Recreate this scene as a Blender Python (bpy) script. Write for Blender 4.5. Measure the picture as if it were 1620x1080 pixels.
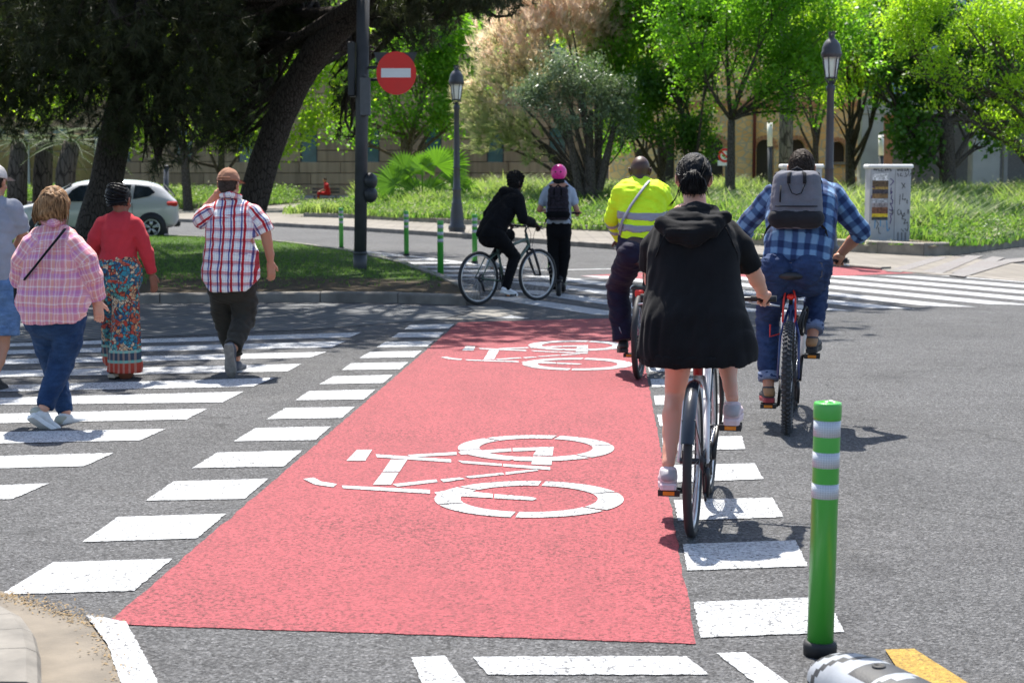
import bpy, math, random
import numpy as np
from mathutils import Vector, Matrix
R = math.radians
scene = bpy.context.scene
for o in list(bpy.data.objects):
    bpy.data.objects.remove(o)
COL = scene.collection

# ---------------------------------------------------------------- camera
CAM_H, FPX = 1.65, 2577.0
PITCH = math.atan(262 / FPX)
cam_data = bpy.data.cameras.new('camera')
cam = bpy.data.objects.new('camera', cam_data)
COL.objects.link(cam)
cam.location = (0, 0, CAM_H)
cam.rotation_euler = (math.pi / 2 - PITCH, 0, 0)
cam_data.sensor_width = 36
cam_data.lens = 36 * FPX / 1620
cam_data.clip_end = 2000
cam_data.dof.use_dof = True
cam_data.dof.focus_distance = 9.0
cam_data.dof.aperture_fstop = 5.6
scene.camera = cam

# ---------------------------------------------------------------- light
SUN_EL, SUN_AZ = R(62), math.atan2(-0.17, 0.98)          # sun ahead and a little to the left
world = bpy.data.worlds.new('World')
scene.world = world
world.use_nodes = True
wn = world.node_tree.nodes
sky = wn.new('ShaderNodeTexSky')
sky.sky_type = 'NISHITA'
sky.sun_disc = False
sky.sun_elevation = SUN_EL
sky.sun_rotation = SUN_AZ
sky.air_density = 1.0
sky.dust_density = 1.5
wn['Background'].inputs['Strength'].default_value = 0.12
world.node_tree.links.new(sky.outputs[0], wn['Background'].inputs['Color'])
sd = bpy.data.lights.new('sun', 'SUN')
sd.energy = 5.0
sd.angle = R(0.53)
sd.color = (1.0, 0.955, 0.88)
sun = bpy.data.objects.new('sun', sd)
COL.objects.link(sun)
sun.location = (-8, 45, 60)
sdir = Vector((math.sin(SUN_AZ) * math.cos(SUN_EL), math.cos(SUN_AZ) * math.cos(SUN_EL), math.sin(SUN_EL)))
sun.rotation_euler = sdir.to_track_quat('Z', 'Y').to_euler()
scene.view_settings.view_transform = 'Standard'
scene.view_settings.look = 'None'
scene.view_settings.gamma = 1
scene.view_settings.use_curve_mapping = False
scene.view_settings.exposure = 1.2
scene.cycles.max_bounces = 6
scene.cycles.transparent_max_bounces = 8
scene.cycles.use_denoising = True

# ---------------------------------------------------------------- measuring helpers
_cp, _sp = math.cos(PITCH), math.sin(PITCH)
def ray(px, py):
    x, y = (px - 810) / FPX, (540 - py) / FPX
    return np.array([x, _cp + _sp * y, -_sp + _cp * y])
def G(px, py, z=0.0):
    r = ray(px, py)
    t = (z - CAM_H) / r[2]
    return np.array([r[0] * t, r[1] * t, z])
def P(px, py, Y):
    r = ray(px, py)
    return r * (Y / r[1]) + np.array([0, 0, CAM_H])

# ---------------------------------------------------------------- object helpers
def props(o, label=None, cat=None, group=None, kind=None):
    if label: o['label'] = label
    if cat: o['category'] = cat
    if group: o['group'] = group
    if kind: o['kind'] = kind
    return o
def thing(name, label, cat, loc=(0, 0, 0), rz=0.0, group=None):
    o = bpy.data.objects.new(name, None)
    o.empty_display_size = 0.1
    COL.objects.link(o)
    o.location = loc
    o.rotation_euler = (0, 0, rz)
    return props(o, label, cat, group)
def world_of(o):
    m = Matrix.LocRotScale(o.location, o.rotation_euler, o.scale)
    return world_of(o.parent) @ m if o.parent else m
def link(name, me, parent=None, world_coords=True):
    o = bpy.data.objects.new(name, me)
    COL.objects.link(o)
    if parent is not None:
        o.parent = parent
        if world_coords:
            me.transform(world_of(parent).inverted())
    return o
def mesh(name, V, F, m=None, parent=None, smooth=False, wc=True, mi=None):
    me = bpy.data.meshes.new(name)
    if isinstance(F, np.ndarray):
        V = np.asarray(V, np.float32); n = F.shape[1]
        me.vertices.add(len(V)); me.vertices.foreach_set('co', V.ravel())
        me.loops.add(F.size); me.loops.foreach_set('vertex_index', F.ravel().astype(np.int32))
        me.polygons.add(len(F)); me.polygons.foreach_set('loop_start', np.arange(0, F.size, n, dtype=np.int32))
        me.update(calc_edges=True)
    else:
        me.from_pydata([tuple(map(float, v)) for v in V], [], F)
        me.update()
    for x in (m if isinstance(m, (list, tuple)) else [m] if m else []):
        me.materials.append(x)
    if mi is not None:
        me.polygons.foreach_set('material_index', np.asarray(mi, np.int32))
    if smooth:
        me.polygons.foreach_set('use_smooth', np.ones(len(me.polygons), bool))
    return link(name, me, parent, wc)
def copy_tree(o, parent=None):
    c = o.copy(); COL.objects.link(c); c.parent = parent
    for ch in list(o.children):
        if ch is not c: copy_tree(ch, c)
    return c

class MB:
    """collects simple solids into one mesh"""
    def __init__(s): s.V, s.F, s.S, s.I = [], [], [], []
    def add(s, V, F, smooth=False, mi=0):
        n = len(s.V); s.V += [tuple(v) for v in V]
        s.F += [[i + n for i in f] for f in F]; s.S += [smooth] * len(F); s.I += [mi] * len(F)
        return s
    def box(s, c, d, rot=None, mi=0, taper=1.0, bev=0.0):
        x, y, z = d[0] / 2, d[1] / 2, d[2] / 2
        if bev:
            b = min(bev, x * .9, y * .9, z * .9)
            V = []
            for sx in (-1, 1):
                for sy in (-1, 1):
                    for sz in (-1, 1):
                        V += [(sx * x, sy * (y - b), sz * (z - b)), (sx * (x - b), sy * y, sz * (z - b)), (sx * (x - b), sy * (y - b), sz * z)]
            idx = lambda a, b_, c_: ((a > 0) * 4 + (b_ > 0) * 2 + (c_ > 0)) * 3
            F = []
            for q in (-1, 1):
                F.append([idx(q, -1, -1), idx(q, 1, -1), idx(q, 1, 1), idx(q, -1, 1)][::q])
                F.append([idx(-1, q, -1) + 1, idx(-1, q, 1) + 1, idx(1, q, 1) + 1, idx(1, q, -1) + 1][::q])
                F.append([idx(-1, -1, q) + 2, idx(1, -1, q) + 2, idx(1, 1, q) + 2, idx(-1, 1, q) + 2][::q])
                for r_ in (-1, 1):
                    F.append([idx(q, r_, -1), idx(q, r_, 1), idx(q, r_, 1) + 1, idx(q, r_, -1) + 1][::q * r_])
                    F.append([idx(q, -1, r_), idx(q, -1, r_) + 2, idx(q, 1, r_) + 2, idx(q, 1, r_)][::q * r_])
                    F.append([idx(-1, q, r_) + 1, idx(1, q, r_) + 1, idx(1, q, r_) + 2, idx(-1, q, r_) + 2][::-q * r_])
                    for t in (-1, 1):
                        a = idx(q, r_, t); F.append([a, a + 1, a + 2][::q * r_ * t])
        else:
            V = [(-x, -y, -z), (x, -y, -z), (x, y, -z), (-x, y, -z)] + [(-x * taper, -y * taper, z), (x * taper, -y * taper, z), (x * taper, y * taper, z), (-x * taper, y * taper, z)]
            F = [[3, 2, 1, 0], [4, 5, 6, 7], [0, 1, 5, 4], [1, 2, 6, 5], [2, 3, 7, 6], [3, 0, 4, 7]]
        M_ = Matrix(rot) if rot is not None and not isinstance(rot, (int, float)) else Matrix.Rotation(rot or 0, 3, 'Z')
        return s.add([tuple(M_ @ Vector(v) + Vector(c)) for v in V], F, False, mi)
    def tube(s, pts, r, seg=8, cap=True, smooth=True, mi=0, flat=None):
        pts = [Vector(p) for p in pts]
        rr = r if isinstance(r, (list, tuple)) else [r] * len(pts)
        V, F = [], []
        up = None
        for i, p in enumerate(pts):
            a, b = pts[max(i - 1, 0)], pts[min(i + 1, len(pts) - 1)]
            t = (b - a).normalized()
            if up is None:
                up = Vector((0, 0, 1)) if abs(t.z) < .9 else Vector((1, 0, 0))
            u = t.cross(up).normalized(); w = u.cross(t).normalized(); up = w
            for k in range(seg):
                q = 2 * math.pi * k / seg
                V.append(p + (u * math.cos(q) + w * math.sin(q) * (flat or 1)) * rr[i])
        for i in range(len(pts) - 1):
            for k in range(seg):
                k2 = (k + 1) % seg
                F.append([i * seg + k, i * seg + k2, (i + 1) * seg + k2, (i + 1) * seg + k])
        if cap:
            F.append(list(range(seg))[::-1]); F.append(list(range((len(pts) - 1) * seg, len(pts) * seg)))
        return s.add(V, F, smooth, mi)
    def lathe(s, prof, seg=16, at=(0, 0, 0), mi=0, smooth=True):
        V, F = [], []
        for r_, z in prof:
            for k in range(seg):
                q = 2 * math.pi * k / seg
                V.append((at[0] + r_ * math.cos(q), at[1] + r_ * math.sin(q), at[2] + z))
        for i in range(len(prof) - 1):
            for k in range(seg):
                k2 = (k + 1) % seg
                F.append([i * seg + k, i * seg + k2, (i + 1) * seg + k2, (i + 1) * seg + k])
        F.append(list(range(seg))[::-1]); F.append(list(range((len(prof) - 1) * seg, len(prof) * seg)))
        return s.add(V, F, smooth, mi)
    def torus(s, c, ax, Rr, r_, seg=32, sub=8, mi=0, sx=1.0, a0=0, a1=2 * math.pi):
        ax = Vector(ax).normalized(); u = ax.orthogonal().normalized()
        if abs(ax.z) < .5: u = Vector((0, 0, 1)).cross(ax).normalized()
        w = ax.cross(u); c = Vector(c); V, F = [], []
        full = abs(a1 - a0 - 2 * math.pi) < 1e-6
        n = seg if full else seg + 1
        for i in range(n):
            q = a0 + (a1 - a0) * i / seg; d = u * math.cos(q) + w * math.sin(q)
            for k in range(sub):
                t = 2 * math.pi * k / sub
                V.append(c + d * (Rr + r_ * math.cos(t)) + ax * r_ * math.sin(t) * sx)
        for i in range(seg):
            for k in range(sub):
                F.append([i * sub + k, ((i + 1) % n) * sub + k, ((i + 1) % n) * sub + (k + 1) % sub, i * sub + (k + 1) % sub])
        return s.add(V, F, True, mi)
    def prism(s, poly, z0, z1, mi=0):
        n = len(poly)
        V = [(p[0], p[1], z0) for p in poly] + [(p[0], p[1], z1) for p in poly]
        F = [list(range(n))[::-1], list(range(n, 2 * n))] + [[i, (i + 1) % n, n + (i + 1) % n, n + i] for i in range(n)]
        return s.add(V, F, False, mi)
    def ell(s, c, r, seg=16, rings=10, rot=None, mi=0):
        V, F = [], []
        M_ = Matrix(rot) if rot is not None else Matrix.Identity(3)
        for i in range(rings + 1):
            t = math.pi * (i / rings) ; t = min(max(t, .02), math.pi - .02)
            for k in range(seg):
                q = 2 * math.pi * k / seg
                V.append(M_ @ Vector((r[0] * math.sin(t) * math.cos(q), r[1] * math.sin(t) * math.sin(q), -r[2] * math.cos(t))) + Vector(c))
        for i in range(rings):
            for k in range(seg):
                k2 = (k + 1) % seg
                F.append([i * seg + k, i * seg + k2, (i + 1) * seg + k2, (i + 1) * seg + k])
        F.append(list(range(seg))[::-1]); F.append(list(range(rings * seg, rings * seg + seg)))
        return s.add(V, F, True, mi)
    def build(s, name, m, parent=None, wc=True, bevel=0):
        me = bpy.data.meshes.new(name)
        me.from_pydata([tuple(map(float, v)) for v in s.V], [], s.F); me.update()
        me.polygons.foreach_set('use_smooth', s.S)
        me.polygons.foreach_set('material_index', s.I)
        for x in (m if isinstance(m, (list, tuple)) else [m]): me.materials.append(x)
        o = link(name, me, parent, wc)
        if bevel:
            b = o.modifiers.new('bevel', 'BEVEL'); b.width = bevel; b.segments = 2; b.limit_method = 'ANGLE'
        return o

# ---------------------------------------------------------------- materials
class NT:
    def __init__(s, name):
        s.m = bpy.data.materials.new(name); s.m.use_nodes = True
        s.n, s.l = s.m.node_tree.nodes, s.m.node_tree.links
        s.b = s.n['Principled BSDF']; s.out = s.n['Material Output']
    def put(s, sock, v):
        if isinstance(v, bpy.types.NodeSocket): s.l.new(v, sock)
        else:
            if hasattr(sock.default_value, '__len__') and not isinstance(v, (int, float)) and len(v) == 3 and len(sock.default_value) == 4: v = (*v, 1)
            sock.default_value = v
    def node(s, t, out=0, props_=None, **kw):
        n = s.n.new('ShaderNode' + t)
        for k, v in (props_ or {}).items(): setattr(n, k, v)
        for k, v in kw.items():
            k = int(k[1:]) if k[0] == 'i' and k[1:].isdigit() else k.replace('_', ' ')
            s.put(n.inputs[k], v)
        return n.outputs[out]
    def co(s, which='Object'): return s.node('TexCoord', which)
    def attr(s, name, out='Vector'): return s.node('Attribute', out, dict(attribute_name=name))
    def noise(s, v, scale, detail=3, rough=.55, out=0): return s.node('TexNoise', out, Vector=v, Scale=float(scale), Detail=float(detail), Roughness=rough)
    def vor(s, v, scale, feat='F1', out='Distance', **k): return s.node('TexVoronoi', out, dict(feature=feat), Vector=v, Scale=float(scale), **k)
    def map(s, v, scale=(1, 1, 1), rot=(0, 0, 0), loc=(0, 0, 0)): return s.node('Mapping', 0, None, Vector=v, Scale=scale, Rotation=rot, Location=loc)
    def ramp(s, f, stops, interp='LINEAR'):
        n = s.n.new('ShaderNodeValToRGB'); s.put(n.inputs[0], f)
        e = n.color_ramp.elements; n.color_ramp.interpolation = interp
        while len(e) < len(stops): e.new(.5)
        for k, (p, c) in enumerate(stops):
            e[k].position = p; c = (c, c, c) if isinstance(c, (int, float)) else c
            e[k].color = (*c[:3], 1)
        return n.outputs[0]
    def mix(s, f, a, b, mode='MIX'):
        n = s.n.new('ShaderNodeMix'); n.data_type = 'RGBA'; n.blend_type = mode
        s.put(n.inputs[0], f); s.put(n.inputs[6], a); s.put(n.inputs[7], b)
        return n.outputs[2]
    def math(s, op, a, b=0.0, c=0.0):
        n = s.n.new('ShaderNodeMath'); n.operation = op
        s.put(n.inputs[0], a); s.put(n.inputs[1], b); s.put(n.inputs[2], c)
        return n.outputs[0]
    def sep(s, v):
        n = s.n.new('ShaderNodeSeparateXYZ'); s.put(n.inputs[0], v); return n.outputs
    def bump(s, h, strength=.3, dist=.01): 
        s.put(s.b.inputs['Normal'], s.node('Bump', 0, None, Height=h, Strength=strength, Distance=dist))
    def fin(s, col=None, rough=None, metal=None, spec=None, **kw):
        if col is not None: s.put(s.b.inputs['Base Color'], col)
        if rough is not None: s.put(s.b.inputs['Roughness'], rough)
        if metal is not None: s.put(s.b.inputs['Metallic'], metal)
        if spec is not None: s.put(s.b.inputs['Specular IOR Level'], spec)
        for k, v in kw.items(): s.put(s.b.inputs[k.replace('_', ' ')], v)
        return s.m
_mc = {}
def mat(name, col, rough=.6, var=.12, scale=12, bump=0.0, bscale=120, metal=0.0, spec=.4, **kw):
    if name in _mc: return _mc[name]
    t = NT(name); c = t.co()
    n = t.noise(c, scale, 4)
    k = t.ramp(n, [(.3, 1 - var), (.7, 1 + var)])
    colr = t.mix(1.0, col, k, 'MULTIPLY')
    if bump: t.bump(t.noise(c, bscale, 3), bump, .004)
    r2 = t.math('ADD', t.math('MULTIPLY', t.math('SUBTRACT', n, .5), .25), rough)
    _mc[name] = t.fin(colr, r2, metal, spec, **kw)
    return _mc[name]
# ================================================================ ground
def asphalt_mat(name, base, red=None):
    t = NT(name); c = t.co()
    fine = t.vor(c, 100, 'F1'); mid = t.noise(c, 55, 4, .7); big = t.noise(c, .35, 4); pat = t.noise(c, 1.7, 5)
    col = t.ramp(t.sep(t.vor(c, 95, 'F1', 'Color'))[0], [(.0, .42), (.3, .72), (.7, 1.08), (.9, 1.35), (1, 1.9)])
    col = t.mix(1., base, col, 'MULTIPLY')
    col = t.mix(1., col, t.ramp(big, [(.3, .86), (.7, 1.12)]), 'MULTIPLY')
    col = t.mix(1., col, t.ramp(pat, [(.3, .9), (.7, 1.1)]), 'MULTIPLY')
    st = t.noise(t.map(c, (.25, 6, 1)), 1.1, 4)
    col = t.mix(1., col, t.ramp(st, [(.35, .93), (.7, 1.06)]), 'MULTIPLY')
    oil = t.noise(c, 1.1, 3, .5); col = t.mix(1., col, t.ramp(oil, [(.26, .62), (.34, 1.0)]), 'MULTIPLY')
    dust = t.noise(t.map(c, (.5, 1.4, 1)), .8, 6, .65); col = t.mix(t.ramp(dust, [(.56, 0), (.75, .30)]), col, (.13, .125, .115))
    crack = t.math('LESS_THAN', t.vor(t.node('VectorMath', 0, dict(operation='ADD'), i0=c, i1=t.node('VectorMath', 0, dict(operation='SCALE'), i0=t.noise(c, 3, 3, .6, 1), Scale=.35)), .33, 'DISTANCE_TO_EDGE'), .0028)
    col = t.mix(t.math('MULTIPLY', crack, .55), col, (.03, .03, .03))
    h = t.math('ADD', fine, t.math('MULTIPLY', mid, .7))
    t.bump(h, .9, .013)
    return t.fin(col, t.ramp(mid, [(.2, .78), (.8, .95)]), spec=.25)
M_ASPH = asphalt_mat('asphalt', (.094, .0936, .095))

def paint_mat(name, base, wear=.12, under=(.06, .06, .065)):
    t = NT(name); c = t.co()
    v = t.sep(t.vor(c, 95, 'F1', 'Color'))[0]; n1 = t.noise(c, 52, 3, .7); n2 = t.noise(c, .9, 5, .6); n3 = t.noise(c, 5, 4)
    pit = t.math('GREATER_THAN', t.math('ADD', n1, t.math('MULTIPLY', t.math('SUBTRACT', n2, .5), .30)), .66 - wear * .5)
    pit = t.math('MULTIPLY', pit, .85)
    col = t.mix(1., base, t.ramp(v, [(0, .55), (.25, .9), (.7, 1.05), (1, 1.3)]), 'MULTIPLY')
    col = t.mix(1., col, t.ramp(n2, [(.3, .9), (.7, 1.07)]), 'MULTIPLY')
    col = t.mix(1., col, t.ramp(n3, [(.3, .95), (.7, 1.04)]), 'MULTIPLY')
    wear_ = t.noise(t.map(c, (1.6, .35, 1), (0, 0, -.067)), 1.3, 5, .65)
    col = t.mix(1., col, t.ramp(wear_, [(.32, .88), (.5, 1.0), (.7, 1.05)]), 'MULTIPLY')
    spot = t.noise(c, 2.3, 6, .7)
    col = t.mix(1., col, t.ramp(spot, [(.26, .80), (.38, 1.0)]), 'MULTIPLY')
    col = t.mix(pit, col, under)
    t.bump(t.math('ADD', t.math('MULTIPLY', n1, 1.3), t.math('MULTIPLY', t.vor(c, 130), .6)), .65, .011)
    return t.fin(col, .75, spec=.3)
M_RED = paint_mat('red_lane_paint', (.245, .043, .052), .17, (.07, .010, .012))
M_WHITE = paint_mat('white_road_paint', (.41, .42, .43), .16, (.05, .05, .053))
M_YELL = paint_mat('yellow_road_paint', (.30, .185, .03), .10, (.12, .08, .03))
M_OLDW = paint_mat('worn_white_paint', (.20, .20, .195), .38, (.13, .11, .105))
M_CONC = mat('pale_concrete', (.20, .185, .16), .85, .25, 6, .4, 60)
M_KERB = mat('kerb_stone', (.17, .155, .135), .85, .35, 3.5, .5, 40)
M_SOIL = mat('soil', (.10, .08, .05), .95, .35, 3, .5, 30)

def pave_mat():
    t = NT('pavement_tiles'); c = t.co()
    br = t.n.new('ShaderNodeTexBrick'); t.put(br.inputs['Vector'], c)
    br.offset = 0
    for k, v in (('Scale', 1.0), ('Mortar Size', .012), ('Brick Width', .4), ('Row Height', .4)): br.inputs[k].default_value = v
    br.inputs['Color1'].default_value = (.175, .157, .135, 1); br.inputs['Color2'].default_value = (.16, .145, .122, 1); br.inputs['Mortar'].default_value = (.1, .09, .075, 1)
    col = t.mix(1., br.outputs[0], t.ramp(t.noise(c, .6, 5), [(.3, .8), (.7, 1.15)]), 'MULTIPLY')
    t.bump(t.noise(c, 50, 3), .3, .004)
    return t.fin(col, .85, spec=.25)
M_PAVE = pave_mat()
def apron_mat():
    t = NT('ribbed_dark_tiles'); c = t.co()
    w = t.node('TexWave', 0, dict(bands_direction='DIAGONAL'), Vector=c, Scale=3.2, Distortion=.15)
    ti = t.vor(c, 3.3, 'F1', 'Color', Randomness=.0)
    col = t.mix(1., (.062, .067, .073), t.ramp(w, [(.35, .55), (.6, 1.25)]), 'MULTIPLY')
    col = t.mix(1., col, t.ramp(t.noise(c, 1.2, 5), [(.3, .8), (.7, 1.25)]), 'MULTIPLY')
    t.bump(w, .5, .01)
    return t.fin(col, .7)
M_APRON = apron_mat()

def ragged(pts, step=.022, amp=.004):
    out = []; n = len(pts)
    for i in range(n):
        a, b = np.asarray(pts[i][:2], float), np.asarray(pts[(i + 1) % n][:2], float); L = np.linalg.norm(b - a)
        k = int(min(160, max(1, L / step)))
        for j in range(k):
            q = a + (b - a) * j / k
            out.append(q + (np.array([rs.gauss(0, amp), rs.gauss(0, amp)]) if j else 0))
    return out
def sheet(name, pts, z, m, parent=None, kind='structure', rag=0):
    if rag: pts = ragged(pts, amp=rag)
    o = mesh(name, [(p[0], p[1], z) for p in pts], [list(range(len(pts)))], m, parent)
    me = o.data
    if me.polygons[0].normal.z < 0: me.flip_normals()
    if parent is None: props(o, kind=kind)
    return o
def gsheet(name, pix, z, m, parent=None, zz=0.0):
    return sheet(name, [G(x, y, zz) for x, y in pix], z, m, parent)

rs = random.Random(3)
road = sheet('road', [(-250, -40), (250, -40), (250, 320), (-250, 320)], 0.0, M_ASPH)

# red cycle lane with its stencilled bicycles
lane = sheet('cycle_lane', [(-1.5, 5.883), (0.651, 5.63), (1.452, 18.926), (-0.602, 18.35)], 0.004, M_RED, rag=.003)
lane_far = gsheet('cycle_lane', [(918, 436.5), (1150, 424), (1354, 421.8), (1389, 424.2), (1452, 432), (1300, 438), (1100, 441), (965, 442)], 0.004, M_RED)

def stripe(pts, z=.0045, parent=None):
    return sheet('crossing_stripe', pts, z, M_WHITE, parent or road, rag=.0022)
def jit(a=.012): return rs.uniform(-a, a)
for k in range(13):                                     # row of short bars left of the lane
    y0 = 6.312 + .933 * k; y1 = y0 + .525
    xl = lambda y: -2.02 + .0765 * (y - 6.3); xr = lambda y: -1.497 + .0735 * (y - 6.3)
    stripe([(xl(y0) + jit(), y0 + jit()), (xr(y0) - .012, y0 + .06 + jit()), (xr(y1) - .012, y1 + .075 + jit()), (xl(y1) + jit(), y1 + jit())])
for k in range(-0, 13):                                 # row of short bars right of the lane
    y0 = 5.70 + .995 * k; y1 = y0 + .50
    xl = lambda y: .672 + .0603 * (y - 5.63); xr = lambda y: 1.212 + .0545 * (y - 5.75)
    stripe([(xl(y0), y0 + jit()), (xr(y0) + jit(), y0 + .08 + jit()), (xr(y1) + jit(), y1 + .08 + jit()), (xl(y1), y1 + jit())])
for lt, lb, rx, ry, rx2, ry2 in [(544, 549, 573, 526, 553, 534), (555, 561, 547, 540, 525, 550), (569, 577, 517, 557, 490, 566),
        (587, 597, 477, 576, 455, 588), (610, 620, 435, 598, 400, 612), (630, 641, 385, 620, 352, 637), (655, 670, 328, 647, 295, 664),
        (684, 702, 262, 679, 222, 697), (722, 742, 180, 717, 133, 738), (768, 792, 78, 765, 20, 790)]:
    a, b, c_, d = G(-150, lt + (lt - ry) * 150 / rx), G(-150, lb + (lb - ry2) * 150 / max(rx2, 200)), G(rx2, ry2), G(rx, ry)
    stripe([a, b, c_, d])
for k in range(11):                                     # crossing ahead
    x0 = -1.35 + .99 * k
    def pt(dx, y): return (x0 + dx - .5 * (y - 24.5), y)
    yn = 19.25 + .30 * (x0 + 2.3) ; yn = 18.9 + .235 * (x0 + 2.8) if x0 < 2 else 20.3 + .3 * (x0 - 2.8)
    yf = min(26.9, 22.3 + 1.9 * max(0, x0 + 1.0)) if k > 0 else 22.2
    stripe([pt(-.24, yn + .12), pt(.24, yn - .08), pt(.24, yf - .08), pt(-.24, yf + .08)])
stripe([G(770, 503.5), G(838, 504), G(797, 497)])
# hatched area by the small posts, and thin edge lines
def line(pix, w, z=.0055):
    pts = [G(*p)[:2] for p in pix]
    L, Rr = [], []
    for i, p in enumerate(pts):
        a, b = pts[max(i - 1, 0)], pts[min(i + 1, len(pts) - 1)]
        d = (b - a) / np.linalg.norm(b - a); n = np.array([-d[1], d[0]]) * w / 2
        L.append(p + n); Rr.append(p - n)
    for i in range(len(pts) - 1):
        sheet('edge_line', [L[i], L[i + 1], Rr[i + 1], Rr[i]], z, M_WHITE, road)
line([(405, 388), (500, 394), (580, 398.5), (680, 409), (770, 421), (860, 428), (1020, 424.5)], .2)
line([(690, 441.5), (810, 443), (985, 440.5)], .16)
line([(923, 448), (985, 451)], .4)
for yy, xa, xb in [(399, 545, 588), (404.5, 575, 640), (411, 590, 690), (416.5, 622, 730), (422.5, 640, 770), (429, 662, 815), (436, 684, 800)]:
    a, b = G(xa, yy), G(xb, yy)
    stripe([(a[0], a[1] - .28), (b[0], b[1] - .28), (b[0] - .15, b[1] + .28), (a[0] - .3, a[1] + .28)], .005)
# white bars near the camera
for pix in [[(650, 1041), (703, 1038), (742, 1090), (672, 1090)], [(748, 1040), (1086, 1039), (1121, 1068), (772, 1068)], [(1133, 1034), (1180, 1033), (1262, 1092), (1208, 1092)]]:
    stripe([G(*p) for p in pix])
yb = gsheet('yellow_marking', [(1400, 1030), (1446, 1029), (1545, 1092), (1440, 1092)], .0085, M_YELL, road)
stripe([G(*p) for p in [(136, 978), (200, 989), (222, 1030), (262, 1110), (200, 1110), (171, 1027)]], .016)

# stencilled bicycle: traced pieces, each a painted patch
def ring(cx, cy, ro, ri, n, gap, ph=0.0, sx=1.0):
    out = []
    for k in range(n):
        a0 = ph + 2 * math.pi * k / n + gap / 2; a1 = ph + 2 * math.pi * (k + 1) / n - gap / 2
        A = np.linspace(a0, a1, 10)
        out.append([(cx + ro * sx * math.cos(a), cy + ro * math.sin(a)) for a in A] + [(cx + ri * sx * math.cos(a), cy + ri * math.sin(a)) for a in A[::-1]])
    return out
def Q(pts): return [tuple(G(450 + x / 2.7, 500 + y / 2.7)[:2]) for x, y in pts]
sym = [Q(p) for p in [
    [(310, 575), (375, 575), (345, 622), (265, 622)], [(390, 594), (712, 616), (712, 629), (395, 607)],
    [(455, 617), (525, 617), (492, 668), (420, 668)], [(418, 672), (488, 672), (455, 725), (378, 725)],
    [(80, 700), (125, 694), (158, 711), (225, 722), (208, 735), (130, 724)], [(245, 728), (622, 747), (622, 763), (250, 740)],
    [(462, 722), (648, 702), (655, 713), (482, 733)], [(665, 702), (748, 694), (772, 700), (680, 714)], [(770, 690), (930, 673), (940, 681), (795, 697)],
    [(945, 671), (1075, 659), (1085, 664), (945, 682)], [(740, 621), (928, 635), (928, 645), (760, 632)], [(934, 636), (1135, 649), (1135, 662), (934, 646)],
    [(525, 597), (735, 585), (735, 597), (545, 606)], [(742, 585), (968, 569), (970, 582), (755, 596)],
    [(975, 568), (1150, 563), (1145, 600), (1062, 598), (1076, 578), (975, 582)], [(1062, 603), (1145, 605), (1140, 641), (1055, 637)],
    [(920, 604), (1052, 605), (1050, 616), (928, 617)], [(1150, 607), (1210, 609), (1150, 621)],
    [(640, 758), (720, 745), (890, 764), (890, 782), (720, 772), (660, 775)], [(897, 765), (1060, 778), (1078, 785), (1060, 792), (897, 783)]]]
w1, w2 = G(837, 790)[:2], G(848, 709.5)[:2]
sym += ring(w1[0], w1[1], .475, .345, 6, .05, .35, 1.02) + ring(w2[0], w2[1], .475, .345, 6, .05, .2, 1.0)
shift = G(698, 567)[:2] - G(480, 762)[:2]
for s_ in (np.zeros(2), shift):
    root = mesh('bicycle_symbol', [(p[0] + s_[0], p[1] + s_[1], .008 + .0006 * i / len(sym)) for i, q in enumerate(sym) for p in q],
                (lambda: [[sum(len(x) for x in sym[:i]) + j for j in range(len(q))] for i, q in enumerate(sym)])(), M_WHITE, lane)
    bm_me = root.data
    for pl in bm_me.polygons:
        if pl.normal.z < 0: pl.flip()

# ---- kerbs: single stones along a line, outer face on the line
def resample(pts, step):
    pts = [np.asarray(p[:2], float) for p in pts]
    seg = [np.linalg.norm(pts[i + 1] - pts[i]) for i in range(len(pts) - 1)]
    tot = sum(seg); n = max(1, int(round(tot / step)))
    out = []
    for k in range(n + 1):
        d = tot * k / n; i = 0
        while i < len(seg) - 1 and d > seg[i]: d -= seg[i]; i += 1
        out.append(pts[i] + (pts[i + 1] - pts[i]) * min(1, d / seg[i]))
    return out
def kerb(name, pts, width, ztop, step=1.0, side=1, z0=-.02, m=M_KERB, ztopf=None):
    root = bpy.data.objects.new(name, None); COL.objects.link(root); props(root, kind='structure')
    q = resample(pts, step)
    nrm = []
    for i in range(len(q)):
        a, b = q[max(i - 1, 0)], q[min(i + 1, len(q) - 1)]
        d = (b - a) / np.linalg.norm(b - a); nrm.append(np.array([-d[1], d[0]]) * side)
    for i in range(len(q) - 1):
        d = (q[i + 1] - q[i]) / np.linalg.norm(q[i + 1] - q[i]) * .006
        a, b, c_, e = q[i] + d, q[i + 1] - d, q[i + 1] - d + nrm[i + 1] * width, q[i] + d + nrm[i] * width
        zt = (ztopf(q[i]) if ztopf else ztop) + rs.uniform(-.006, .006)
        bv = .018
        V = [(*a, z0), (*b, z0), (*c_, z0), (*e, z0)]
        V += [(*a, zt - bv), (*b, zt - bv), (*(a + nrm[i] * bv), zt), (*(b + nrm[i + 1] * bv), zt), (*c_, zt), (*e, zt)]
        F = [[0, 1, 5, 4], [4, 5, 7, 6], [6, 7, 8, 9], [1, 2, 8, 7, 5], [2, 3, 9, 8], [3, 0, 4, 6, 9]]
        if side < 0: F = [f[::-1] for f in F]
        mesh('kerb_stone', V, F, m, root)
    return root
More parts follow.
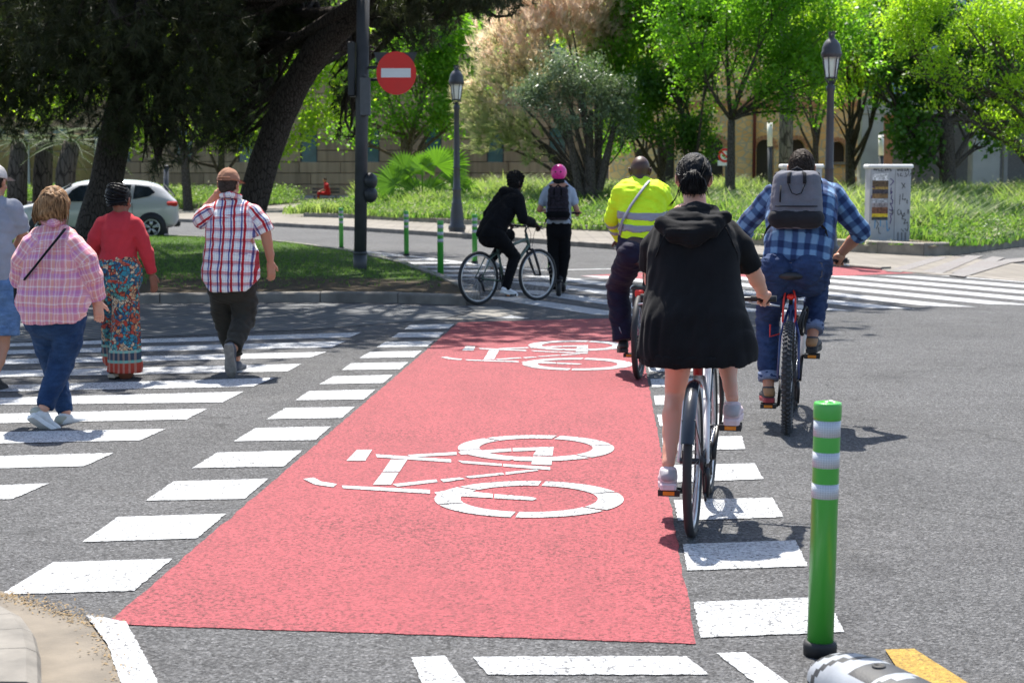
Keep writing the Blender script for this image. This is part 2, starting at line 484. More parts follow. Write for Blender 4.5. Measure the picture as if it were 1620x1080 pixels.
# island in front of the pines
isl_front = [G(*p) for p in [(-420, 489), (-200, 485), (0, 482), (216, 480), (500, 478), (700, 480), (738, 483)]]
isl_tip = [G(*p) for p in [(738, 483), (757, 481), (760, 475), (748, 467)]]
isl_back = [G(*p) for p in [(748, 467), (700, 446), (640, 424), (560, 405), (470, 392), (400, 385), (280, 380), (0, 374), (-300, 368)]]
kerb('island_kerb', isl_front, .16, .13, 1.0)
kerb('island_kerb', isl_tip, .2, .12, .35)
kerb('island_kerb', isl_back, .16, .13, 1.0)
def lawn_mat():
    t = NT('lawn'); c = t.co()
    n = t.noise(c, .22, 4); n2 = t.noise(c, 9, 5, .7)
    y = t.sep(c)[1]
    col = t.mix(t.ramp(n2, [(.35, 0), (.65, 1)]), (.030, .058, .014), (.062, .10, .026))
    bare = t.ramp(t.math('ADD', n, t.math('MULTIPLY', t.math('SUBTRACT', 25.2, y), .14)), [(.48, 0), (.62, 1)])
    col = t.mix(bare, col, t.mix(n2, (.050, .040, .026), (.085, .066, .045)))
    t.bump(n2, .9, .04)
    return t.fin(col, .95, spec=.1)
lawn_out = [np.array(p[:2]) for p in isl_front + isl_tip[1:] + isl_back[1:]]
lc = np.array([-7.5, 28.])
lawn = sheet('lawn', [p + (lc - p) / np.linalg.norm(lc - p) * .12 for p in lawn_out], .105, lawn_mat())
# ribbed tile apron on the road side, and the concrete corner
sheet('pavement', [G(*p) for p in [(-420, 491), (-200, 487), (0, 484), (216, 482), (500, 480), (735, 485), (750, 492), (700, 505), (620, 511), (500, 521), (300, 531), (0, 543), (-420, 560)]], .005, M_APRON)
gsheet('gutter_concrete', [(739, 485), (790, 486), (826, 496), (795, 502), (745, 506), (690, 508), (735, 500), (752, 492)], .0065, M_CONC, road)

# far pavement, dropped towards the right
FK = [(-420, 330), (-200, 337), (100, 346), (280, 351), (430, 358), (560, 365), (720, 376), (860, 386), (1000, 397), (1150, 408), (1351, 424), (1470, 434), (1620, 446), (1900, 470), (2300, 505)]
fk = [G(*p) for p in FK]
def pave_z(p):
    px = 810 + p[0] / p[1] * FPX
    return .13 - .108 * min(1, max(0, (px - 1270) / 90))
kerb('pavement_kerb', fk, .22, .13, 1.2, 1, ztopf=pave_z)
q = resample(fk, 1.5)
V, F = [], []
for p in q:
    z = pave_z(p) - .012
    for s_ in (.05, 2.5, 6, 14, 40, 90):
        V.append((p[0] - .12 * s_, p[1] + s_, z))
n = 6
for i in range(len(q) - 1):
    for k in range(n - 1): F.append([i * n + k, (i + 1) * n + k, (i + 1) * n + k + 1, i * n + k + 1])
props(mesh('pavement', V, F, M_PAVE), kind='structure')
# worn crossing and tactile ramp painted on the pavement right of the cabinet
for wi, pix in enumerate([[(1400, 430), (1480, 407), (1500, 408), (1425, 432)], [(1460, 431), (1530, 405), (1555, 406), (1490, 434)], [(1505, 433), (1570, 407), (1590, 409), (1530, 436)], [(1500, 437), (1590, 412), (1680, 405), (1680, 409), (1600, 417), (1525, 440)]]):
    sheet('worn_crossing_stripe', [G(x, y, .0) for x, y in pix], .0155 + .003 * wi, M_OLDW, road)
# foreground corner on the left: sandy gutter and a rounded kerb block
gut = sheet('gutter', [G(*p) for p in [(-160, 915), (0, 938), (60, 962), (138, 985), (172, 1030), (200, 1110), (-160, 1110)]], .012, mat('sandy_gutter', (.135, .115, .09), .9, .3, 5, .5, 60))
def kerb_corner():
    prof = [(-260, 960), (-60, 992), (6, 1010), (40, 1030), (58, 1056), (66, 1090), (68, 1150)]
    pts = [G(*p)[:2] for p in prof]
    c0 = np.array([-3.4, 4.6])
    root = bpy.data.objects.new('corner_kerb', None); COL.objects.link(root); props(root, kind='structure')
    for i in range(0, len(pts) - 1):
        V, F = [], []
        ks = np.linspace(0, 1, 5)
        for s_ in ks:
            p = pts[i] + (pts[i + 1] - pts[i]) * (s_ * .985 + .007)
            d = (c0 - p) / np.linalg.norm(c0 - p)
            for off, z in ((0, -.01), (0, .10), (.012, .125), (.045, .142), (.22, .148)):
                V.append((*(p + d * off), z))
        for a in range(4):
            for b in range(4): F.append([a * 5 + b, (a + 1) * 5 + b, (a + 1) * 5 + b + 1, a * 5 + b + 1])
        F += [[0, 1, 2, 3, 4], [24, 23, 22, 21, 20]]
        mesh('kerb_stone', V, F, mat('foreground_kerb', (.15, .138, .12), .85, .3, 7, .5, 60), root)
    top = [p + (c0 - p) / np.linalg.norm(c0 - p) * .235 for p in pts]
    sheet('pavement', top + [c0 + [-2, -1.5]], .14, M_PAVE)
kerb_corner()
# dry leaves, sand and weeds gathered along the gutter
V, F = [], []
for i in range(900):
    t_ = rs.random(); a = G(2 + 150 * t_, 945 + 46 * t_ ** 1.2) if rs.random() < .75 else G(140 + 60 * t_, 985 + 95 * t_)
    p = np.array([a[0] + rs.gauss(0, .035), a[1] + rs.gauss(0, .04), .016])
    s_ = rs.uniform(.002, .009); q = rs.uniform(0, 6.28); e = np.array([math.cos(q), math.sin(q), rs.uniform(-.2, .6)]) * s_; f_ = np.array([-math.sin(q), math.cos(q), rs.uniform(-.2, .5)]) * s_ * .5
    b = len(V); V += [p - e, p + f_, p + e, p - f_]; F.append([b, b + 1, b + 2, b + 3])
props(mesh('leaf_litter', V, F, mat('dry_leaves', (.22, .15, .07), .9, .4, 30)), 'dry brown leaf litter along the gutter by the corner kerb', 'leaf litter', kind='stuff')
# ================================================================ buildings behind the park
rb = random.Random(11)
def stone_mat(name, c1, c2, scale=1.2):
    t = NT(name); c = t.co()
    n = t.noise(c, scale, 5, .65); n2 = t.noise(c, 14, 4)
    col = t.mix(n, c1, c2)
    inf = t.n.new('ShaderNodeObjectInfo').outputs['Random']
    col = t.mix(1., col, t.ramp(inf, [(0, .82), (1, 1.18)]), 'MULTIPLY')
    st = t.noise(t.map(c, (2, 2, .12)), 1.5, 4)
    col = t.mix(1., col, t.ramp(st, [(.35, .75), (.65, 1.08)]), 'MULTIPLY')
    t.bump(n2, .5, .02)
    return t.fin(col, .9, spec=.2)
M_ASH = stone_mat('ashlar', (.30, .22, .12), (.36, .28, .17))
M_OCHRE = stone_mat('ochre_panels', (.24, .17, .065), (.28, .21, .09))
M_GLASSW = mat('teal_window_glass', (.03, .10, .11), .15, .2, 2, spec=.8)
M_FRAME = mat('dark_window_frame', (.03, .035, .035), .5)
def arched(w, h, n=8):
    r = w / 2
    return [(-r, 0), (r, 0), (r, h - r)] + [(r * math.cos(a), h - r + r * math.sin(a)) for a in np.linspace(0, math.pi, n)[1:-1]] + [(-r, h - r)]
def wall_poly(mb, poly, x, y, z, th, mi=0):
    n = len(poly)
    V = [(x + p[0], y, z + p[1]) for p in poly] + [(x + p[0], y + th, z + p[1]) for p in poly]
    mb.add(V, [list(range(n))] + [list(range(n, 2 * n))[::-1]] + [[i, n + i, n + (i + 1) % n, (i + 1) % n] for i in range(n)], False, mi)
def window_arch(parent, x, y, z, w, h, name='window'):
    m = MB(); wall_poly(m, arched(w, h), x, y, z, .06)
    win = m.build(name, M_GLASSW, parent)
    f = MB(); r = w / 2
    out, inn = arched(w + .16, h + .08), arched(w - .02, h - .01)
    n = len(out)
    V = [(x + p[0], y - .06, z - .04 + p[1]) for p in out] + [(x + p[0], y - .06, z + p[1]) for p in inn] + [(x + p[0], y + .05, z - .04 + p[1]) for p in out]
    F = [[i, (i + 1) % n, n + (i + 1) % n, n + i] for i in range(n)] + [[i, 2 * n + i, 2 * n + (i + 1) % n, (i + 1) % n] for i in range(n)]
    f.add(V, F)
    f.box((x, y - .03, z + h * .68), (w, .07, .07))
    f.build('frame', M_FRAME, win)
    return win
YB = 108.0
ash = thing('stone_building', 'long shaded building of pale ashlar courses with arched teal windows behind the trees', 'building', (-10, YB, 0))
m = MB(); m.box((-15, YB + 4.4, 9), (46, 8, 18)); m.build('wall', mat('mortar_backing', (.16, .14, .11), .95), ash)
wx = [-13.4 + 4.1 * k for k in range(-5, 5)]
slab = {}
edges = [-38.0] + [e for x in wx for e in (x - .55, x + .55)] + [5.6]
for r_ in range(22):
    z = .35 + .74 * r_
    fl = (z - 2.3) % 6.0
    openrow = z > 2.3 and fl < 2.3
    spans = [(edges[i], edges[i + 1]) for i in range(0, len(edges), 2)] if openrow else None
    if not spans:
        xs = [-38.0]
        while xs[-1] < 5.6: xs.append(min(5.6, xs[-1] + rb.uniform(2.6, 4.2)))
        spans = list(zip(xs[:-1], xs[1:]))
    for a, b in spans:
        if b - a < .05: continue
        mm = MB(); mm.box(((a + b) / 2, YB + .25 + rb.uniform(-.012, .012), z + .355), (b - a - .03, .34, .70), bev=.02)
        mm.build('stone', M_ASH, ash)
for x in wx:
    for z in (2.42, 8.42, 14.4):
        if z > 14 and abs(x) > 3: continue
        window_arch(ash, x, YB + .22, z, 1.0, 2.5)
mm = MB(); mm.box((-16, YB - .05, .18), (46, .5, .36)); mm.build('plinth', mat('plinth_stone', (.3, .28, .25), .9), ash)
och = thing('ochre_wall', 'long ochre panelled wall in deep shade behind the palm trunks', 'wall', (-50, 95, 0))
for i in range(14):
    for j in range(4):
        mm = MB(); mm.box((-78 + 4.0 * i, 95, .5 + 1.02 * j), (3.95, .4, .98), bev=.03); mm.build('panel', M_OCHRE, och)
    mm = MB(); mm.box((-76 + 4.0 * i, 94.75, 2.2), (.22, .2, 4.4)); mm.build('post', mat('grey_post', (.35, .35, .33), .8), och)

# rubble and brick building in the middle right
def rubble_mat():
    t = NT('rubble_masonry'); c = t.co()
    v = t.vor(t.map(c, (1, 1, 1.3)), 2.6, 'F1', 'Color'); e = t.vor(t.map(c, (1, 1, 1.3)), 2.6, 'DISTANCE_TO_EDGE')
    col = t.mix(t.sep(v)[0], (.76, .44, .17), (.84, .58, .29))
    col = t.mix(t.ramp(e, [(.02, 1), (.09, 0)]), col, (.50, .42, .32))
    sx = t.sep(c)[0]
    br = t.n.new('ShaderNodeTexBrick'); t.put(br.inputs['Vector'], t.map(c, (1, 1, 1), (R(90), 0, 0)))
    for k, q in (('Scale', 3.0), ('Mortar Size', .02)): br.inputs[k].default_value = q
    br.inputs['Color1'].default_value = (.56, .22, .10, 1); br.inputs['Color2'].default_value = (.66, .32, .16, 1); br.inputs['Mortar'].default_value = (.5, .42, .33, 1)
    mask = t.ramp(t.math('ADD', t.math('MULTIPLY', t.math('SUBTRACT', sx, 15.6), .35), t.math('MULTIPLY', t.math('SUBTRACT', t.noise(c, .4, 4), .5), 2.4)), [(.4, 0), (.55, 1)])
    col = t.mix(mask, col, br.outputs[0])
    t.bump(e, .5, .05)
    return t.fin(col, .9, spec=.2)
M_RUB = rubble_mat()
M_BRICK = mat('brick_trim', (.45, .22, .12), .9, .25, 3)
YR = 84.0
sheet('bounce_plaza', [(2, 66), (40, 66), (40, 84), (2, 84)], .62, mat('pale_bounce_gravel', (.55, .48, .38), .95, .15, 2, .4, 30))  # pale ground hidden by the grass, added to bounce sunlight onto the masonry wall
rub = thing('masonry_building', 'tan rubble and brick building with narrow arched openings right of the tree trunk', 'building', (10, YR, 0))
def facade(holes, x0, x1, z0, z1, y, th, m, parent):
    """wall of vertical strips round arched holes (cx, z, w, h)"""
    hs = sorted(holes); mb = MB(); x = x0
    for cx, z, w, h in hs:
        if cx - w / 2 > x: mb.box(((x + cx - w / 2) / 2, y + th / 2, (z0 + z1) / 2), (cx - w / 2 - x, th, z1 - z0))
        mb.box((cx, y + th / 2, (z0 + z) / 2), (w, th, z - z0))
        arc = arched(w, h, 10); top = [(w / 2, z1 - z), (-w / 2, z1 - z)]
        pts = [p for p in arc[2:]] ; poly = [(p[0], p[1]) for p in pts] + [(-w / 2, z1 - z), (w / 2, z1 - z)]
        wall_poly(mb, poly, cx, y, z, th)
        x = cx + w / 2
    mb.box(((x + x1) / 2, y + th / 2, (z0 + z1) / 2), (x1 - x, th, z1 - z0))
    return mb.build('wall', m, parent)
def px2x(px, Y): return (px - 810) / FPX * Y
hol = [(px2x(q, YR), 1.2, w, h) for q, w, h in ((1052, .9, 2.3), (1128, .95, 2.4), (1208, .9, 2.3), (1257, .9, 2.3))] + [(px2x(1321, YR), 2.35, .85, 1.05)]
facade(hol, 5.0, 20.6, 0, 12.5, YR, .5, M_RUB, rub)
for cx, z, w, h in hol:
    m = MB(); wall_poly(m, arched(w + .02, h), cx, YR + .38, z, .05); m.build('window', mat('dark_opening_glass', (.035, .03, .028), .4), rub)
    m = MB(); r = w / 2
    for k in range(9):
        a = math.pi * (k + .5) / 9
        m.box((cx + (r + .1) * math.cos(a), YR - .02, z + h - r + (r + .1) * math.sin(a)), (.16, .08, .2), Matrix.Rotation(-(a - math.pi / 2), 3, 'Y'))
    m.build('brick_arch', M_BRICK, rub)
m = MB(); m.box((px2x(1321, YR), YR - .05, 2.28), (1.15, .2, .12)); m.build('sill', M_CONC, rub)
m = MB(); x = px2x(1190, YR); m.tube([(x, YR - .12, .1), (x, YR - .12, 11.8)], .085, 10); m.build('downpipe', mat('rust_red_pipe', (.16, .035, .03), .5), rub)
for z, hh in ((5.3, .28), (9.9, .4)):
    m = MB(); m.box((12.8, YR - .06, z), (15.6, .2, hh)); m.build('brick_band', M_BRICK, rub)
V = [(5, YR - .4, 12.5), (20.8, YR - .4, 12.5), (20.8, YR + 7, 16.5), (5, YR + 7, 16.5)]
m = MB(); m.add([(*v,) for v in V] + [(v[0], v[1], v[2] - .25) for v in V], [[0, 1, 2, 3], [7, 6, 5, 4], [0, 4, 5, 1], [1, 5, 6, 2], [2, 6, 7, 3], [3, 7, 4, 0]])
m.build('roof', mat('terracotta_roof', (.48, .25, .17), .9, .3, 2), rub)

# concrete and blue glass building on the right
YC = 74.0
M_CC = mat('grey_concrete', (.40, .375, .33), .85, .2, .6, .2, 8)
con = thing('concrete_building', 'grey concrete building with blue glass upper floors at the right edge', 'building', (20, YC, 0))
m = MB(); m.box((27.2, YC + 5, 8), (20, .4, 18)); m.build('back_wall', mat('shadow_grey', (.2, .2, .2), .9), con)
for px, w in ((1376, 1.0), (1556, 1.25), (1660, 1.2)):
    x = px2x(px, YC); m = MB(); m.box((x, YC + .4, 2.2), (w, .8, 4.4), bev=.03); m.build('column', M_CC, con)
m = MB(); m.box((25.3, YC + .4, 4.75), (19, .9, .7), bev=.03); m.build('beam', M_CC, con)
m = MB(); m.box((px2x(1404, YC), YC + 1.8, 2.2), (1.0, .4, 4.4)); m.build('brick_pier', M_BRICK, con)
M_BLUEG = mat('blue_curtain_glass', (.05, .13, .30), .12, .3, .5, spec=.9)
for i in range(11):
    for j in range(7):
        m = MB(); m.box((17.4 + 1.6 * i, YC + .5, 6.0 + 1.5 * j), (1.5, .08, 1.4)); m.build('pane', M_BLUEG, con)
    m = MB(); m.box((16.6 + 1.6 * i, YC + .42, 10.2), (.1, .3, 10.4)); m.build('mullion', M_CC, con)
m = MB()
x = px2x(1596, YC)
for a, b, w, h in ((x, 2.6, .18, 3.4), (x + 1.9, 2.6, .18, 3.4)): m.box((a, YC + 1, b - 1), (w, .2, h))
m.box((x + .95, YC + 1, 3.2), (2.1, .2, .2)); m.build('door_frame', M_CC, con)
# ================================================================ vegetation
def leaf_mat(name, c1, c2, trans=.5, gloss=.45, tcol=None):
    t = NT(name)
    a = t.attr('tint', 'Fac')
    col = t.mix(a, c1, c2)
    t.fin(col, gloss, spec=.35)
    tr = t.n.new('ShaderNodeBsdfTranslucent')
    tc = t.mix(1., col, tcol or (1.5, 1.7, .6), 'MULTIPLY'); t.put(tr.inputs['Color'], tc)
    mx = t.n.new('ShaderNodeMixShader'); mx.inputs[0].default_value = trans
    t.l.new(t.b.outputs[0], mx.inputs[1]); t.l.new(tr.outputs[0], mx.inputs[2]); t.l.new(mx.outputs[0], t.out.inputs['Surface'])
    return t.m
def bark_mat(name, c1, c2, sc=6):
    t = NT(name); c = t.co()
    v = t.vor(t.map(c, (sc, sc, sc * .28)), 2.2, 'DISTANCE_TO_EDGE'); n = t.noise(t.map(c, (sc, sc, sc * .3)), 3, 5, .7)
    col = t.mix(n, c1, c2); col = t.mix(t.ramp(v, [(.0, 1), (.12, 0)]), col, tuple(x * .35 for x in c1))
    t.bump(t.math('ADD', v, t.math('MULTIPLY', n, .6)), 1.0, .06)
    return t.fin(col, .95, spec=.15)
M_PBARK = bark_mat('pine_bark', (.045, .037, .032), (.12, .10, .088), 9)
M_BARK = bark_mat('tree_bark', (.085, .07, .055), (.16, .135, .11), 9)
NPR = np.random.default_rng(5)
def unit(v): return v / np.linalg.norm(v, axis=-1, keepdims=True)
def leaves(name, C, size, m, parent, aspect=.55, up=.4, tint=None, droop=0.0, rng=NPR, az=None):
    """C: leaf centres (n,3): each leaf a folded kite of four triangles' worth of area (two quads worth = 2 tris)"""
    n = len(C)
    d = unit(rng.normal(size=(n, 3)) + np.array([0, 0, -droop]))
    nr = unit(rng.normal(size=(n, 3)) + np.array([0, 0, up * 3]))
    s = unit(np.cross(d, nr)); s_ = np.asarray(size) * rng.uniform(.6, 1.35, n)
    L = d * s_[:, None]; W = s * (s_ * aspect)[:, None]
    V = np.stack([C - L * .5, C + W * .5 - L * .05, C + L * .5, C - W * .5 - L * .05], 1).reshape(-1, 3)
    F = np.arange(4 * n).reshape(n, 4)
    o = mesh(name, V, F, m, parent)
    if tint is None: tint = rng.random(n)
    a = o.data.attributes.new('tint', 'FLOAT', 'FACE'); a.data.foreach_set('value', np.asarray(tint, np.float32))
    return o
def needles(name, C, D, ln, wd, m, parent, k=10, spread=.6, tint=None, rng=NPR):
    """tufts of thin needles at C pointing about D"""
    n = len(C)
    C = np.repeat(C, k, 0); D = np.repeat(D, k, 0)
    d = unit(D + rng.normal(size=(n * k, 3)) * spread); s = unit(np.cross(d, rng.normal(size=(n * k, 3))))
    l_ = ln * rng.uniform(.6, 1.2, n * k)[:, None]
    V = np.stack([C - s * wd / 2, C + s * wd / 2, C + d * l_], 1).reshape(-1, 3)
    o = mesh(name, V, np.arange(3 * n * k).reshape(-1, 3), m, parent)
    tn = np.repeat(rng.random(n) if tint is None else tint, k)
    a = o.data.attributes.new('tint', 'FLOAT', 'FACE'); a.data.foreach_set('value', tn.astype(np.float32))
    return o
def bez(a, b, bow, n=6):
    a, b, bow = map(np.asarray, (a, b, bow))
    return [a + (b - a) * t + bow * (4 * t * (1 - t)) for t in np.linspace(0, 1, n)]
def blob_points(blobs, n, rng=NPR, shell=.55):
    """points in ellipsoids (c, r), denser near the surface, clumped"""
    vol = np.array([b[1][0] * b[1][1] * b[1][2] for b in blobs]); cnt = (n * vol / vol.sum()).astype(int) + 1
    out, rel = [], []
    for (c, r), k in zip(blobs, cnt):
        d = unit(rng.normal(size=(k, 3))); rad = shell + (1 - shell) * rng.random(k) ** .5; rad *= rng.uniform(.75, 1.08, k)
        out.append(np.asarray(c) + d * rad[:, None] * np.asarray(r)); rel.append(rad)
    return np.concatenate(out), np.concatenate(rel)
def tree(name, label, base, fork, blobs, m, nleaf, size, r0, bark=M_BARK, group=None, limbs=None, limb_r=.5, aspect=.55, up=.4, droop=0., clump=.0, shell=.4, trunk_bow=(0, 0, 0), rng=NPR, tips=None):
    base = np.asarray(base, float)
    root = thing(name, label, 'tree', tuple(base), group=group)
    fork = np.asarray(fork, float)
    mb = MB()
    tp = bez(base - [0, 0, .3], fork, trunk_bow, 7)
    mb.tube(tp, [r0 * 1.25] + [r0 * (1 - .25 * i / 6) for i in range(1, 7)], 10)
    mb.build('trunk', bark, root)
    for i, (c, r) in enumerate(blobs):
        lb = MB(); c = np.asarray(c)
        j = 3 + rng.integers(0, 4)
        st = tp[min(j, 6)] if (limbs != 'fork') else fork
        bow = rng.normal(size=3) * .12 * np.linalg.norm(c - st); bow[2] = abs(bow[2]) * .3
        pts = bez(st, c, bow, 6); ra = r0 * limb_r
        lb.tube(pts, [ra * .8 * (1 - .85 * q / 5) for q in range(6)], 7)
        for q in range(5):
            e = c + unit(rng.normal(size=3)) * np.asarray(r) * rng.uniform(.6, .95)
            s0 = pts[2 + q % 3]
            lb.tube(bez(s0, e, rng.normal(size=3) * .1, 4), [ra * .35, ra * .25, ra * .16, ra * .06], 5)
        lb.build('branch', bark, root)
    Cn, rel = blob_points([(np.asarray(c) + rng.normal(size=3) * .15 * np.asarray(r), np.asarray(r) * rng.uniform(.9, 1.2)) for c, r in blobs], int((nleaf if not clump else nleaf // 14) * 2.3), rng, shell)
    fq = 2.1 / (np.mean([b[1][0] for b in blobs]) ** .5)
    lump = np.sin(Cn[:, 0] * fq + 1.3 * np.sin(Cn[:, 2] * fq * 1.3)) + np.sin(Cn[:, 2] * fq * 1.5 + Cn[:, 1] * fq) + .6 * np.sin(Cn[:, 0] * fq * 2.7 - Cn[:, 2] * fq * 2.2)
    Cn = Cn[lump > -.35]
    if clump:
        tn = rng.random(len(Cn)); Cn = np.repeat(Cn, 14, 0) + rng.normal(size=(len(Cn) * 14, 3)) * clump; tn = np.clip(np.repeat(tn, 14) + rng.normal(size=len(Cn)) * .15, 0, 1)
    else: tn = None
    leaves('crown', Cn, size, m, root, aspect, up, tn, droop, rng)
    return root
def PB(px, py, Y, rx, rz=None, ry=None):
    """an ellipsoid seen at a pixel, radii in metres"""
    return (P(px, py, Y), (rx, ry or rx * .9, rz or rx * .8))
def gnd(px, Y, z=.15): return np.array([px2x(px, Y), Y, z])

L_GREEN = leaf_mat('fresh_green_leaf', (.085, .20, .022), (.20, .36, .045), .6)
L_DARK = leaf_mat('deep_green_leaf', (.035, .10, .018), (.10, .20, .035), .5)
L_YELLOW = leaf_mat('yellow_green_leaf', (.18, .30, .028), (.34, .44, .05), .6)
L_OLIVE = leaf_mat('olive_leaf', (.08, .13, .06), (.24, .29, .19), .3, .35, (1.2, 1.3, .9))
L_TAMA = leaf_mat('tamarisk_leaf', (.32, .39, .16), (.84, .68, .60), .65, .7, (1.1, 1.05, .85))
L_PINE = leaf_mat('pine_needle', (.026, .038, .018), (.075, .085, .042), .28, .6, (1.1, 1.2, .6))
L_GRASS = leaf_mat('wild_grass', (.075, .165, .028), (.34, .39, .17), .45, .6, (1.3, 1.4, .7))

# ---- the two pines on the island
pine1 = thing('pine_tree', 'dark upright pine trunk on the lawn in front of the white hatchback', 'tree', tuple(gnd(150, 32)), group='pines on the lawn island')
b1 = [gnd(140, 32, -.1), P(152, 350, 32), P(168, 290, 32), P(178, 235, 32.1), P(196, 150, 32), P(215, 60, 31.5), P(235, -60, 31), P(250, -200, 30)]
MB().tube(b1, [.42, .36, .32, .31, .29, .27, .25, .18], 14).build('trunk', M_PBARK, pine1)
pine2 = thing('pine_tree', 'pine with thick furrowed trunk leaning far to the right over the lawn', 'tree', tuple(gnd(362, 32)), group='pines on the lawn island')
b2 = [gnd(355, 32, -.1), P(372, 380, 32), P(400, 322, 32), P(418, 255, 32), P(442, 190, 31.9), P(470, 130, 31.7), P(508, 70, 31.4), P(560, 20, 31), P(640, -40, 30), P(720, -110, 29)]
MB().tube(b2, [.38, .33, .30, .29, .275, .27, .28, .26, .22, .16], 14).build('trunk', M_PBARK, pine2)
rp = np.random.default_rng(21)
def pine_crown(root, start_pts, blobs, ntuft, hang, k=11):
    for s0, (c, r) in zip(start_pts * 20, blobs):
        lb = MB(); bow = rp.normal(size=3) * .35
        lb.tube(bez(s0, c, bow, 7), [.15, .13, .11, .09, .07, .05, .03], 7)
        for q in range(6):
            e = np.asarray(c) + unit(rp.normal(size=3)) * np.asarray(r) * .8
            lb.tube(bez(np.asarray(c) * .6 + s0 * .4, e, rp.normal(size=3) * .15, 5), [.05, .04, .03, .02, .01], 5)
        lb.build('branch', M_PBARK, root)
    Cn, rel = blob_points(blobs, ntuft, rp, .15)
    D = unit(rp.normal(size=Cn.shape) * .7 + np.array([0, 0, -hang]))
    return Cn, D
# foliage hanging into view, at true places above and around the trunks
vis1 = [PB(40, 60, 30, 1.5, 1.3), PB(10, 130, 31, 1.4, 1.0), PB(120, 40, 29, 1.5, 1.2), PB(210, 60, 31, 1.5, 1.3), PB(90, 130, 30.5, 1.2, .9), PB(180, 140, 30, 1.1, 1.0), PB(215, 195, 31, .8, .6),
        PB(180, 215, 30.6, .6, .4), PB(250, 130, 30, 1.2, 1.1), PB(300, 60, 29.5, 1.5, 1.3), PB(30, 185, 32, 1.0, .6), PB(265, 225, 31, .5, .75), PB(245, 265, 31.3, .35, .25), PB(205, 40, 27.5, .8, .5),
        PB(-60, 80, 31, 1.8, 1.6), PB(330, 130, 31, 1.1, 1.1), PB(300, 180, 30.5, .9, .8), PB(290, 235, 30.8, .5, .5), PB(60, 15, 33, 1.8, 1.0), PB(160, 10, 34, 1.8, 1.0)]
vis2 = [PB(380, 50, 34, 1.4, 1.2), PB(430, 20, 34, 1.4, 1.0), PB(370, 130, 34, 1.0, 1.0), PB(350, 190, 33.5, .8, .7), PB(405, 110, 34.5, .8, .8), PB(470, 10, 34.5, 1.0, .8), PB(545, 130, 33.8, .4, .9), PB(555, 200, 33.8, .3, .5),
        PB(650, 15, 32.5, 1.0, .45), PB(690, 0, 28.5, 1.3, .45), PB(770, -12, 28, 1.1, .4), PB(640, 50, 30, .9, .4), PB(570, 70, 34, .6, .6), PB(385, 215, 33.5, .4, .3), PB(330, 25, 32, 1.2, 1.0)]
top1 = [((-9.5 + a, 27 + b, 7.3 + c), (2.6, 2.6, 1.3)) for a, b, c in ((0, 0, 1.5), (3, -2, .8), (-3, -3, .5), (1, -6, .2), (4.5, -6.5, .1), (-3, -8, 0), (2, 4, .8), (-5, 1, 0), (5.2, 1.5, .7), (.2, -9, -.2), (4.2, -9.2, -.2), (-6, -6, 0), (0, 8, .6), (4, 7, .5), (-4, 9, .3), (1, 12, .3), (5.5, 10.5, .2), (-6, 5, .2), (-3, 14, 0))]
top2 = [((-1.5 + a, 26 + b, 7.8 + c), (2.1, 2.2, 1.0)) for a, b, c in ((0, 0, .8), (-2.6, -2.6, .3), (2.2, -1.8, .4), (-.5, -4.4, 0), (-2.8, 2.0, .4), (1.2, 2.6, .4), (3.8, -.2, .2), (2.6, -4.2, 0), (-3.5, 5.5, .3), (-.5, 6.5, .3), (-4, 9.5, .2))] + [((3.5, 24.2, 7.2), (1.3, .9, .5)), ((-4.0, 20.5, 7.2), (1.6, 1.3, .6))]
C1, D1 = pine_crown(pine1, [b1[5], b1[6], b1[7], b1[6]], vis1, 6500, .75)
C2, D2 = pine_crown(pine1, [b1[7]], top1, 16000, .0)
needles('crown', C1, D1, .26, .017, L_PINE, pine1, 12, .5, rng=rp)
needles('crown', C2, D2, .32, .045, L_PINE, pine1, 12, .6, rng=rp)
C1, D1 = pine_crown(pine2, [b2[6], b2[7], b2[8], b2[7]], vis2, 5400, .75)
C2, D2 = pine_crown(pine2, [b2[9], b2[8]], top2, 8500, .0)
needles('crown', C1, D1, .26, .017, L_PINE, pine2, 12, .5, rng=rp)
needles('crown', C2, D2, .32, .045, L_PINE, pine2, 12, .6, rng=rp)

# ---- park trees
tree('leafy_tree', 'slender forked green tree standing between the two street lamps, brick wall behind', gnd(1155, 56), P(1157, 190, 56),
     [PB(1120, 40, 55, 2.2, 1.6), PB(1210, 30, 56, 2.6, 1.7), PB(1290, 50, 56, 2.0, 1.4), PB(1180, 110, 55, 1.7, 1.1), PB(1250, 120, 56, 1.8, 1.0), PB(1300, 130, 56, 1.2, .8), PB(1110, 120, 56, 1.0, 1.0), PB(1340, 90, 56, 1.3, .9), PB(1160, -50, 55, 3.2, 1.6), PB(1270, -60, 56, 3.0, 1.6), PB(1280, 180, 56, .9, .4), PB(1225, 165, 56, .7, .4)],
     L_GREEN, 28000, .15, .17, limbs='fork', clump=.18, up=.5)
tree('shade_tree', 'fresh green tree crown behind the lantern of the near street lamp', gnd(1290, 76), P(1290, 205, 76),
     [PB(1250, 60, 76, 2.2, 1.6), PB(1310, 30, 76, 2.2, 1.6), PB(1370, 20, 76, 2.0, 1.4), PB(1200, 100, 76, 1.6, 1.1), PB(1290, 120, 76, 1.7, 1.0), PB(1230, 10, 76, 2.4, 1.5), PB(1330, 110, 76, 1.5, 1.0)],
     L_GREEN, 13000, .18, .17, clump=.2)
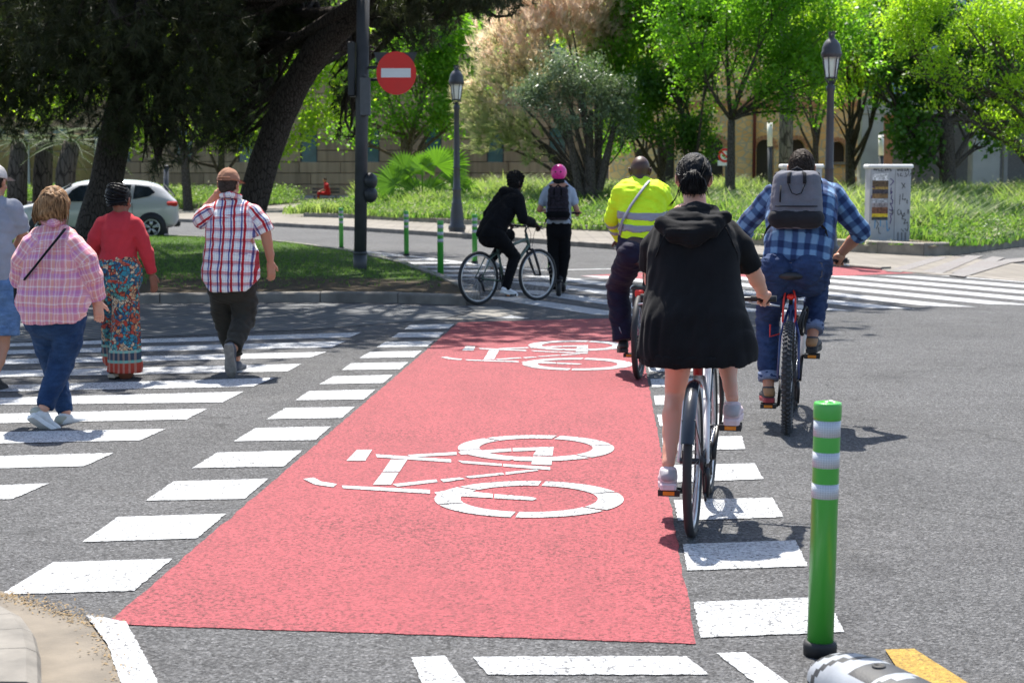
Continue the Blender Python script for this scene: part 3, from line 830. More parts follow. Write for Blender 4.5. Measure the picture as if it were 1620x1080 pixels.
tree('dense_tree', 'dense dark green tree hiding its trunk just left of the slender forked tree', gnd(1098, 60), P(1098, 210, 60),
     [PB(1092, 60, 60, 1.4, 2.2), PB(1090, 150, 60, 1.2, 1.6), PB(1075, 215, 60, 1.1, .9), PB(1100, -20, 60, 1.7, 1.7), PB(1075, 10, 60, 1.5, 1.2), PB(1130, 10, 60, 1.4, 1.2), PB(1050, 130, 60, 1.0, 1.2), PB(1108, 225, 60, .7, .8)], L_DARK, 15000, .14, .16, clump=.14)
tree('glossy_tree', 'broad glossy bright green tree above the man in the yellow jacket', gnd(1050, 63), P(1045, 215, 63),
     [PB(1000, 60, 62, 1.8, 1.5), PB(1040, 110, 62, 1.6, 1.3), PB(1010, 150, 61, 1.5, 1.0), PB(985, 20, 63, 1.6, 1.3), PB(955, 90, 62.5, 1.2, .9), PB(965, 225, 62, .8, .5), PB(1030, 190, 61, 1.2, .9), PB(1050, 30, 62, 1.7, 1.4), PB(1000, 200, 61, .9, .5), PB(1000, -40, 62, 2.4, 1.4)],
     L_GREEN, 25000, .14, .15, clump=.15, up=.6)
tree('shade_tree', 'bright green tree filling the gap between the olive and the slender tree', gnd(1010, 72), P(1012, 235, 72),
     [PB(970, 110, 72, 1.8, 1.4), PB(1030, 60, 72, 2.2, 1.6), PB(1075, 120, 72, 1.7, 1.3), PB(985, 190, 71, 1.5, .9), PB(1050, 180, 71, 1.6, 1.0), PB(1100, 190, 71, 1.1, .9), PB(940, 40, 72, 1.8, 1.4), PB(1090, 20, 72, 2.0, 1.4)],
     L_YELLOW, 13000, .17, .17, clump=.18)
ol = tree('olive_tree', 'grey green olive tree with several dark twisted trunks in the tall grass', gnd(938, 58), P(935, 250, 58),
     [PB(865, 145, 58, 1.1, .8), PB(915, 125, 57.5, 1.0, 1.0), PB(955, 165, 58, 1.0, .8), PB(835, 150, 58, .7, .35), PB(905, 185, 57.5, 1.0, .6), PB(975, 140, 58, .8, .6), PB(890, 105, 58, .6, .45), PB(990, 205, 58, .5, .6), PB(1000, 165, 58, .6, .5)],
     L_OLIVE, 9000, .15, .20, aspect=.3, clump=.16, limb_r=.22, shell=.1)
for a, b in (((922, 300), (898, 195)), ((940, 300), (972, 200)), ((930, 300), (935, 175))):
    MB().tube(bez(P(a[0], a[1] + 30, 58), P(b[0], b[1], 58), (0, .1, 0), 6), [.2, .17, .15, .14, .11, .08], 8).build('trunk', M_BARK, ol)
ta = thing('tamarisk_tree', 'feathery tan and green tamarisk arching behind the olive tree', 'tree', tuple(gnd(950, 61)))
tb = [PB(800, 70, 61, 1.5, 1.2), PB(850, 30, 61, 1.6, 1.2), PB(900, 20, 61, 1.6, 1.2), PB(940, 60, 62, 1.4, 1.3), PB(780, 130, 61, 1.2, 1.0), PB(760, 180, 61, 1.0, .9), PB(790, 200, 60.5, 1.2, .8), PB(840, 120, 61.5, 1.5, 1.1), PB(750, 150, 61, .8, .8), PB(765, 230, 61, .8, .5), PB(830, 215, 60.5, 1.0, .7), PB(880, -20, 61.5, 2.2, 1.2), PB(960, 10, 62, 1.5, 1.5), PB(850, 245, 60, .7, .4)]
for c, r in tb:
    MB().tube(bez(gnd(945, 61, .3), c, (0, 0, .6), 8), [.12, .10, .1, .08, .06, .045, .03, .015], 6).build('trunk', M_BARK, ta)
Cn, rel = blob_points(tb, 3000, NPR, .1)
cc = np.array([px2x(880, 61), 61, 2.5]); D = unit(unit(Cn - cc) + np.array([0, 0, .1]))
upn = np.clip((Cn[:, 2] - 3.6) / 4.0 + NPR.normal(size=len(Cn)) * .3, 0, 1)
needles('crown', Cn, D, .42, .035, L_TAMA, ta, 12, .45, tint=upn)
tree('shade_tree', 'mid green tree with a pale trunk directly below the no entry sign', gnd(640, 84), P(640, 215, 84),
     [PB(600, 120, 84, 2.4, 1.8), PB(670, 90, 84, 2.6, 2.0), PB(730, 110, 84, 2.2, 1.7), PB(660, 170, 83, 2.0, 1.2), PB(720, 175, 84, 1.7, 1.2), PB(590, 190, 84, 1.9, 1.1), PB(770, 70, 84, 2.0, 1.6), PB(700, 40, 84, 2.8, 1.8), PB(560, 215, 84, 1.3, .7), PB(620, 40, 84, 3.0, 2.0)],
     L_GREEN, 16000, .22, .28, bark=bark_mat('pale_bark', (.16, .12, .08), (.24, .19, .14), 6), clump=.25)
tree('shade_tree', 'sunlit yellow green tree glimpsed behind the dark upright pine', gnd(300, 72), P(290, 225, 72),
     [PB(130, 90, 74, 2.4, 1.5), PB(260, 120, 72, 2.4, 2.0), PB(440, 180, 72, 1.8, 1.5), PB(340, 190, 72, 1.6, 1.0), PB(500, 130, 73, 2.0, 1.8), PB(220, 200, 72, 1.4, .8), PB(520, 60, 73, 2.2, 1.6), PB(380, 120, 73, 2.2, 1.6), PB(90, 160, 73, 1.8, 1.2), PB(450, 90, 73, 2, 1.5)],
     L_YELLOW, 15000, .22, .22, clump=.25)
tree('shade_tree', 'thin trunked shaded tree in front of the stone courses between the pines', gnd(352, 78), P(350, 230, 78),
     [PB(340, 120, 78, 2.5, 1.8), PB(420, 80, 78, 2.5, 2), PB(300, 60, 78, 2.6, 2), PB(180, 60, 78, 2.6, 2), PB(60, 60, 78, 3, 2), PB(20, 130, 78, 2.6, 1.6)], L_DARK, 9000, .26, .2, clump=.25)
tree('robinia_tree', 'bright yellow green feathery tree filling the upper right corner', gnd(1640, 46), P(1640, 180, 46),
     [PB(1480, 50, 46, 1.6, .9), PB(1560, 40, 46, 1.7, 1.0), PB(1610, 110, 45.5, 1.4, .9), PB(1540, 120, 45.5, 1.3, .6), PB(1460, 100, 46, 1.0, .5), PB(1580, 190, 45.5, 1.0, .5), PB(1620, 30, 46, 1.6, 1.1), PB(1520, -30, 46, 2.0, 1.0), PB(1610, 220, 45.5, .8, .35), PB(1500, 160, 45.5, .7, .3), PB(1430, 30, 46, .9, .5)],
     L_YELLOW, 14000, .12, .2, clump=.10, aspect=.45, up=.9)
tree('mulberry_tree', 'dark leafy tree with a thick black trunk behind the painted utility cabinet', gnd(1500, 60), P(1497, 190, 60),
     [PB(1430, 190, 60, 1.1, .9), PB(1450, 240, 59.5, 1.0, .7), PB(1400, 150, 60, .9, .6), PB(1470, 140, 60, 1.5, 1.1), PB(1560, 150, 61, 1.6, 1.0), PB(1410, 60, 60, 1.6, 1.6), PB(1500, 60, 61, 2.2, 1.6), PB(1590, 80, 61, 2.0, 1.5), PB(1395, 110, 60, .7, .7), PB(1550, 225, 61, .8, .5), PB(1445, 205, 59.3, .9, .8), PB(1420, -10, 60, 2, 1.3), PB(1590, 190, 61, 1.4, .8)],
     L_DARK, 15000, .19, .34, clump=.2, aspect=.8)
tree('young_tree', 'pale lime green tree with a split trunk right of the near street lamp', gnd(1345, 64), P(1344, 205, 64),
     [PB(1350, 100, 64, 1.6, 1.5), PB(1385, 130, 64, 1.0, 1.0), PB(1330, 155, 64, 1.1, .7), PB(1365, 50, 64, 1.5, 1.2), PB(1320, 60, 64, 1.2, 1.0), PB(1395, 90, 64, .8, .8), PB(1340, 0, 64, 1.8, 1.1), PB(1300, 20, 64, 1.2, 1.0)],
     L_YELLOW, 12000, .13, .22, clump=.12)
pt = thing('palm_tree', 'straight grey palm trunk behind the man with the backpack', 'tree', tuple(gnd(1243, 70)))
MB().tube([P(1243, 330, 70), P(1243, 250, 70), P(1244, 180, 70), P(1244, 60, 70), P(1244, -80, 70)], [.34, .3, .3, .28, .27], 12).build('trunk', bark_mat('palm_bark', (.11, .10, .085), (.24, .22, .19), 3), pt)
def frond(mb, a, d, ln, up, w, n=26, sag=.5):
    d = np.asarray(d, float); pts = [np.asarray(a) + d * ln * t + np.array([0, 0, up * t - sag * t * t]) * ln for t in np.linspace(0, 1, 9)]
    mb.tube(pts, [.03 * (1 - .8 * i / 8) for i in range(9)], 5)
    sd_ = unit(np.cross(d, [0, 0, 1.]))
    for i in range(n):
        t = .12 + .86 * i / n; k = t * 8; j = int(k); p = pts[j] + (pts[min(j + 1, 8)] - pts[j]) * (k - j)
        for s_ in (-1, 1):
            l_ = w * math.sin(math.pi * (.12 + .8 * t)); e = p + sd_ * s_ * l_ + d * l_ * .55 + np.array([0, 0, -l_ * .25])
            u = d * .022
            b = len(mb.V); mb.add([p - u, p + u, e], [[0, 1, 2]], False, 0)
M_PALM = leaf_mat('palm_leaf', (.05, .085, .02), (.09, .14, .03), .4)
for k_, (px, Y, lab) in enumerate(((28, 66, 'leftmost short palm trunk behind the grey shirted man'), (68, 67, 'middle short palm trunk of three behind the parked cars'), (104, 65, 'short palm with arching fronds, nearest of three to the dark pine'))):
    pr = thing('palm_tree', lab, 'tree', tuple(gnd(px, Y)), group='short palms behind the parked cars')
    top = P(px + (10 if k_ == 2 else 3), 225, Y)
    MB().tube([gnd(px, Y, -.1), P(px, 270, Y), top], [.42, .4, .34], 12).build('trunk', bark_mat('palm_bark_dark', (.06, .05, .04), (.14, .12, .10), 3), pr)
    for i in range(14):
        a = i * 2.4; mb = MB(); frond(mb, top, (math.cos(a), math.sin(a), 0), 2.1 + .5 * (i % 3), .75 - .06 * i, .42)
        mb.build('frond', M_PALM, pr)
for z_ in range(16):
    a = z_ * 2.4; mb = MB(); frond(mb, P(1244, -80, 70), (math.cos(a), math.sin(a), 0), 2.4, .7 - .06 * z_, .42); mb.build('frond', M_PALM, pt)
# fan palm by the far street lamp
M_FANL = leaf_mat('fan_palm_leaf', (.10, .20, .03), (.20, .32, .06), .45, .3)
fp = thing('fan_palm', 'low fan palm with broad bright fronds left of the far street lamp', 'plant', tuple(gnd(668, 62)))
f0 = P(668, 318, 62)
for (px, py, sz) in ((690, 262, .75), (668, 268, .65), (710, 262, .8), (640, 268, .7), (625, 292, .85), (640, 285, .6), (712, 288, .7), (655, 275, .5), (615, 300, .6), (685, 300, .6), (730, 300, .6), (650, 300, .6)):
    c = P(px, py, 62 + NPR.uniform(-.6, .6)); mb = MB()
    mb.tube(bez(f0, c, (0, 0, .15), 5), .03, 5)
    ax = unit(c - f0); nr = unit(np.array([NPR.uniform(-.5, .5), -1, NPR.uniform(.2, .9)])); nr = unit(nr - ax * (nr @ ax)); sd_ = np.cross(ax, nr)
    K = 23; sz *= 1.25
    for i in range(K):
        a = (i / (K - 1) - .5) * 3.6; d1 = ax * math.cos(a) + sd_ * math.sin(a); d2 = ax * math.cos(a + .085) + sd_ * math.sin(a + .085); d3 = ax * math.cos(a - .085) + sd_ * math.sin(a - .085)
        e = c + d1 * sz * (1 - .25 * abs(a) / 1.8) - np.array([0, 0, .08 * sz]) + nr * NPR.uniform(-.04, .04)
        mb.add([c, c + d3 * sz * .6 + nr * .012, e, c + d2 * sz * .6 - nr * .012], [[0, 1, 2], [0, 2, 3]])
    mb.build('frond', M_FANL, fp)

# ---- planted beds: soil, kerb, wild grass
BED = [(480, 343), (560, 345), (720, 354), (860, 361), (1000, 368), (1150, 377), (1350, 391), (1470, 397)]
bedf = [G(x, y, .12) for x, y in BED]
bedr = [G(1482, 398, .12), G(1560, 388, .12), G(1640, 379, .12), G(1850, 362, .12)]
bedl = [G(x, y, .12) for x, y in [(-420, 319), (-100, 323), (100, 326), (280, 331), (400, 327), (475, 321)]]
kerb('bed_kerb', bedf + bedr, .25, .27, 1.3, 1, -.02, mat('pale_kerb_stone', (.22, .20, .17), .85, .3, 3.5, .5, 40))
kerb('bed_kerb', bedl, .3, .34, 1.3, 1, .1)
def mound(x, y):
    return .22 + .36 * np.clip((y - 45) / 25, 0, 1) * np.clip((x + 9) / 8, 0, 1) + .08 * np.sin(x * .6) * np.sin(y * .35)
def bed(name, front, back, left=None):
    q = resample(front, 1.5); V, F = [], []
    ss = np.linspace(0, 1, 14) ** 1.5
    for p in q:
        for s_ in ss:
            y = p[1] + .2 + (back - p[1]) * s_; x = p[0] + (p[0] * (y / p[1] - 1) * .8 if left is None else left * s_)
            V.append((x, y, float(mound(x, y)) - (.06 if s_ < .01 else 0)))
    n = len(ss)
    F = [[i * n + k, (i + 1) * n + k, (i + 1) * n + k + 1, i * n + k + 1] for i in range(len(q) - 1) for k in range(n - 1)]
    return props(mesh(name, V, F, M_SOIL, smooth=True), kind='structure')
bed('planting_bed', bedf + bedr, 104)
bed('planting_bed', bedl, 104, -6.0)
def grass(name, label, n, front, back, hmul, tbias, seed, left=None, dmax=1.0, wd=.03):
    rng = np.random.default_rng(seed); q = np.array(resample(front, .5))
    i = rng.integers(0, len(q), n); s_ = rng.random(n) ** 1.6 * dmax
    p = q[i]; y = p[:, 1] + .35 + (back - p[:, 1]) * s_; x = p[:, 0] + ((p[:, 0] * (y / p[:, 1] - 1) * .8) if left is None else left * s_) + rng.normal(size=n) * .3
    z = mound(x, y) - .05
    cl = np.sin(x * 1.3 + np.sin(y * .7) * 2) * np.sin(y * .9 + x * .4) ; cl2 = np.sin(x * .37 + 1.3) * np.sin(y * .21 + x * .11)
    edge = np.clip((y - p[:, 1]) / 5, .35, 1); ppx = 810 + x / y * FPX; edge = np.where((np.abs(ppx - 512) < 48) & (y > 62), edge * .25, edge)
    clr = ((np.abs(x - px2x(1406, 35.9)) < .7) & (y < 37.2)) | ((np.abs(x - px2x(1268, 38.)) < .7) & (y < 39.2)); edge = np.where(clr, .05, edge)
    h = (.55 + .18 * cl + .22 * cl2) * rng.uniform(.5, 1.25, n) * edge * hmul
    az = rng.uniform(0, 6.28, n); lean = rng.uniform(.1, .6, n)
    d = np.stack([np.cos(az) * lean + .15, np.sin(az) * lean, np.ones(n)], 1); s = np.stack([np.sin(az + .8), -np.cos(az + .8), np.zeros(n)], 1) * (wd * rng.uniform(.6, 1.5, n))[:, None]
    b = np.stack([x, y, z], 1)
    mid = b + d * (h * .55)[:, None]; tip = b + d * h[:, None] + np.stack([np.cos(az), np.sin(az), -.45 * np.ones(n)], 1) * (h * .28)[:, None]
    V = np.stack([b - s, b + s, mid + s * .8, mid - s * .8, tip], 1).reshape(-1, 3)
    k = np.arange(n) * 5
    F = np.concatenate([np.stack([k, k + 1, k + 2], 1), np.stack([k, k + 2, k + 3], 1), np.stack([k + 3, k + 2, k + 4], 1)])
    o = mesh(name, V, F, L_GRASS)
    tn = np.clip(rng.random(n) * .55 + .22 * cl + .25 * cl2 + tbias, 0, 1)
    a = o.data.attributes.new('tint', 'FLOAT', 'FACE'); a.data.foreach_set('value', np.tile(tn, 3).astype(np.float32))
    pick = rng.random(n) < .05
    pl = needles('grass_plumes', tip[pick] - [0, 0, .04], np.tile([.35, 0, .6], (pick.sum(), 1)), .14, .018, L_PLUME, o, 5, .35, rng=rng)
    props(pl, kind='stuff')
    return props(o, label, 'grass', kind='stuff')
L_PLUME = leaf_mat('grass_plume', (.42, .42, .28), (.60, .57, .44), .4, .8, (1.1, 1.1, .9))
grass('wild_grass', 'tall wild grass filling the planted bed behind the pavement', 120000, bedf + bedr, 100, 1.45, .02, 31, dmax=.75)
grass('wild_grass', 'tall green grass in the bed behind the parked cars', 45000, bedl, 100, 1.45, .0, 32, left=-6.0)
# low leafy weeds at the front of the beds and seedy plumes
def weeds(name, label, n, front, back, seed, m, size, hz, left=None, dm=.3):
    rng = np.random.default_rng(seed); q = np.array(resample(front, .5)); k = n // 25
    i = rng.integers(0, len(q), k); s_ = rng.random(k) ** 1.5 * dm; p = q[i]
    y = p[:, 1] + .45 + (back - p[:, 1]) * s_; x = p[:, 0] + ((p[:, 0] * (y / p[:, 1] - 1) * .8) if left is None else left * s_)
    hh = hz * rng.uniform(.4, 1.2, k)
    C = np.repeat(np.stack([x, y, mound(x, y)], 1), 25, 0) + rng.normal(size=(k * 25, 3)) * [.25, .25, 0]
    C[:, 2] += np.repeat(hh, 25) * rng.random(k * 25)
    C[(np.abs(C[:, 0] - px2x(1406, 35.9)) < .75) & (C[:, 1] < 37.3), 2] = .0; C[(np.abs(C[:, 0] - px2x(1268, 38.)) < .7) & (C[:, 1] < 39.2), 2] = .0
    o = leaves(name, C, size, m, None, .6, .5, np.clip(np.repeat(rng.random(k), 25) + rng.normal(size=k * 25) * .15, 0, 1), rng=rng)
    return props(o, label, 'weeds', kind='stuff')
L_WEED = leaf_mat('weed_leaf', (.06, .13, .022), (.18, .26, .06), .5, .5, (1.2, 1.35, .7))
weeds('weeds', 'leafy green weeds along the front of the bed', 60000, bedf + bedr, 95, 41, L_WEED, .075, .45)
weeds('weeds', 'leafy green weeds behind the parked cars', 36000, bedl, 95, 42, L_WEED, .11, .9, -6.0, .5)
# lawn blades near the edge of the island that catch the light
rng = np.random.default_rng(77); n = 26000
x = rng.uniform(-14, -.9, n); y = rng.uniform(22.5, 42, n)
poly = np.array(lawn_out); c_ = np.zeros(n, bool)
for a, b in zip(poly, np.roll(poly, -1, 0)):
    c_ ^= ((a[1] > y) != (b[1] > y)) & (x < (b[0] - a[0]) * (y - a[1]) / (b[1] - a[1] + 1e-9) + a[0])
keep = c_ & ((y > 24.6 + .6 * np.sin(x * 1.7)) | (rng.random(n) < .15)); x, y = x[keep], y[keep]; n = len(x)
needles('x', np.stack([x, y, np.full(n, .10)], 1), np.tile([0, 0, 1.], (n, 1)), .06, .012, L_GRASS, None, 3, .5, tint=rng.random(n) * .25, rng=rng).name = 'lawn_grass'
props(bpy.data.objects['lawn_grass'], 'short mown grass covering the lawn island', 'grass', kind='stuff')
# ================================================================ street furniture and vehicles
M_IRON = mat('dark_grey_iron', (.055, .058, .065), .5, .2, 4, .15, 80, spec=.4)
M_GREENP = mat('glossy_green_plastic', (.055, .34, .042), .32, .06, 3, spec=.6)
def reflective():
    t = NT('reflective_white_band'); c = t.co()
    u = t.math('MULTIPLY', t.node('Math', 0, dict(operation='ARCTAN2'), i0=t.sep(c)[1], i1=t.sep(c)[0]), 5.2)
    cv = t.n.new('ShaderNodeCombineXYZ'); t.put(cv.inputs[0], u); t.put(cv.inputs[1], t.math('MULTIPLY', t.sep(c)[2], 125.0))
    e = t.vor(cv.outputs[0], 1.0, 'DISTANCE_TO_EDGE', Randomness=.0)
    col = t.mix(t.ramp(e, [(.05, 0), (.15, 1)]), (.55, .57, .60), (.38, .40, .44))
    return t.fin(col, .35, spec=.5)
M_REFL = reflective()
M_RUBBER = mat('black_rubber', (.018, .018, .019), .65, .2, 20)
# --- flexible green posts
def post(name, label, loc, h, r, group, seg=32, tilt=(0, 0)):
    t = thing(name, label, 'post', tuple(loc), group=group)
    t.rotation_euler = (tilt[0], tilt[1], 0)
    m = MB(); m.lathe([(r * 1.25, 0), (r * 1.28, .035 * h / .88), (r * 1.22, .048 * h / .88), (r * 1.0, .05 * h / .88)], seg); m.build('base', M_RUBBER, t, False)
    zb = [.435, .495, .575, .635, .725, .785, .885, .985, 1.0]
    body = MB(); body.lathe([(r, .05 * h / .88), (r, .93 * h), (r * .98, .935 * h)], seg); body.build('tube', M_GREENP, t, False)
    cap = MB(); cap.lathe([(r * 1.03, .93 * h), (r * 1.05, .94 * h), (r * 1.05, .988 * h), (r * 1.0, .996 * h), (r * .8, h * .998), (r * .72, h * .990), (r * .45, h * .992), (r * .4, h * 1.0), (0.001, h * 1.003)], seg); cap.build('cap', M_GREENP, t, False)
    for a, b in ((.865, .928), (.745, .805), (.625, .682)):
        q = MB(); q.lathe([(r * .99, a * h), (r * 1.012, a * h), (r * 1.012, b * h), (r * .99, b * h)], seg); q.build('reflective_band', M_REFL, t, False)
    return t
gl = 'flexible green posts beside the cycle lane'
g0 = G(1297, 1035)
post('marker_post', 'large green post with white bands in the right foreground', g0, .885, .0455, gl, 40, (0, .012))
for px, py, lab in ((697, 440, 'green post in front of the others left of the green bicycle'), (643, 405, 'green post between the grey signal pole and the far street lamp'),
                    (540, 394, 'green post just left of the grey signal pole'), (751, 417, 'green post behind the rear wheel of the green bicycle'),
                    (871, 428, 'green post behind the front wheel of the green bicycle'), (419, 372, 'green post beside the elbow of the man in the brown cap')):
    post('marker_post', lab, G(px, py), .93, .05, gl, 16)

# --- rubber lane separator in the near right corner
def separator():
    c = G(1475, 1110); root = thing('lane_separator', 'low black and white rubber lane separator beside the near green post', 'separator', (c[0], c[1], 0))
    a, b = G(1304, 1064), G(1475, 1175)
    d = np.array([.36, -.93]); ln = .95; d = d / np.linalg.norm(d); n = np.array([-d[1], d[0]])
    def sec(s, w, h):                       # cross-section at distance s from the tip
        out = []
        for k in range(13):
            q = math.pi * k / 12; out.append((*(a[:2] + d * s + n * (-w * math.cos(q))), .01 + h * math.sin(q) ** .8))
        return out
    st = [(0, .045, .025), (.03, .085, .055), (.07, .11, .078), (.12, .123, .092), (.2, .132, .102), (.3, .136, .107), (.42, .138, .108), (.9, .138, .108)]
    V, F, I = [], [], []
    fine = np.linspace(0, .9, 61); W = np.interp(fine, [q[0] for q in st], [q[1] for q in st]); Hh = np.interp(fine, [q[0] for q in st], [q[2] for q in st])
    for s, w, h in zip(fine, W, Hh): V += sec(s, w, h)
    for i in range(60):
        for k in range(12):
            f = fine[i] + .10 * abs(k - 5.5) / 5.5
            I.append(1 if any(lo < f < hi for lo, hi in ((.10, .135), (.19, .225), (.46, .56), (.70, .78))) or f < .05 or (.27 < fine[i] < .40 and 3 <= k <= 8) else 0)
            F.append([i * 13 + k, (i + 1) * 13 + k, (i + 1) * 13 + k + 1, i * 13 + k + 1])
    o = mesh('body', V, F, [mat('white_rubber', (.25, .265, .29), .45, .12, 10, .15, 150), mat('grey_rubber', (.028, .028, .030), .5, .3, 12, .3, 120)], root, True, mi=I)
    m = MB(); q = a[:2] + d * .33 + n * -.01; m.lathe([(.022, 0), (.022, .012), (.016, .016), (.014, .010), (.001, .010)], 20, (q[0], q[1], .108)); m.build('bolt', M_RUBBER, root)
separator()

# --- street lamps
def lamp(label, base, h, group):
    t = thing('street_lamp', label, 'street lamp', tuple(base), group=group)
    s = h / 4.75
    m = MB(); m.lathe([(r * s, z * s) for r, z in ((.24, 0), (.24, .1), (.22, .14), (.25, .2), (.25, .28), (.2, .32), (.19, .55), (.165, .8), (.15, .86), (.16, .9), (.13, .95), (.115, 1.25), (.13, 1.28), (.13, 1.33), (.105, 1.36), (.09, 1.9), (.105, 1.93), (.09, 1.97), (.075, 3.55), (.095, 3.58), (.095, 3.66), (.06, 3.70), (.05, 3.78))], 20)
    m.build('post', M_IRON, t, False)
    lan = MB()
    for k in range(6):
        q = 2 * math.pi * k / 6
        lan.tube([(0.1160 * s * math.cos(q), 0.1160 * s * math.sin(q), 3.84 * s), (0.1800 * s * math.cos(q), 0.1800 * s * math.sin(q), 4.28 * s)], .014 * s, 6)
        lan.tube([(.05 * s * math.cos(q), .05 * s * math.sin(q), 3.70 * s), (.13 * s * math.cos(q), .13 * s * math.sin(q), 3.83 * s)], .012 * s, 5)
    lan.torus((0, 0, 3.84 * s), (0, 0, 1), 0.1176 * s, .016 * s, 24, 6); lan.torus((0, 0, 4.28 * s), (0, 0, 1), 0.1824 * s, .02 * s, 24, 6)
    L = lan.build('lantern', M_IRON, t, False)
    g = MB(); g.lathe([(0.1080 * s, 3.85 * s), (0.1696 * s, 4.27 * s)], 6, smooth=False)
    tg = NT('frosted_lamp_glass'); tg.fin((.80, .79, .74), .35, Transmission_Weight=.55)
    g.build('glass', tg.m, L, False)
    d = MB(); d.lathe([(r * s * .8, z * s) for r, z in ((.24, 4.28), (.27, 4.30), (.275, 4.36), (.25, 4.40), (.245, 4.46), (.21, 4.55), (.15, 4.62), (.09, 4.655), (.07, 4.68), (.085, 4.70), (.085, 4.74), (.06, 4.75))], 24)
    D = d.build('hood', M_IRON, t, False)
    f = MB()
    for k in range(8):
        q = 2 * math.pi * k / 8; f.box((.06 * s * math.cos(q), .075 * s * math.sin(q), 4.775 * s), (.03 * s, .03 * s, .06 * s))
    f.build('finial', M_IRON, D, False)
    return t
lamp('farther street lamp with lantern, right of the red no entry sign', G(723, 373), 4.6, 'cast iron street lamps')
lamp('nearer and taller looking street lamp with lantern behind the man with the backpack', G(1309, 411, .1), 4.12, 'cast iron street lamps')

# --- signal pole with its boxes, and the signs on it
Yp = 27.2; pb = gnd(569, Yp, .1); pt_ = P(575, -40, Yp)
pole = thing('signal_pole', 'thick dark grey pole on the lawn carrying a traffic sign', 'pole', tuple(pb))
m = MB(); m.tube([pb + [0, 0, -.1], P(570, 400, Yp)], .115, 20); m.tube([P(570, 400, Yp), pt_], .105, 20)
m.tube([P(570, 402, Yp), P(570, 398, Yp)], .122, 20); m.build('shaft', M_IRON, pole)
m = MB(); a = P(578, 153, Yp - .16); m.box(a, (.17, .14, .62), bev=.01); m.tube([P(578, 120, Yp - .14), P(577, 122, Yp - .02)], .02, 8); m.build('control_box', mat('grey_box_paint', (.10, .105, .115), .5), pole)
m = MB(); m.box(P(557, 110, Yp + .05), (.12, .3, .9), bev=.02); m.build('signal_head', mat('dark_box_paint', (.03, .033, .038), .5), pole)
m = MB()
for z in (-.1, .12): m.ell(P(588, 300, Yp - .02) + [-.02, 0, z + .02], (.12, .14, .14), 14, 10)
m.box(P(583, 300, Yp) + [-.03, 0, 0], (.16, .14, .3)); m.build('pedestrian_signal', mat('dark_box_paint', (.03, .033, .038), .5), pole)
sc_ = P(627, 116, Yp - .12)
sign = thing('no_entry_sign', 'round red no entry sign with white bar beside the grey pole', 'sign', tuple(sc_))
SR = Matrix.Rotation(R(90), 3, 'X') @ Matrix.Identity(3)
def disc(c, r, th, m_, name, parent, n=48, rx=1.0):
    mb = MB(); V = [(c[0] + rx * r * math.cos(q), c[1] - th, c[2] + r * math.sin(q)) for q in np.linspace(0, 2 * math.pi, n, False)]
    V += [(v[0], c[1] + th, v[2]) for v in V]
    mb.add(V, [list(range(n)), list(range(2 * n - 1, n - 1, -1))] + [[i, n + i, n + (i + 1) % n, (i + 1) % n] for i in range(n)]); return mb.build(name, m_, parent)
plate = disc(sc_, .352, .014, mat('sign_red', (.80, .020, .014), .38, .06, 3), 'plate', sign, rx=.93)
m = MB(); m.box(sc_ + [-.005, -.018, .003], (.485, .012, .148)); m.build('bar', mat('sign_white', (.85, .85, .86), .4, .05, 3), plate)
m = MB(); m.prism([(-.37, 0), (.34, 0), (.28, -.16), (-.31, -.16)], -.01, .01)
V = [(sc_[0] + v[0], sc_[1] + .03 + v[2], sc_[2] + .34 + v[1]) for v in m.V]; m.V = V; m.build('backing_plate', M_IRON, sign)
m = MB(); m.tube([sc_ + [0, .03, .1], (pb[0] + .1, Yp, sc_[2] + .1)], .025, 8); m.tube([sc_ + [0, .03, -.1], (pb[0] + .1, Yp, sc_[2] - .1)], .025, 8); m.build('bracket', M_IRON, sign)

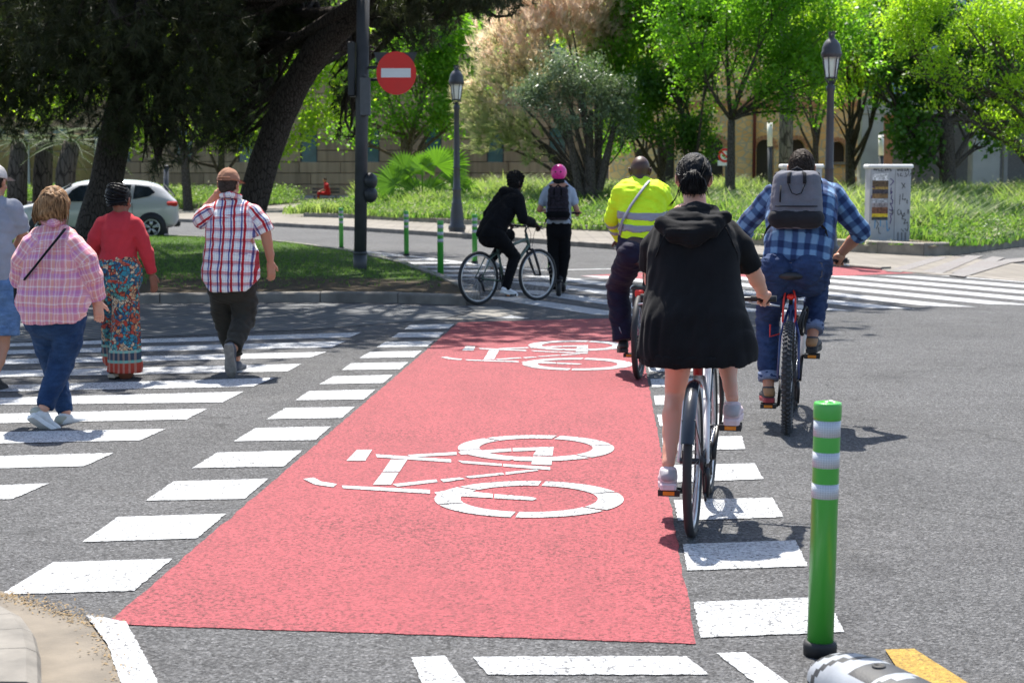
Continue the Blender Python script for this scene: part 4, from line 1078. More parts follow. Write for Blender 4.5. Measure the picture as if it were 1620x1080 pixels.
# --- utility cabinets
def scribbles(parent, name, paths, y, m_, w=.012):
    for p in paths:
        mb = MB(); pts = [Vector(q) for q in p]
        fine = []
        for i in range(len(pts) - 1):
            for k in range(4): fine.append(pts[i].lerp(pts[i + 1], k / 4))
        fine.append(pts[-1])
        for a, b in zip(fine[:-1], fine[1:]):
            d = (b - a); 
            if d.length < 1e-5: continue
            n = Vector((-d.y, d.x)).normalized() * w / 2
            mb.add([(a.x + n.x, y, a.y + n.y), (a.x - n.x, y, a.y - n.y), (b.x - n.x, y, b.y - n.y), (b.x + n.x, y, b.y + n.y)], [[0, 1, 2, 3]])
        mb.build(name, m_, parent)
def cabinet(label, cx, Y, zb, w, h, d, art=False):
    root = thing('utility_cabinet', label, 'cabinet', (cx, Y, zb), group='grey utility cabinets')
    yf = Y
    m_ = mat('weathered_cabinet_grey', (.40, .40, .41), .6, .14, 2.5, .1, 60)
    m = MB(); m.box((cx, yf + d / 2, zb + .08), (w + .08, d + .08, .16), bev=.02); m.build('plinth', M_CONC, root)
    m = MB(); m.box((cx, yf + d / 2, zb + .16 + (h - .24) / 2), (w, d, h - .24), bev=.012); body = m.build('body', m_, root)
    m = MB(); m.box((cx, yf + d / 2, zb + h - .05), (w + .09, d + .09, .10), bev=.03); m.build('lid', mat('cabinet_lid', (.62, .62, .60), .6, .15, 3), root)
    for a, b, nm in ((-w / 2 + .02, w * .10, 'door'), (w * .115, w / 2 - .02, 'door')):
        q = MB(); q.box((cx + (a + b) / 2, yf - .006, zb + .18 + (h - .30) / 2), (b - a, .02, h - .31), bev=.006); dd = q.build(nm, m_, root)
        hh = MB(); hh.box((cx + b - .03, yf - .024, zb + h * .45), (.02, .02, .09)); hh.build('handle', M_IRON, dd)
    if art:
        yy = yf - .0185
        x0, x1, z1 = cx - w / 2 + .05, cx - w / 2 + .40, zb + h - .20
        rows = [(0, .105, (.66, .64, .63)), (.105, .20, (.10, .06, .03)), (.20, .235, (.35, .22, .05)), (.235, .30, (.05, .04, .05)), (.30, .37, (.20, .11, .04)), (.37, .435, (.40, .40, .42)), (.435, .50, (.28, .24, .24)), (.50, .60, (.18, .07, .035)), (.60, .645, (.72, .50, .02)), (.645, .69, (.04, .045, .05))]
        k = (h - .3) / 1.55 * 1.45
        ps = MB(); mats = []
        for i, (a, b, c) in enumerate(rows):
            ps.add([(x0, yy - .001 - .0002 * i, z1 - b * k), (x1, yy - .001 - .0002 * i, z1 - b * k), (x1, yy - .001 - .0002 * i, z1 - a * k), (x0, yy - .001 - .0002 * i, z1 - a * k)], [[0, 1, 2, 3]], False, i)
            mats.append(mat('poster_print_%d' % i, c, .5, .7, 26))
        ps.build('poster', mats, root)
        yel = MB(); n = 14; V = [(x0 + (x1 - x0) * i / n, yy - .004, z1 - (.60 + .04 * math.sin(math.pi * i / n)) * k) for i in range(n + 1)]
        yel.add(V + [(x1, yy - .004, z1 - .595 * k), (x0, yy - .004, z1 - .595 * k)], [list(range(n + 3))]); yel.build('poster_band', mat('poster_yellow', (.75, .52, .02), .5), root)
        ink, pur, blu = mat('black_ink', (.02, .02, .02), .6), mat('purple_ink', (.06, .03, .14), .6), mat('blue_ink', (.08, .28, .48), .6)
        def S(u, v): return (cx - w / 2 + w * (u - 80) / 495, zb + .16 + (h - .24) * (960 - v) / 865)
        sc = lambda L_: [[S(*q) for q in p] for p in L_]
        scribbles(root, 'graffiti', sc([[(118, 95), (125, 125), (140, 95), (150, 128), (165, 95)], [(175, 95), (180, 130), (200, 130)], [(235, 100), (210, 105), (212, 135), (240, 130)], [(255, 95), (262, 132), (280, 95), (290, 130), (300, 100)], [(330, 95), (310, 110), (335, 125), (312, 135)],
            [(400, 100), (430, 95), (425, 125), (400, 110), (415, 135)], [(455, 95), (440, 125), (470, 130), (465, 95)], [(500, 95), (490, 130), (520, 130), (525, 95), (545, 140), (530, 185)], [(405, 150), (420, 195)], [(450, 150), (440, 185), (470, 190)], [(500, 150), (520, 190), (490, 195)], [(575, 150), (550, 190)],
            [(455, 265), (505, 325)], [(500, 270), (465, 335)], [(445, 400), (440, 520)], [(480, 390), (470, 460), (515, 450), (500, 470)], [(530, 455), (528, 500), (545, 500)], [(530, 478), (545, 476)],
            [(440, 570), (415, 590), (430, 640), (460, 620), (455, 580), (480, 660), (510, 640), (500, 610), (470, 680), (520, 690), (495, 740), (545, 720), (550, 790), (540, 825), (510, 790)], [(160, 700), (190, 740), (165, 800)], [(190, 780), (200, 850), (225, 850)], [(465, 800), (500, 830)]]), yy - .002, ink, .013)
        scribbles(root, 'graffiti', sc([[(320, 215), (365, 250), (320, 300)], [(335, 320), (330, 400), (350, 370), (325, 360)], [(345, 410), (335, 450), (360, 470), (350, 510), (325, 500), (355, 560), (345, 590), (315, 570)], [(320, 620), (360, 625), (330, 650), (345, 680), (330, 740)], [(325, 780), (320, 800)], [(100, 410), (98, 450)], [(105, 310), (140, 330)]]), yy - .0022, pur, .018)
        scribbles(root, 'graffiti', sc([[(135, 630), (150, 690), (145, 790)], [(150, 680), (180, 680), (205, 660), (210, 600), (205, 660), (215, 690), (215, 770)], [(280, 640), (290, 720), (300, 825), (325, 800)], [(250, 760), (253, 775)]]), yy - .0024, blu, .02)
        v = MB()
        for i in range(3): v.box((*S(430 + 45 * i, 885)[:1], yf - .02, S(430, 885)[1]), (.022, .02, .18))
        v.build('vent', mat('vent_grey', (.16, .16, .17), .6), root)
    return root
cx_, Yc_ = px2x(1406, 35.9), 35.9
cabinet('graffiti covered grey utility cabinet with a faded poster beside the kerb', cx_, Yc_, .02, .90, 1.88, .5, True)
cabinet('second grey utility cabinet, hidden behind the backpack of the cyclist', px2x(1268, 38.0), 38.0, .12, .88, 1.80, .5)

# --- tall light bollards, small sign, far posts
def light_column(label, px, Y, y0, y1, w):
    t = thing('light_column', label, 'lamp', tuple(gnd(px, Y)), group='white topped light columns')
    a, b = P(px, y0, Y), P(px, y1, Y)
    m = MB(); m.tube([gnd(px, Y, 0), b], w * .9, 12); m.build('post', M_IRON, t)
    m = MB(); m.tube([b, a], w, 14); m.build('diffuser', mat('opal_white', (.78, .77, .70), .4, .05), t)
light_column('thin light column with long white top, in front of the arched brick wall', 1218, 70, 194, 232, .115)
light_column('thin light column with long white top, above the graffiti cabinet', 1394, 68, 214, 246, .11)
t = thing('parking_sign', 'small round red and white sign partly hidden by the slender tree trunk', 'sign', tuple(gnd(1147, 70)))
m = MB(); m.tube([gnd(1148, 70, 0), P(1148, 240, 70)], .04, 8); m.build('post', M_IRON, t)
c_ = P(1147, 246, 69.9)
disc(c_, .30, .01, mat('sign_white', (.72, .72, .74), .4), 'plate', t, 24)
m = MB(); m.torus(c_ + [0, -.015, 0], (0, 1, 0), .25, .05, 24, 6, sx=.2); m.box(c_ + [0, -.02, 0], (.44, .012, .07), Matrix.Rotation(R(45), 3, 'Y')); m.build('ring', mat('sign_red', (.62, .018, .014), .38), t)
m = MB(); m.box(P(1147, 258, 69.9), (.62, .02, .22)); m.build('plate', mat('sign_white', (.72, .72, .74), .4), t)
t = thing('grey_post', 'plain grey post standing behind the tail of the white hatchback', 'post', tuple(gnd(263, 47)))
m = MB(); m.tube([gnd(263, 47, 0), P(263, 265, 47)], .075, 12); m.build('shaft', M_IRON, t)
m = MB(); m.lathe([(.085, 0), (.085, .04), (.03, .07)], 12, tuple(P(263, 265, 47))); m.build('cap', M_IRON, t)

# --- cars
M_CARW = mat('pearl_white_car_paint', (.42, .425, .43), .25, .03, 1, spec=.6, Coat_Weight=.6)
M_CARG = mat('car_window_glass', (.018, .024, .03), .06, .1, 1, spec=.9)
M_PLAST = mat('black_car_plastic', (.02, .02, .021), .6)
def car(label, loc, rz, group):
    t = thing('parked_car', label, 'car', tuple(loc), rz, group)
    # x forward; the stations run from tail to nose: (x, z_bottom, z_belt, z_top, half width at sill, belt, roof)
    S = [(-2.05, .55, .80, .82, .55, .60, .58), (-2.02, .38, .95, 1.0, .78, .80, .70), (-1.9, .30, 1.0, 1.10, .86, .86, .66), (-1.72, .28, 1.02, 1.33, .885, .885, .62), (-1.5, .27, 1.0, 1.47, .89, .895, .60), (-1.1, .26, .97, 1.53, .89, .90, .60), (-.5, .25, .94, 1.56, .89, .90, .60), (.1, .25, .92, 1.55, .89, .90, .60),
         (.5, .25, .915, 1.50, .89, .895, .60), (.85, .26, .92, 1.32, .89, .89, .63), (1.15, .27, .93, 1.09, .885, .88, .68), (1.35, .27, .93, .985, .88, .86, .70), (1.7, .28, .88, .92, .86, .82, .66), (1.95, .3, .80, .85, .78, .74, .58), (2.1, .34, .68, .72, .62, .58, .45), (2.16, .42, .58, .6, .45, .42, .3)]
    V, F = [], []
    for x, zb, zl, zt, ws, wl, wr in S:
        half = [(ws * .9, zb), (ws, zb + .12), (wl + .01, (zb + zl) / 2 + .05), (wl, zl), (wr + (wl - wr) * .35, zl + (zt - zl) * .6), (wr, zt - .03 * (zt - zl) / .5), (wr * .55, zt), (0, zt + .012)]
        ring_ = [(x, y, z) for y, z in half] + [(x, -y, z) for y, z in half[-2::-1]]
        V += ring_
    n = 15
    for i in range(len(S) - 1):
        for k in range(n - 1): F.append([i * n + k, i * n + k + 1, (i + 1) * n + k + 1, (i + 1) * n + k])
        F.append([i * n + n - 1, i * n, (i + 1) * n, (i + 1) * n + n - 1])
    F.append(list(range(n))); F.append(list(range((len(S) - 1) * n, len(S) * n))[::-1])
    o = mesh('body', V, F, M_CARW, t, True, wc=False); o.modifiers.new('sub', 'SUBSURF').levels = 2; o.modifiers['sub'].render_levels = 2
    def glass(name, pts, m_=M_CARG, off=.012):
        for s_ in (1, -1):
            mesh(name, [(x, s_ * (y + off), z) for x, y, z in pts], [list(range(len(pts)))[::-s_]], m_, t, wc=False)
    ww = lambda z, zl, zt, wl, wr: wl + (wr - wl) * max(0, (z - zl) / (zt - zl)) * .86
    side = lambda L: [(x, ww(z, .94, 1.55, .892, .60), z) for x, z in L]
    glass('window', side([(.86, 1.0), (.12, 1.0), (.12, 1.42), (.42, 1.40), (.62, 1.28)]))
    glass('window', side([(.04, 1.0), (-.78, 1.04), (-.86, 1.42), (.04, 1.435)]))
    glass('window', side([(-.88, 1.05), (-1.28, 1.12), (-1.45, 1.22), (-1.30, 1.37), (-.95, 1.415)]))
    for z0, z1, x0, x1, w0, w1, nm in ((.99, 1.46, 1.22, .62, .70, .53, 'windscreen'), (1.08, 1.42, -1.98, -1.70, .60, .50, 'rear_window')):
        mesh(nm, [(x0, -w0, z0 + .02), (x0, w0, z0 + .02), (x1, w1, z1 + .02), (x1, -w1, z1 + .02), ((x0 + x1) / 2 + (.05 if x0 > 0 else -.05), 0, (z0 + z1) / 2 + .06)], [[0, 1, 4], [1, 2, 4], [2, 3, 4], [3, 0, 4]], M_CARG, t, wc=False)
    for s_ in (1, -1):
        for x in (1.33, -1.33):
            wl = MB(); wl.torus((x, s_ * .85, .325), (0, 1, 0), .255, .085, 32, 8, sx=1.1); w_ = wl.build('wheel', M_RUBBER, t, False)
            r_ = MB(); cc = Vector((x, s_ * .925, .325))
            r_.torus(cc, (0, 1, 0), .205, .018, 28, 6)
            for k in range(5):
                a = 2 * math.pi * k / 5 + .3
                for da in (-.17, .17):
                    r_.tube([cc + Vector((.03 * math.cos(a), 0, .03 * math.sin(a))), cc + Vector((.2 * math.cos(a + da), -.01 * s_, .2 * math.sin(a + da)))], .022, 6)
            r_.build('rim', mat('alloy', (.55, .55, .56), .3, .1, metal=.8), w_, False)
            d_ = MB(); d_.tube([(x, s_ * .85, .325), (x, s_ * .915, .325)], .2, 20); d_.build('hub', M_PLAST, w_, False)
            ar = MB(); ar.tube([(x, s_ * .80, .345), (x, s_ * .912, .345)], .375, 28); ar.build('wheel_arch', M_PLAST, t, False)
        m = MB(); m.box((-1.0 + .35, s_ * .91, .90), (.2, .03, .035), bev=.01); m.build('door_handle', M_CARW, t, False)
        m = MB(); m.box((-1.86, s_ * .845, .93), (.30, .08, .13), bev=.04); m.build('tail_light', mat('tail_light_red', (.45, .02, .015), .25), t, False)
        m = MB(); m.box((1.86, s_ * .72, .72), (.4, .18, .13), bev=.05); m.build('headlight', mat('headlight_clear', (.5, .52, .55), .12, spec=.8), t, False)
        m = MB(); m.ell((.86, s_ * .99, .98), (.07, .11, .075), 12, 8); m.build('mirror', M_PLAST, t, False)
        m = MB(); m.box((0, s_ * .88, .30), (2.0, .05, .10), bev=.02); m.build('sill', M_PLAST, t, False)
        MB().box((.08, s_ * .902, .66), (.012, .012, .56)).build('door_seam', M_PLAST, t, False); MB().box((-.86, s_ * .90, .70), (.012, .012, .5)).build('door_seam', M_PLAST, t, False)
    MB().box((-1.98, 0, .42), (.2, 1.35, .16), bev=.04).build('rear_bumper', M_PLAST, t, False); MB().box((2.06, 0, .42), (.2, .95, .2), bev=.05).build('front_bumper', M_PLAST, t, False)
    return t
cr = G(257, 380)
ang = R(180 + 14)
cl = np.array([cr[0] - .48 + math.cos(ang) * 1.33, cr[1] + math.sin(ang) * 1.33 + .8, 0])
c1 = car('white hatchback parked behind the dark pine trunk, rear wheel towards the road', cl, ang, 'parked white cars')
c2 = copy_tree(c1); c2['label'] = 'second pale car further left, mostly hidden behind the grey shirted man'
c2.location = (cl[0] - 5.6, cl[1] + 3.6, 0); c2.rotation_euler = (0, 0, ang + .1)
# ================================================================ bodies and clothes as blended volumes
def smin(a, b, k):
    h = np.maximum(k - np.abs(a - b), 0) / k
    return np.minimum(a, b) - h * h * k * .25
def smax(a, b, k): return -smin(-a, -b, k)
def surf_net(Fd, org, h):
    nx, ny, nz = Fd.shape
    S = Fd < 0
    c = np.zeros((nx - 1, ny - 1, nz - 1), np.int8)
    offs = [(i, j, k) for i in (0, 1) for j in (0, 1) for k in (0, 1)]
    for i, j, k in offs: c += S[i:nx - 1 + i, j:ny - 1 + j, k:nz - 1 + k]
    act = np.argwhere((c > 0) & (c < 8))
    vals = {o: Fd[act[:, 0] + o[0], act[:, 1] + o[1], act[:, 2] + o[2]] for o in offs}
    pos = np.zeros((len(act), 3)); cnt = np.zeros(len(act))
    for a in offs:
        for ax in range(3):
            if a[ax]: continue
            b = list(a); b[ax] = 1; b = tuple(b)
            va, vb = vals[a], vals[b]; cr_ = (va < 0) != (vb < 0)
            t = np.where(cr_, va / np.where(cr_, va - vb, 1), 0)
            p = np.array(a, float)[None].repeat(len(act), 0); p[:, ax] += t
            pos += p * cr_[:, None]; cnt += cr_
    V = (act + pos / cnt[:, None]) * h + org
    idx = np.full(c.shape, -1, np.int64); idx[act[:, 0], act[:, 1], act[:, 2]] = np.arange(len(act))
    Q = []
    for ax in range(3):
        sl0 = [slice(1, -1)] * 3; sl1 = [slice(1, -1)] * 3; sl0[ax] = slice(0, -1); sl1[ax] = slice(1, None)
        A, B = S[tuple(sl0)], S[tuple(sl1)]
        e = np.argwhere(A != B); sg = A[e[:, 0], e[:, 1], e[:, 2]]
        e = e + 1; e[:, ax] -= 1
        u, v = (ax + 1) % 3, (ax + 2) % 3
        def at(du, dv):
            q = e.copy(); q[:, u] += du; q[:, v] += dv; return idx[q[:, 0], q[:, 1], q[:, 2]]
        f = np.stack([at(-1, -1), at(0, -1), at(0, 0), at(-1, 0)], 1)
        f[~sg] = f[~sg][:, ::-1]; Q.append(f)
    return V, np.concatenate(Q)
class SDF:
    def __init__(s, h=.01, k=.03): s.h, s.k, s.p, s.cuts, s.nz = h, k, [], [], None
    def cone(s, a, b, ra, rb, flat=None, k=None, sub=False): s.p.append(('c', np.asarray(a[:3], float), np.asarray(b[:3], float), ra, rb, flat, k or s.k, sub)); return s
    def ell(s, c, r, axes=None, k=None, sub=False): s.p.append(('e', np.asarray(c, float), np.asarray(r, float), None if axes is None else np.asarray(axes, float), None, None, k or s.k, sub)); return s
    def slab(s, nodes, rt, flat, k=None):
        for a, b in zip(nodes[:-1], nodes[1:]):
            da, db = [n[4] if len(n) > 4 else n[3] * flat for n in (a, b)]
            s.p.append(('s', np.asarray(a[:3], float), np.asarray(b[:3], float), a[3], b[3], (np.asarray(rt), min(da, a[3]), min(db, b[3])), k or s.k, False))
        return s
    def chain(s, nodes, flat=None, k=None):
        for a, b in zip(nodes[:-1], nodes[1:]): s.cone(a[:3], b[:3], a[3], b[3], flat, k)
        return s
    def cut(s, pt, n, k=.004, rad=None): s.cuts.append((np.asarray(pt, float), unit(np.asarray(n, float)), k, rad)); return s
    def folds(s, amp, freq, stretch=(1, 1, 1), seed=0, zr=None): s.nz = (amp, freq, np.asarray(stretch, float), seed, zr); return s
    def run(s):
        lo, hi = [], []
        for q in s.p:
            if q[7]: continue
            if q[0] in 'cs': r = max(q[3], q[4]); lo.append(np.minimum(q[1], q[2]) - r); hi.append(np.maximum(q[1], q[2]) + r)
            else: r = q[2].max(); lo.append(q[1] - r); hi.append(q[1] + r)
        lo = np.min(lo, 0) - 4 * s.h - .01; hi = np.max(hi, 0) + 4 * s.h + .01
        n = np.ceil((hi - lo) / s.h).astype(int) + 1
        ax = [lo[i] + np.arange(n[i]) * s.h for i in range(3)]
        Fd = np.full(n, .2, np.float32)
        last = max([i for i, q in enumerate(s.p) if q[0] == 's'], default=-1); gs = np.meshgrid(*[a.astype(np.float32) for a in ax], indexing='ij', sparse=True)
        def flat_cuts(Fd):
            for pt, nn, k, rad in s.cuts:
                if rad is None: Fd = smax(Fd, (gs[0] - pt[0]) * nn[0] + (gs[1] - pt[1]) * nn[1] + (gs[2] - pt[2]) * nn[2], k)
            return Fd
        for qi, q in enumerate(s.p):
            if qi == last + 1 and last >= 0: Fd = flat_cuts(Fd)
            mg = q[6] + 4 * s.h + .012
            if q[0] in 'cs': r = max(q[3], q[4]); l_, h_ = np.minimum(q[1], q[2]) - r - mg, np.maximum(q[1], q[2]) + r + mg
            else: l_, h_ = q[1] - q[2].max() - mg, q[1] + q[2].max() + mg
            i0 = np.clip(np.floor((l_ - lo) / s.h).astype(int), 0, n); i1 = np.clip(np.ceil((h_ - lo) / s.h).astype(int) + 1, 0, n)
            if (i1 <= i0).any(): continue
            sl = tuple(slice(a, b) for a, b in zip(i0, i1))
            X = [ax[i][sl[i]].astype(np.float32).reshape([-1 if j == i else 1 for j in range(3)]) for i in range(3)]
            if q[0] in 'cs':
                a, b = q[1], q[2]; d = b - a; L2 = max(d @ d, 1e-9)
                t = np.clip(((X[0] - a[0]) * d[0] + (X[1] - a[1]) * d[1] + (X[2] - a[2]) * d[2]) / L2, 0, 1)
                v = [X[i] - (a[i] + t * d[i]) for i in range(3)]
                if q[0] == 's':
                    rt, da, db = q[5]; dd = da + t * (db - da); wm = np.maximum(q[3] + t * (q[4] - q[3]) - dd, 0)
                    xl = v[0] * rt[0] + v[1] * rt[1] + v[2] * rt[2]; xl = np.clip(xl, -wm, wm)
                    D = np.sqrt((v[0] - xl * rt[0]) ** 2 + (v[1] - xl * rt[1]) ** 2 + (v[2] - xl * rt[2]) ** 2) - dd
                    Fd[sl] = smin(Fd[sl], D, q[6]); continue
                m2 = v[0] ** 2 + v[1] ** 2 + v[2] ** 2
                if q[5] is not None:
                    fd, fr = q[5]; w = v[0] * fd[0] + v[1] * fd[1] + v[2] * fd[2]
                    m2 = m2 + w * w * (1 / fr ** 2 - 1)
                D = np.sqrt(m2) - (q[3] + t * (q[4] - q[3]))
                if q[5] is not None: D = D * (.5 + .5 * q[5][1])
            else:
                v = [X[i] - q[1][i] for i in range(3)]
                A = np.eye(3) if q[3] is None else q[3]
                g = [sum(v[i] * A[j][i] for i in range(3)) / q[2][j] for j in range(3)]
                m = np.sqrt(g[0] ** 2 + g[1] ** 2 + g[2] ** 2)
                D = (m - 1) * q[2].min() * .5 + (m - 1) * q[2].mean() * .5
            Fd[sl] = smax(Fd[sl], -D, q[6]) if q[7] else smin(Fd[sl], D, q[6])
        if last < 0 or last == len(s.p) - 1: Fd = flat_cuts(Fd)
        g = None
        if s.nz or s.cuts: g = np.meshgrid(*[a.astype(np.float32) for a in ax], indexing='ij', sparse=True)
        if s.nz:
            amp, fr, st, seed, zr = s.nz; rg = np.random.default_rng(seed); tot = 0
            for o in range(5):
                K = rg.normal(size=3) * fr * st * (1.45 ** (o - 1)); K2 = rg.normal(size=3) * fr * .5; ph = rg.uniform(0, 6.28, 2)
                wv = np.sin(g[0] * K[0] + g[1] * K[1] + g[2] * K[2] + ph[0] + 1.6 * np.sin(g[0] * K2[0] + g[1] * K2[1] + g[2] * K2[2] + ph[1]))
                tot = tot + (1 - 2 * np.abs(wv)) * .8 ** o * .5
            if zr: tot = tot * np.clip((zr[1] - g[2]) / (zr[1] - zr[0]), zr[2] if len(zr) > 2 else .25, 1)
            Fd = Fd + amp * tot
        for pt, nn, k, rad in s.cuts:
            if rad is None: continue
            C = smax(Fd, (g[0] - pt[0]) * nn[0] + (g[1] - pt[1]) * nn[1] + (g[2] - pt[2]) * nn[2], k)
            Fd = np.where((g[0] - pt[0]) ** 2 + (g[1] - pt[1]) ** 2 + (g[2] - pt[2]) ** 2 < rad * rad, C, Fd)
        return surf_net(Fd, lo, s.h)
def cloth_coords(V, chains, back, rt=None):
    best = np.full(len(V), 9e9); U = np.zeros((len(V), 3), np.float32)
    for ci, ch in enumerate(chains):
        acc = 0.0; rm = np.mean([q[3] for q in ch])
        for a, b in zip(ch[:-1], ch[1:]):
            A, B = np.asarray(a[:3]), np.asarray(b[:3]); d = B - A; L = np.linalg.norm(d); d = d / max(L, 1e-6)
            t = np.clip((V - A) @ d, 0, L); C = V - A - t[:, None] * d; dist = np.linalg.norm(C, axis=1) - (a[3] + (b[3] - a[3]) * t / max(L, 1e-6))
            e1 = unit(back - d * (back @ d)); e2 = np.cross(d, e1)
            if ci == 0 and rt is not None:
                xl = C @ rt; wm = (a[3] + (b[3] - a[3]) * t / max(L, 1e-6)) * .5; dist = np.linalg.norm(C - np.clip(xl, -wm, wm)[:, None] * rt, axis=1) - wm; uu = xl
            else: uu = np.arctan2(C @ e2, C @ e1) * rm
            w = dist < best
            U[w, 0] = uu[w]; U[w, 1] = (acc + (V - A) @ d)[w]; U[w, 2] = ci; best[w] = dist[w]
            acc += L
    return U
def ik(a, b, l1, l2, hint):
    a, b = np.asarray(a, float), np.asarray(b, float); d = b - a; L = min(np.linalg.norm(d), (l1 + l2) * .999); u = unit(d)
    x = (l1 * l1 - l2 * l2 + L * L) / (2 * L); hgt = math.sqrt(max(l1 * l1 - x * x, 0)); hint = np.asarray(hint, float)
    n = unit(hint - u * (hint @ u)); return a + u * x + n * hgt

class Person:
    def __init__(s, label, Y, ang, foot, skin, cat='person'):
        s.Y = Y; s.fw = np.array([math.sin(ang), math.cos(ang), 0.]); s.rt = np.array([math.cos(ang), -math.sin(ang), 0.]); s.up = np.array([0, 0, 1.])
        s.root = thing('person', label, cat, (float(foot[0]), float(foot[1]), float(foot[2]) if len(foot) > 2 else 0.))
        s.skin = skin; s.body = SDF(.011, .02); s.extra = []; s.bodyobj = None
    def N(s, px, py, dY=0., r=0.):
        p = P(px, py, s.Y + dY); return (p[0], p[1], p[2], r * (s.Y + dY) / FPX)
    def W(s, p, r): return (p[0], p[1], p[2], r)
    def rows(s, L, dy0=0., dy1=0.):
        out = []
        for i, q in enumerate(L):
            dY = q[3] if len(q) > 3 else dy0 + (dy1 - dy0) * i / max(1, len(L) - 1)
            out.append(s.N((q[1] + q[2]) / 2, q[0], dY, (q[2] - q[1]) / 2))
        return out
    def garment(s, name, chains, m, flat=.66, k=.025, h=.0095, cuts=(), folds=None, parent=None, ells=(), limbflat=None, subs=(), limbk=.012):
        """chains: first is the torso (flattened front to back), the rest are limbs"""
        d = SDF(h, k)
        for i, ch in enumerate(chains):
            # a chain tapering out of a wide node starts inside its own radius
            if i == 0 and flat: d.slab(ch, s.rt, flat)
            else: d.chain(ch, None, limbk)
        for e in ells: d.ell(*e)
        for e in subs: d.ell(*e, sub=True)
        for c in cuts: d.cut(c[0], c[1], .004, c[2] if len(c) > 2 else None)
        if folds: d.folds(*folds)
        V, F = d.run()
        o = mesh(name, V, F, m, parent or s.root, True)
        U = cloth_coords(V, chains, -s.fw, s.rt if flat else None)
        a = o.data.attributes.new('cu', 'FLOAT_VECTOR', 'POINT'); a.data.foreach_set('vector', U.ravel())
        return o
    def limb(s, nodes, inset=0.): s.body.chain([(*n[:3], max(n[3] - inset, .02)) for n in nodes], None, .015)
    def torso(s, nodes, flat=.6, inset=.03): s.body.slab([(*n[:3], max(n[3] - inset, .03)) for n in nodes], s.rt, flat, .03)
    def head(s, c, sc=1.0, tilt=0., turn=0., neck=None):
        fw = s.fw * math.cos(turn) + s.rt * math.sin(turn)
        f2 = fw * math.cos(tilt) - s.up * math.sin(tilt); u2 = s.up * math.cos(tilt) + fw * math.sin(tilt); r2 = np.cross(f2, u2)
        s.hf, s.hu, s.hr, s.hc, s.hs = f2, u2, r2, np.asarray(c[:3]), sc
        A = [r2, f2, u2]; c = s.hc; d = SDF(.0075, .02)
        at = lambda x, y, z: c + (r2 * x + f2 * y + u2 * z) * sc
        q = np.array
        d.ell(at(0, -.008, .022), q([.074, .092, .092]) * sc, A); d.ell(at(0, .03, -.045), q([.058, .062, .072]) * sc, A); d.ell(at(0, .055, -.095), q([.032, .03, .026]) * sc, A)
        d.ell(at(0, .098, -.02), q([.013, .02, .026]) * sc, A, .012); d.ell(at(0, .112, -.035), q([.016, .014, .012]) * sc, A, .01); d.ell(at(0, .082, .02), q([.055, .016, .014]) * sc, A, .015)
        for sg in (-1, 1):
            d.ell(at(sg * .075, -.008, -.012), q([.010, .022, .034]) * sc, A, .008); d.ell(at(sg * .088, -.020, .0), q([.006, .018, .030]) * sc, A, .006)
            d.ell(at(sg * .031, .098, .0), q([.016, .014, .011]) * sc, A, .01, True); d.ell(at(sg * .031, .082, .001), q([.012, .012, .011]) * sc, A, .004)
            d.ell(at(sg * .045, .055, -.035), q([.022, .025, .02]) * sc, A, .015)
        d.ell(at(0, .097, -.068), q([.024, .010, .007]) * sc, A, .006)
        if neck is not None: d.cone(at(0, -.025, -.05), neck[:3], .054 * sc, neck[3], None, .02)
        s.extra.append(d.run())
        e = MB()
        for sg in (-1, 1): e.ell(at(sg * .031, .088, .001), (.0085 * sc, .0085 * sc, .0085 * sc), 10, 8)
        s.eyes = e
    def hand(s, wr, d, n, curl=.5, side=1, sc=1.0, thumb=None):
        """wr wrist, d fingers' direction, n back of the hand, side +1 if the thumb lies along cross(n, d)"""
        d = unit(np.asarray(d, float)); n = np.asarray(n, float); n = unit(n - d * (n @ d)); t = np.cross(n, d) * side
        H = SDF(.0048, .010); wr = np.asarray(wr[:3]); k = sc
        pc = wr + d * .085 * k
        for a in (-.022, -.007, .008, .022): H.cone(wr + t * a * .8 * k + d * .012, pc + t * a * k, .016 * k, .0125 * k, None, .012)
        H.cone(wr - d * .03, wr + d * .02, .027 * k, .026 * k, (n, .7))
        for i, (a, L) in enumerate(((.026, .072), (.009, .080), (-.008, .074), (-.024, .058))):
            p = pc + t * a * k - d * .006; ang = curl * (.55 + .08 * i); r0 = .0098 * k
            for j, fr in enumerate((.45, .32, .25)):
                ang_ = ang + curl * (.9 * j); dd = d * math.cos(ang_) - n * math.sin(ang_); e = p + dd * L * fr * k
                H.cone(p, e, r0, r0 * .9, None, .004); p = e; r0 *= .9
        p = wr + t * .026 * k + d * .02; td = unit(d * .65 + t * .65 - n * .35) if thumb is None else unit(np.asarray(thumb, float))
        e = p + td * .042 * k; H.cone(p, e, .0145 * k, .011 * k, None, .012); e2 = e + unit(td + d * .5 - n * .25) * .03 * k; H.cone(e, e2, .0108 * k, .009 * k, None, .004)
        s.extra.append(H.run())
    def shoe(s, ank, d, up, m_up, m_sole, L=.27, w=.047, parts=None, high=.09, toe_m=None, style=None):
        """ankle point, toe direction, sole normal"""
        d = unit(np.asarray(d, float)); up = np.asarray(up, float); up = unit(up - d * (up @ d)); sd_ = np.cross(d, up)
        a = np.asarray(ank[:3]); heel = a - up * high - d * .055; toe = heel + d * (L - .03)
        S = SDF(.0072, .02); A = [sd_, d, up]
        S.cone(heel + d * .02 + up * .045, heel + d * .07 + up * .045, .036, .038, (up, .9)); S.cone(heel + d * .07 + up * .045, toe - d * .05 + up * .033, .040, .043, (up, .72)); S.cone(toe - d * .05 + up * .031, toe - d * .012 + up * .028, .042, .034, (up, .65))
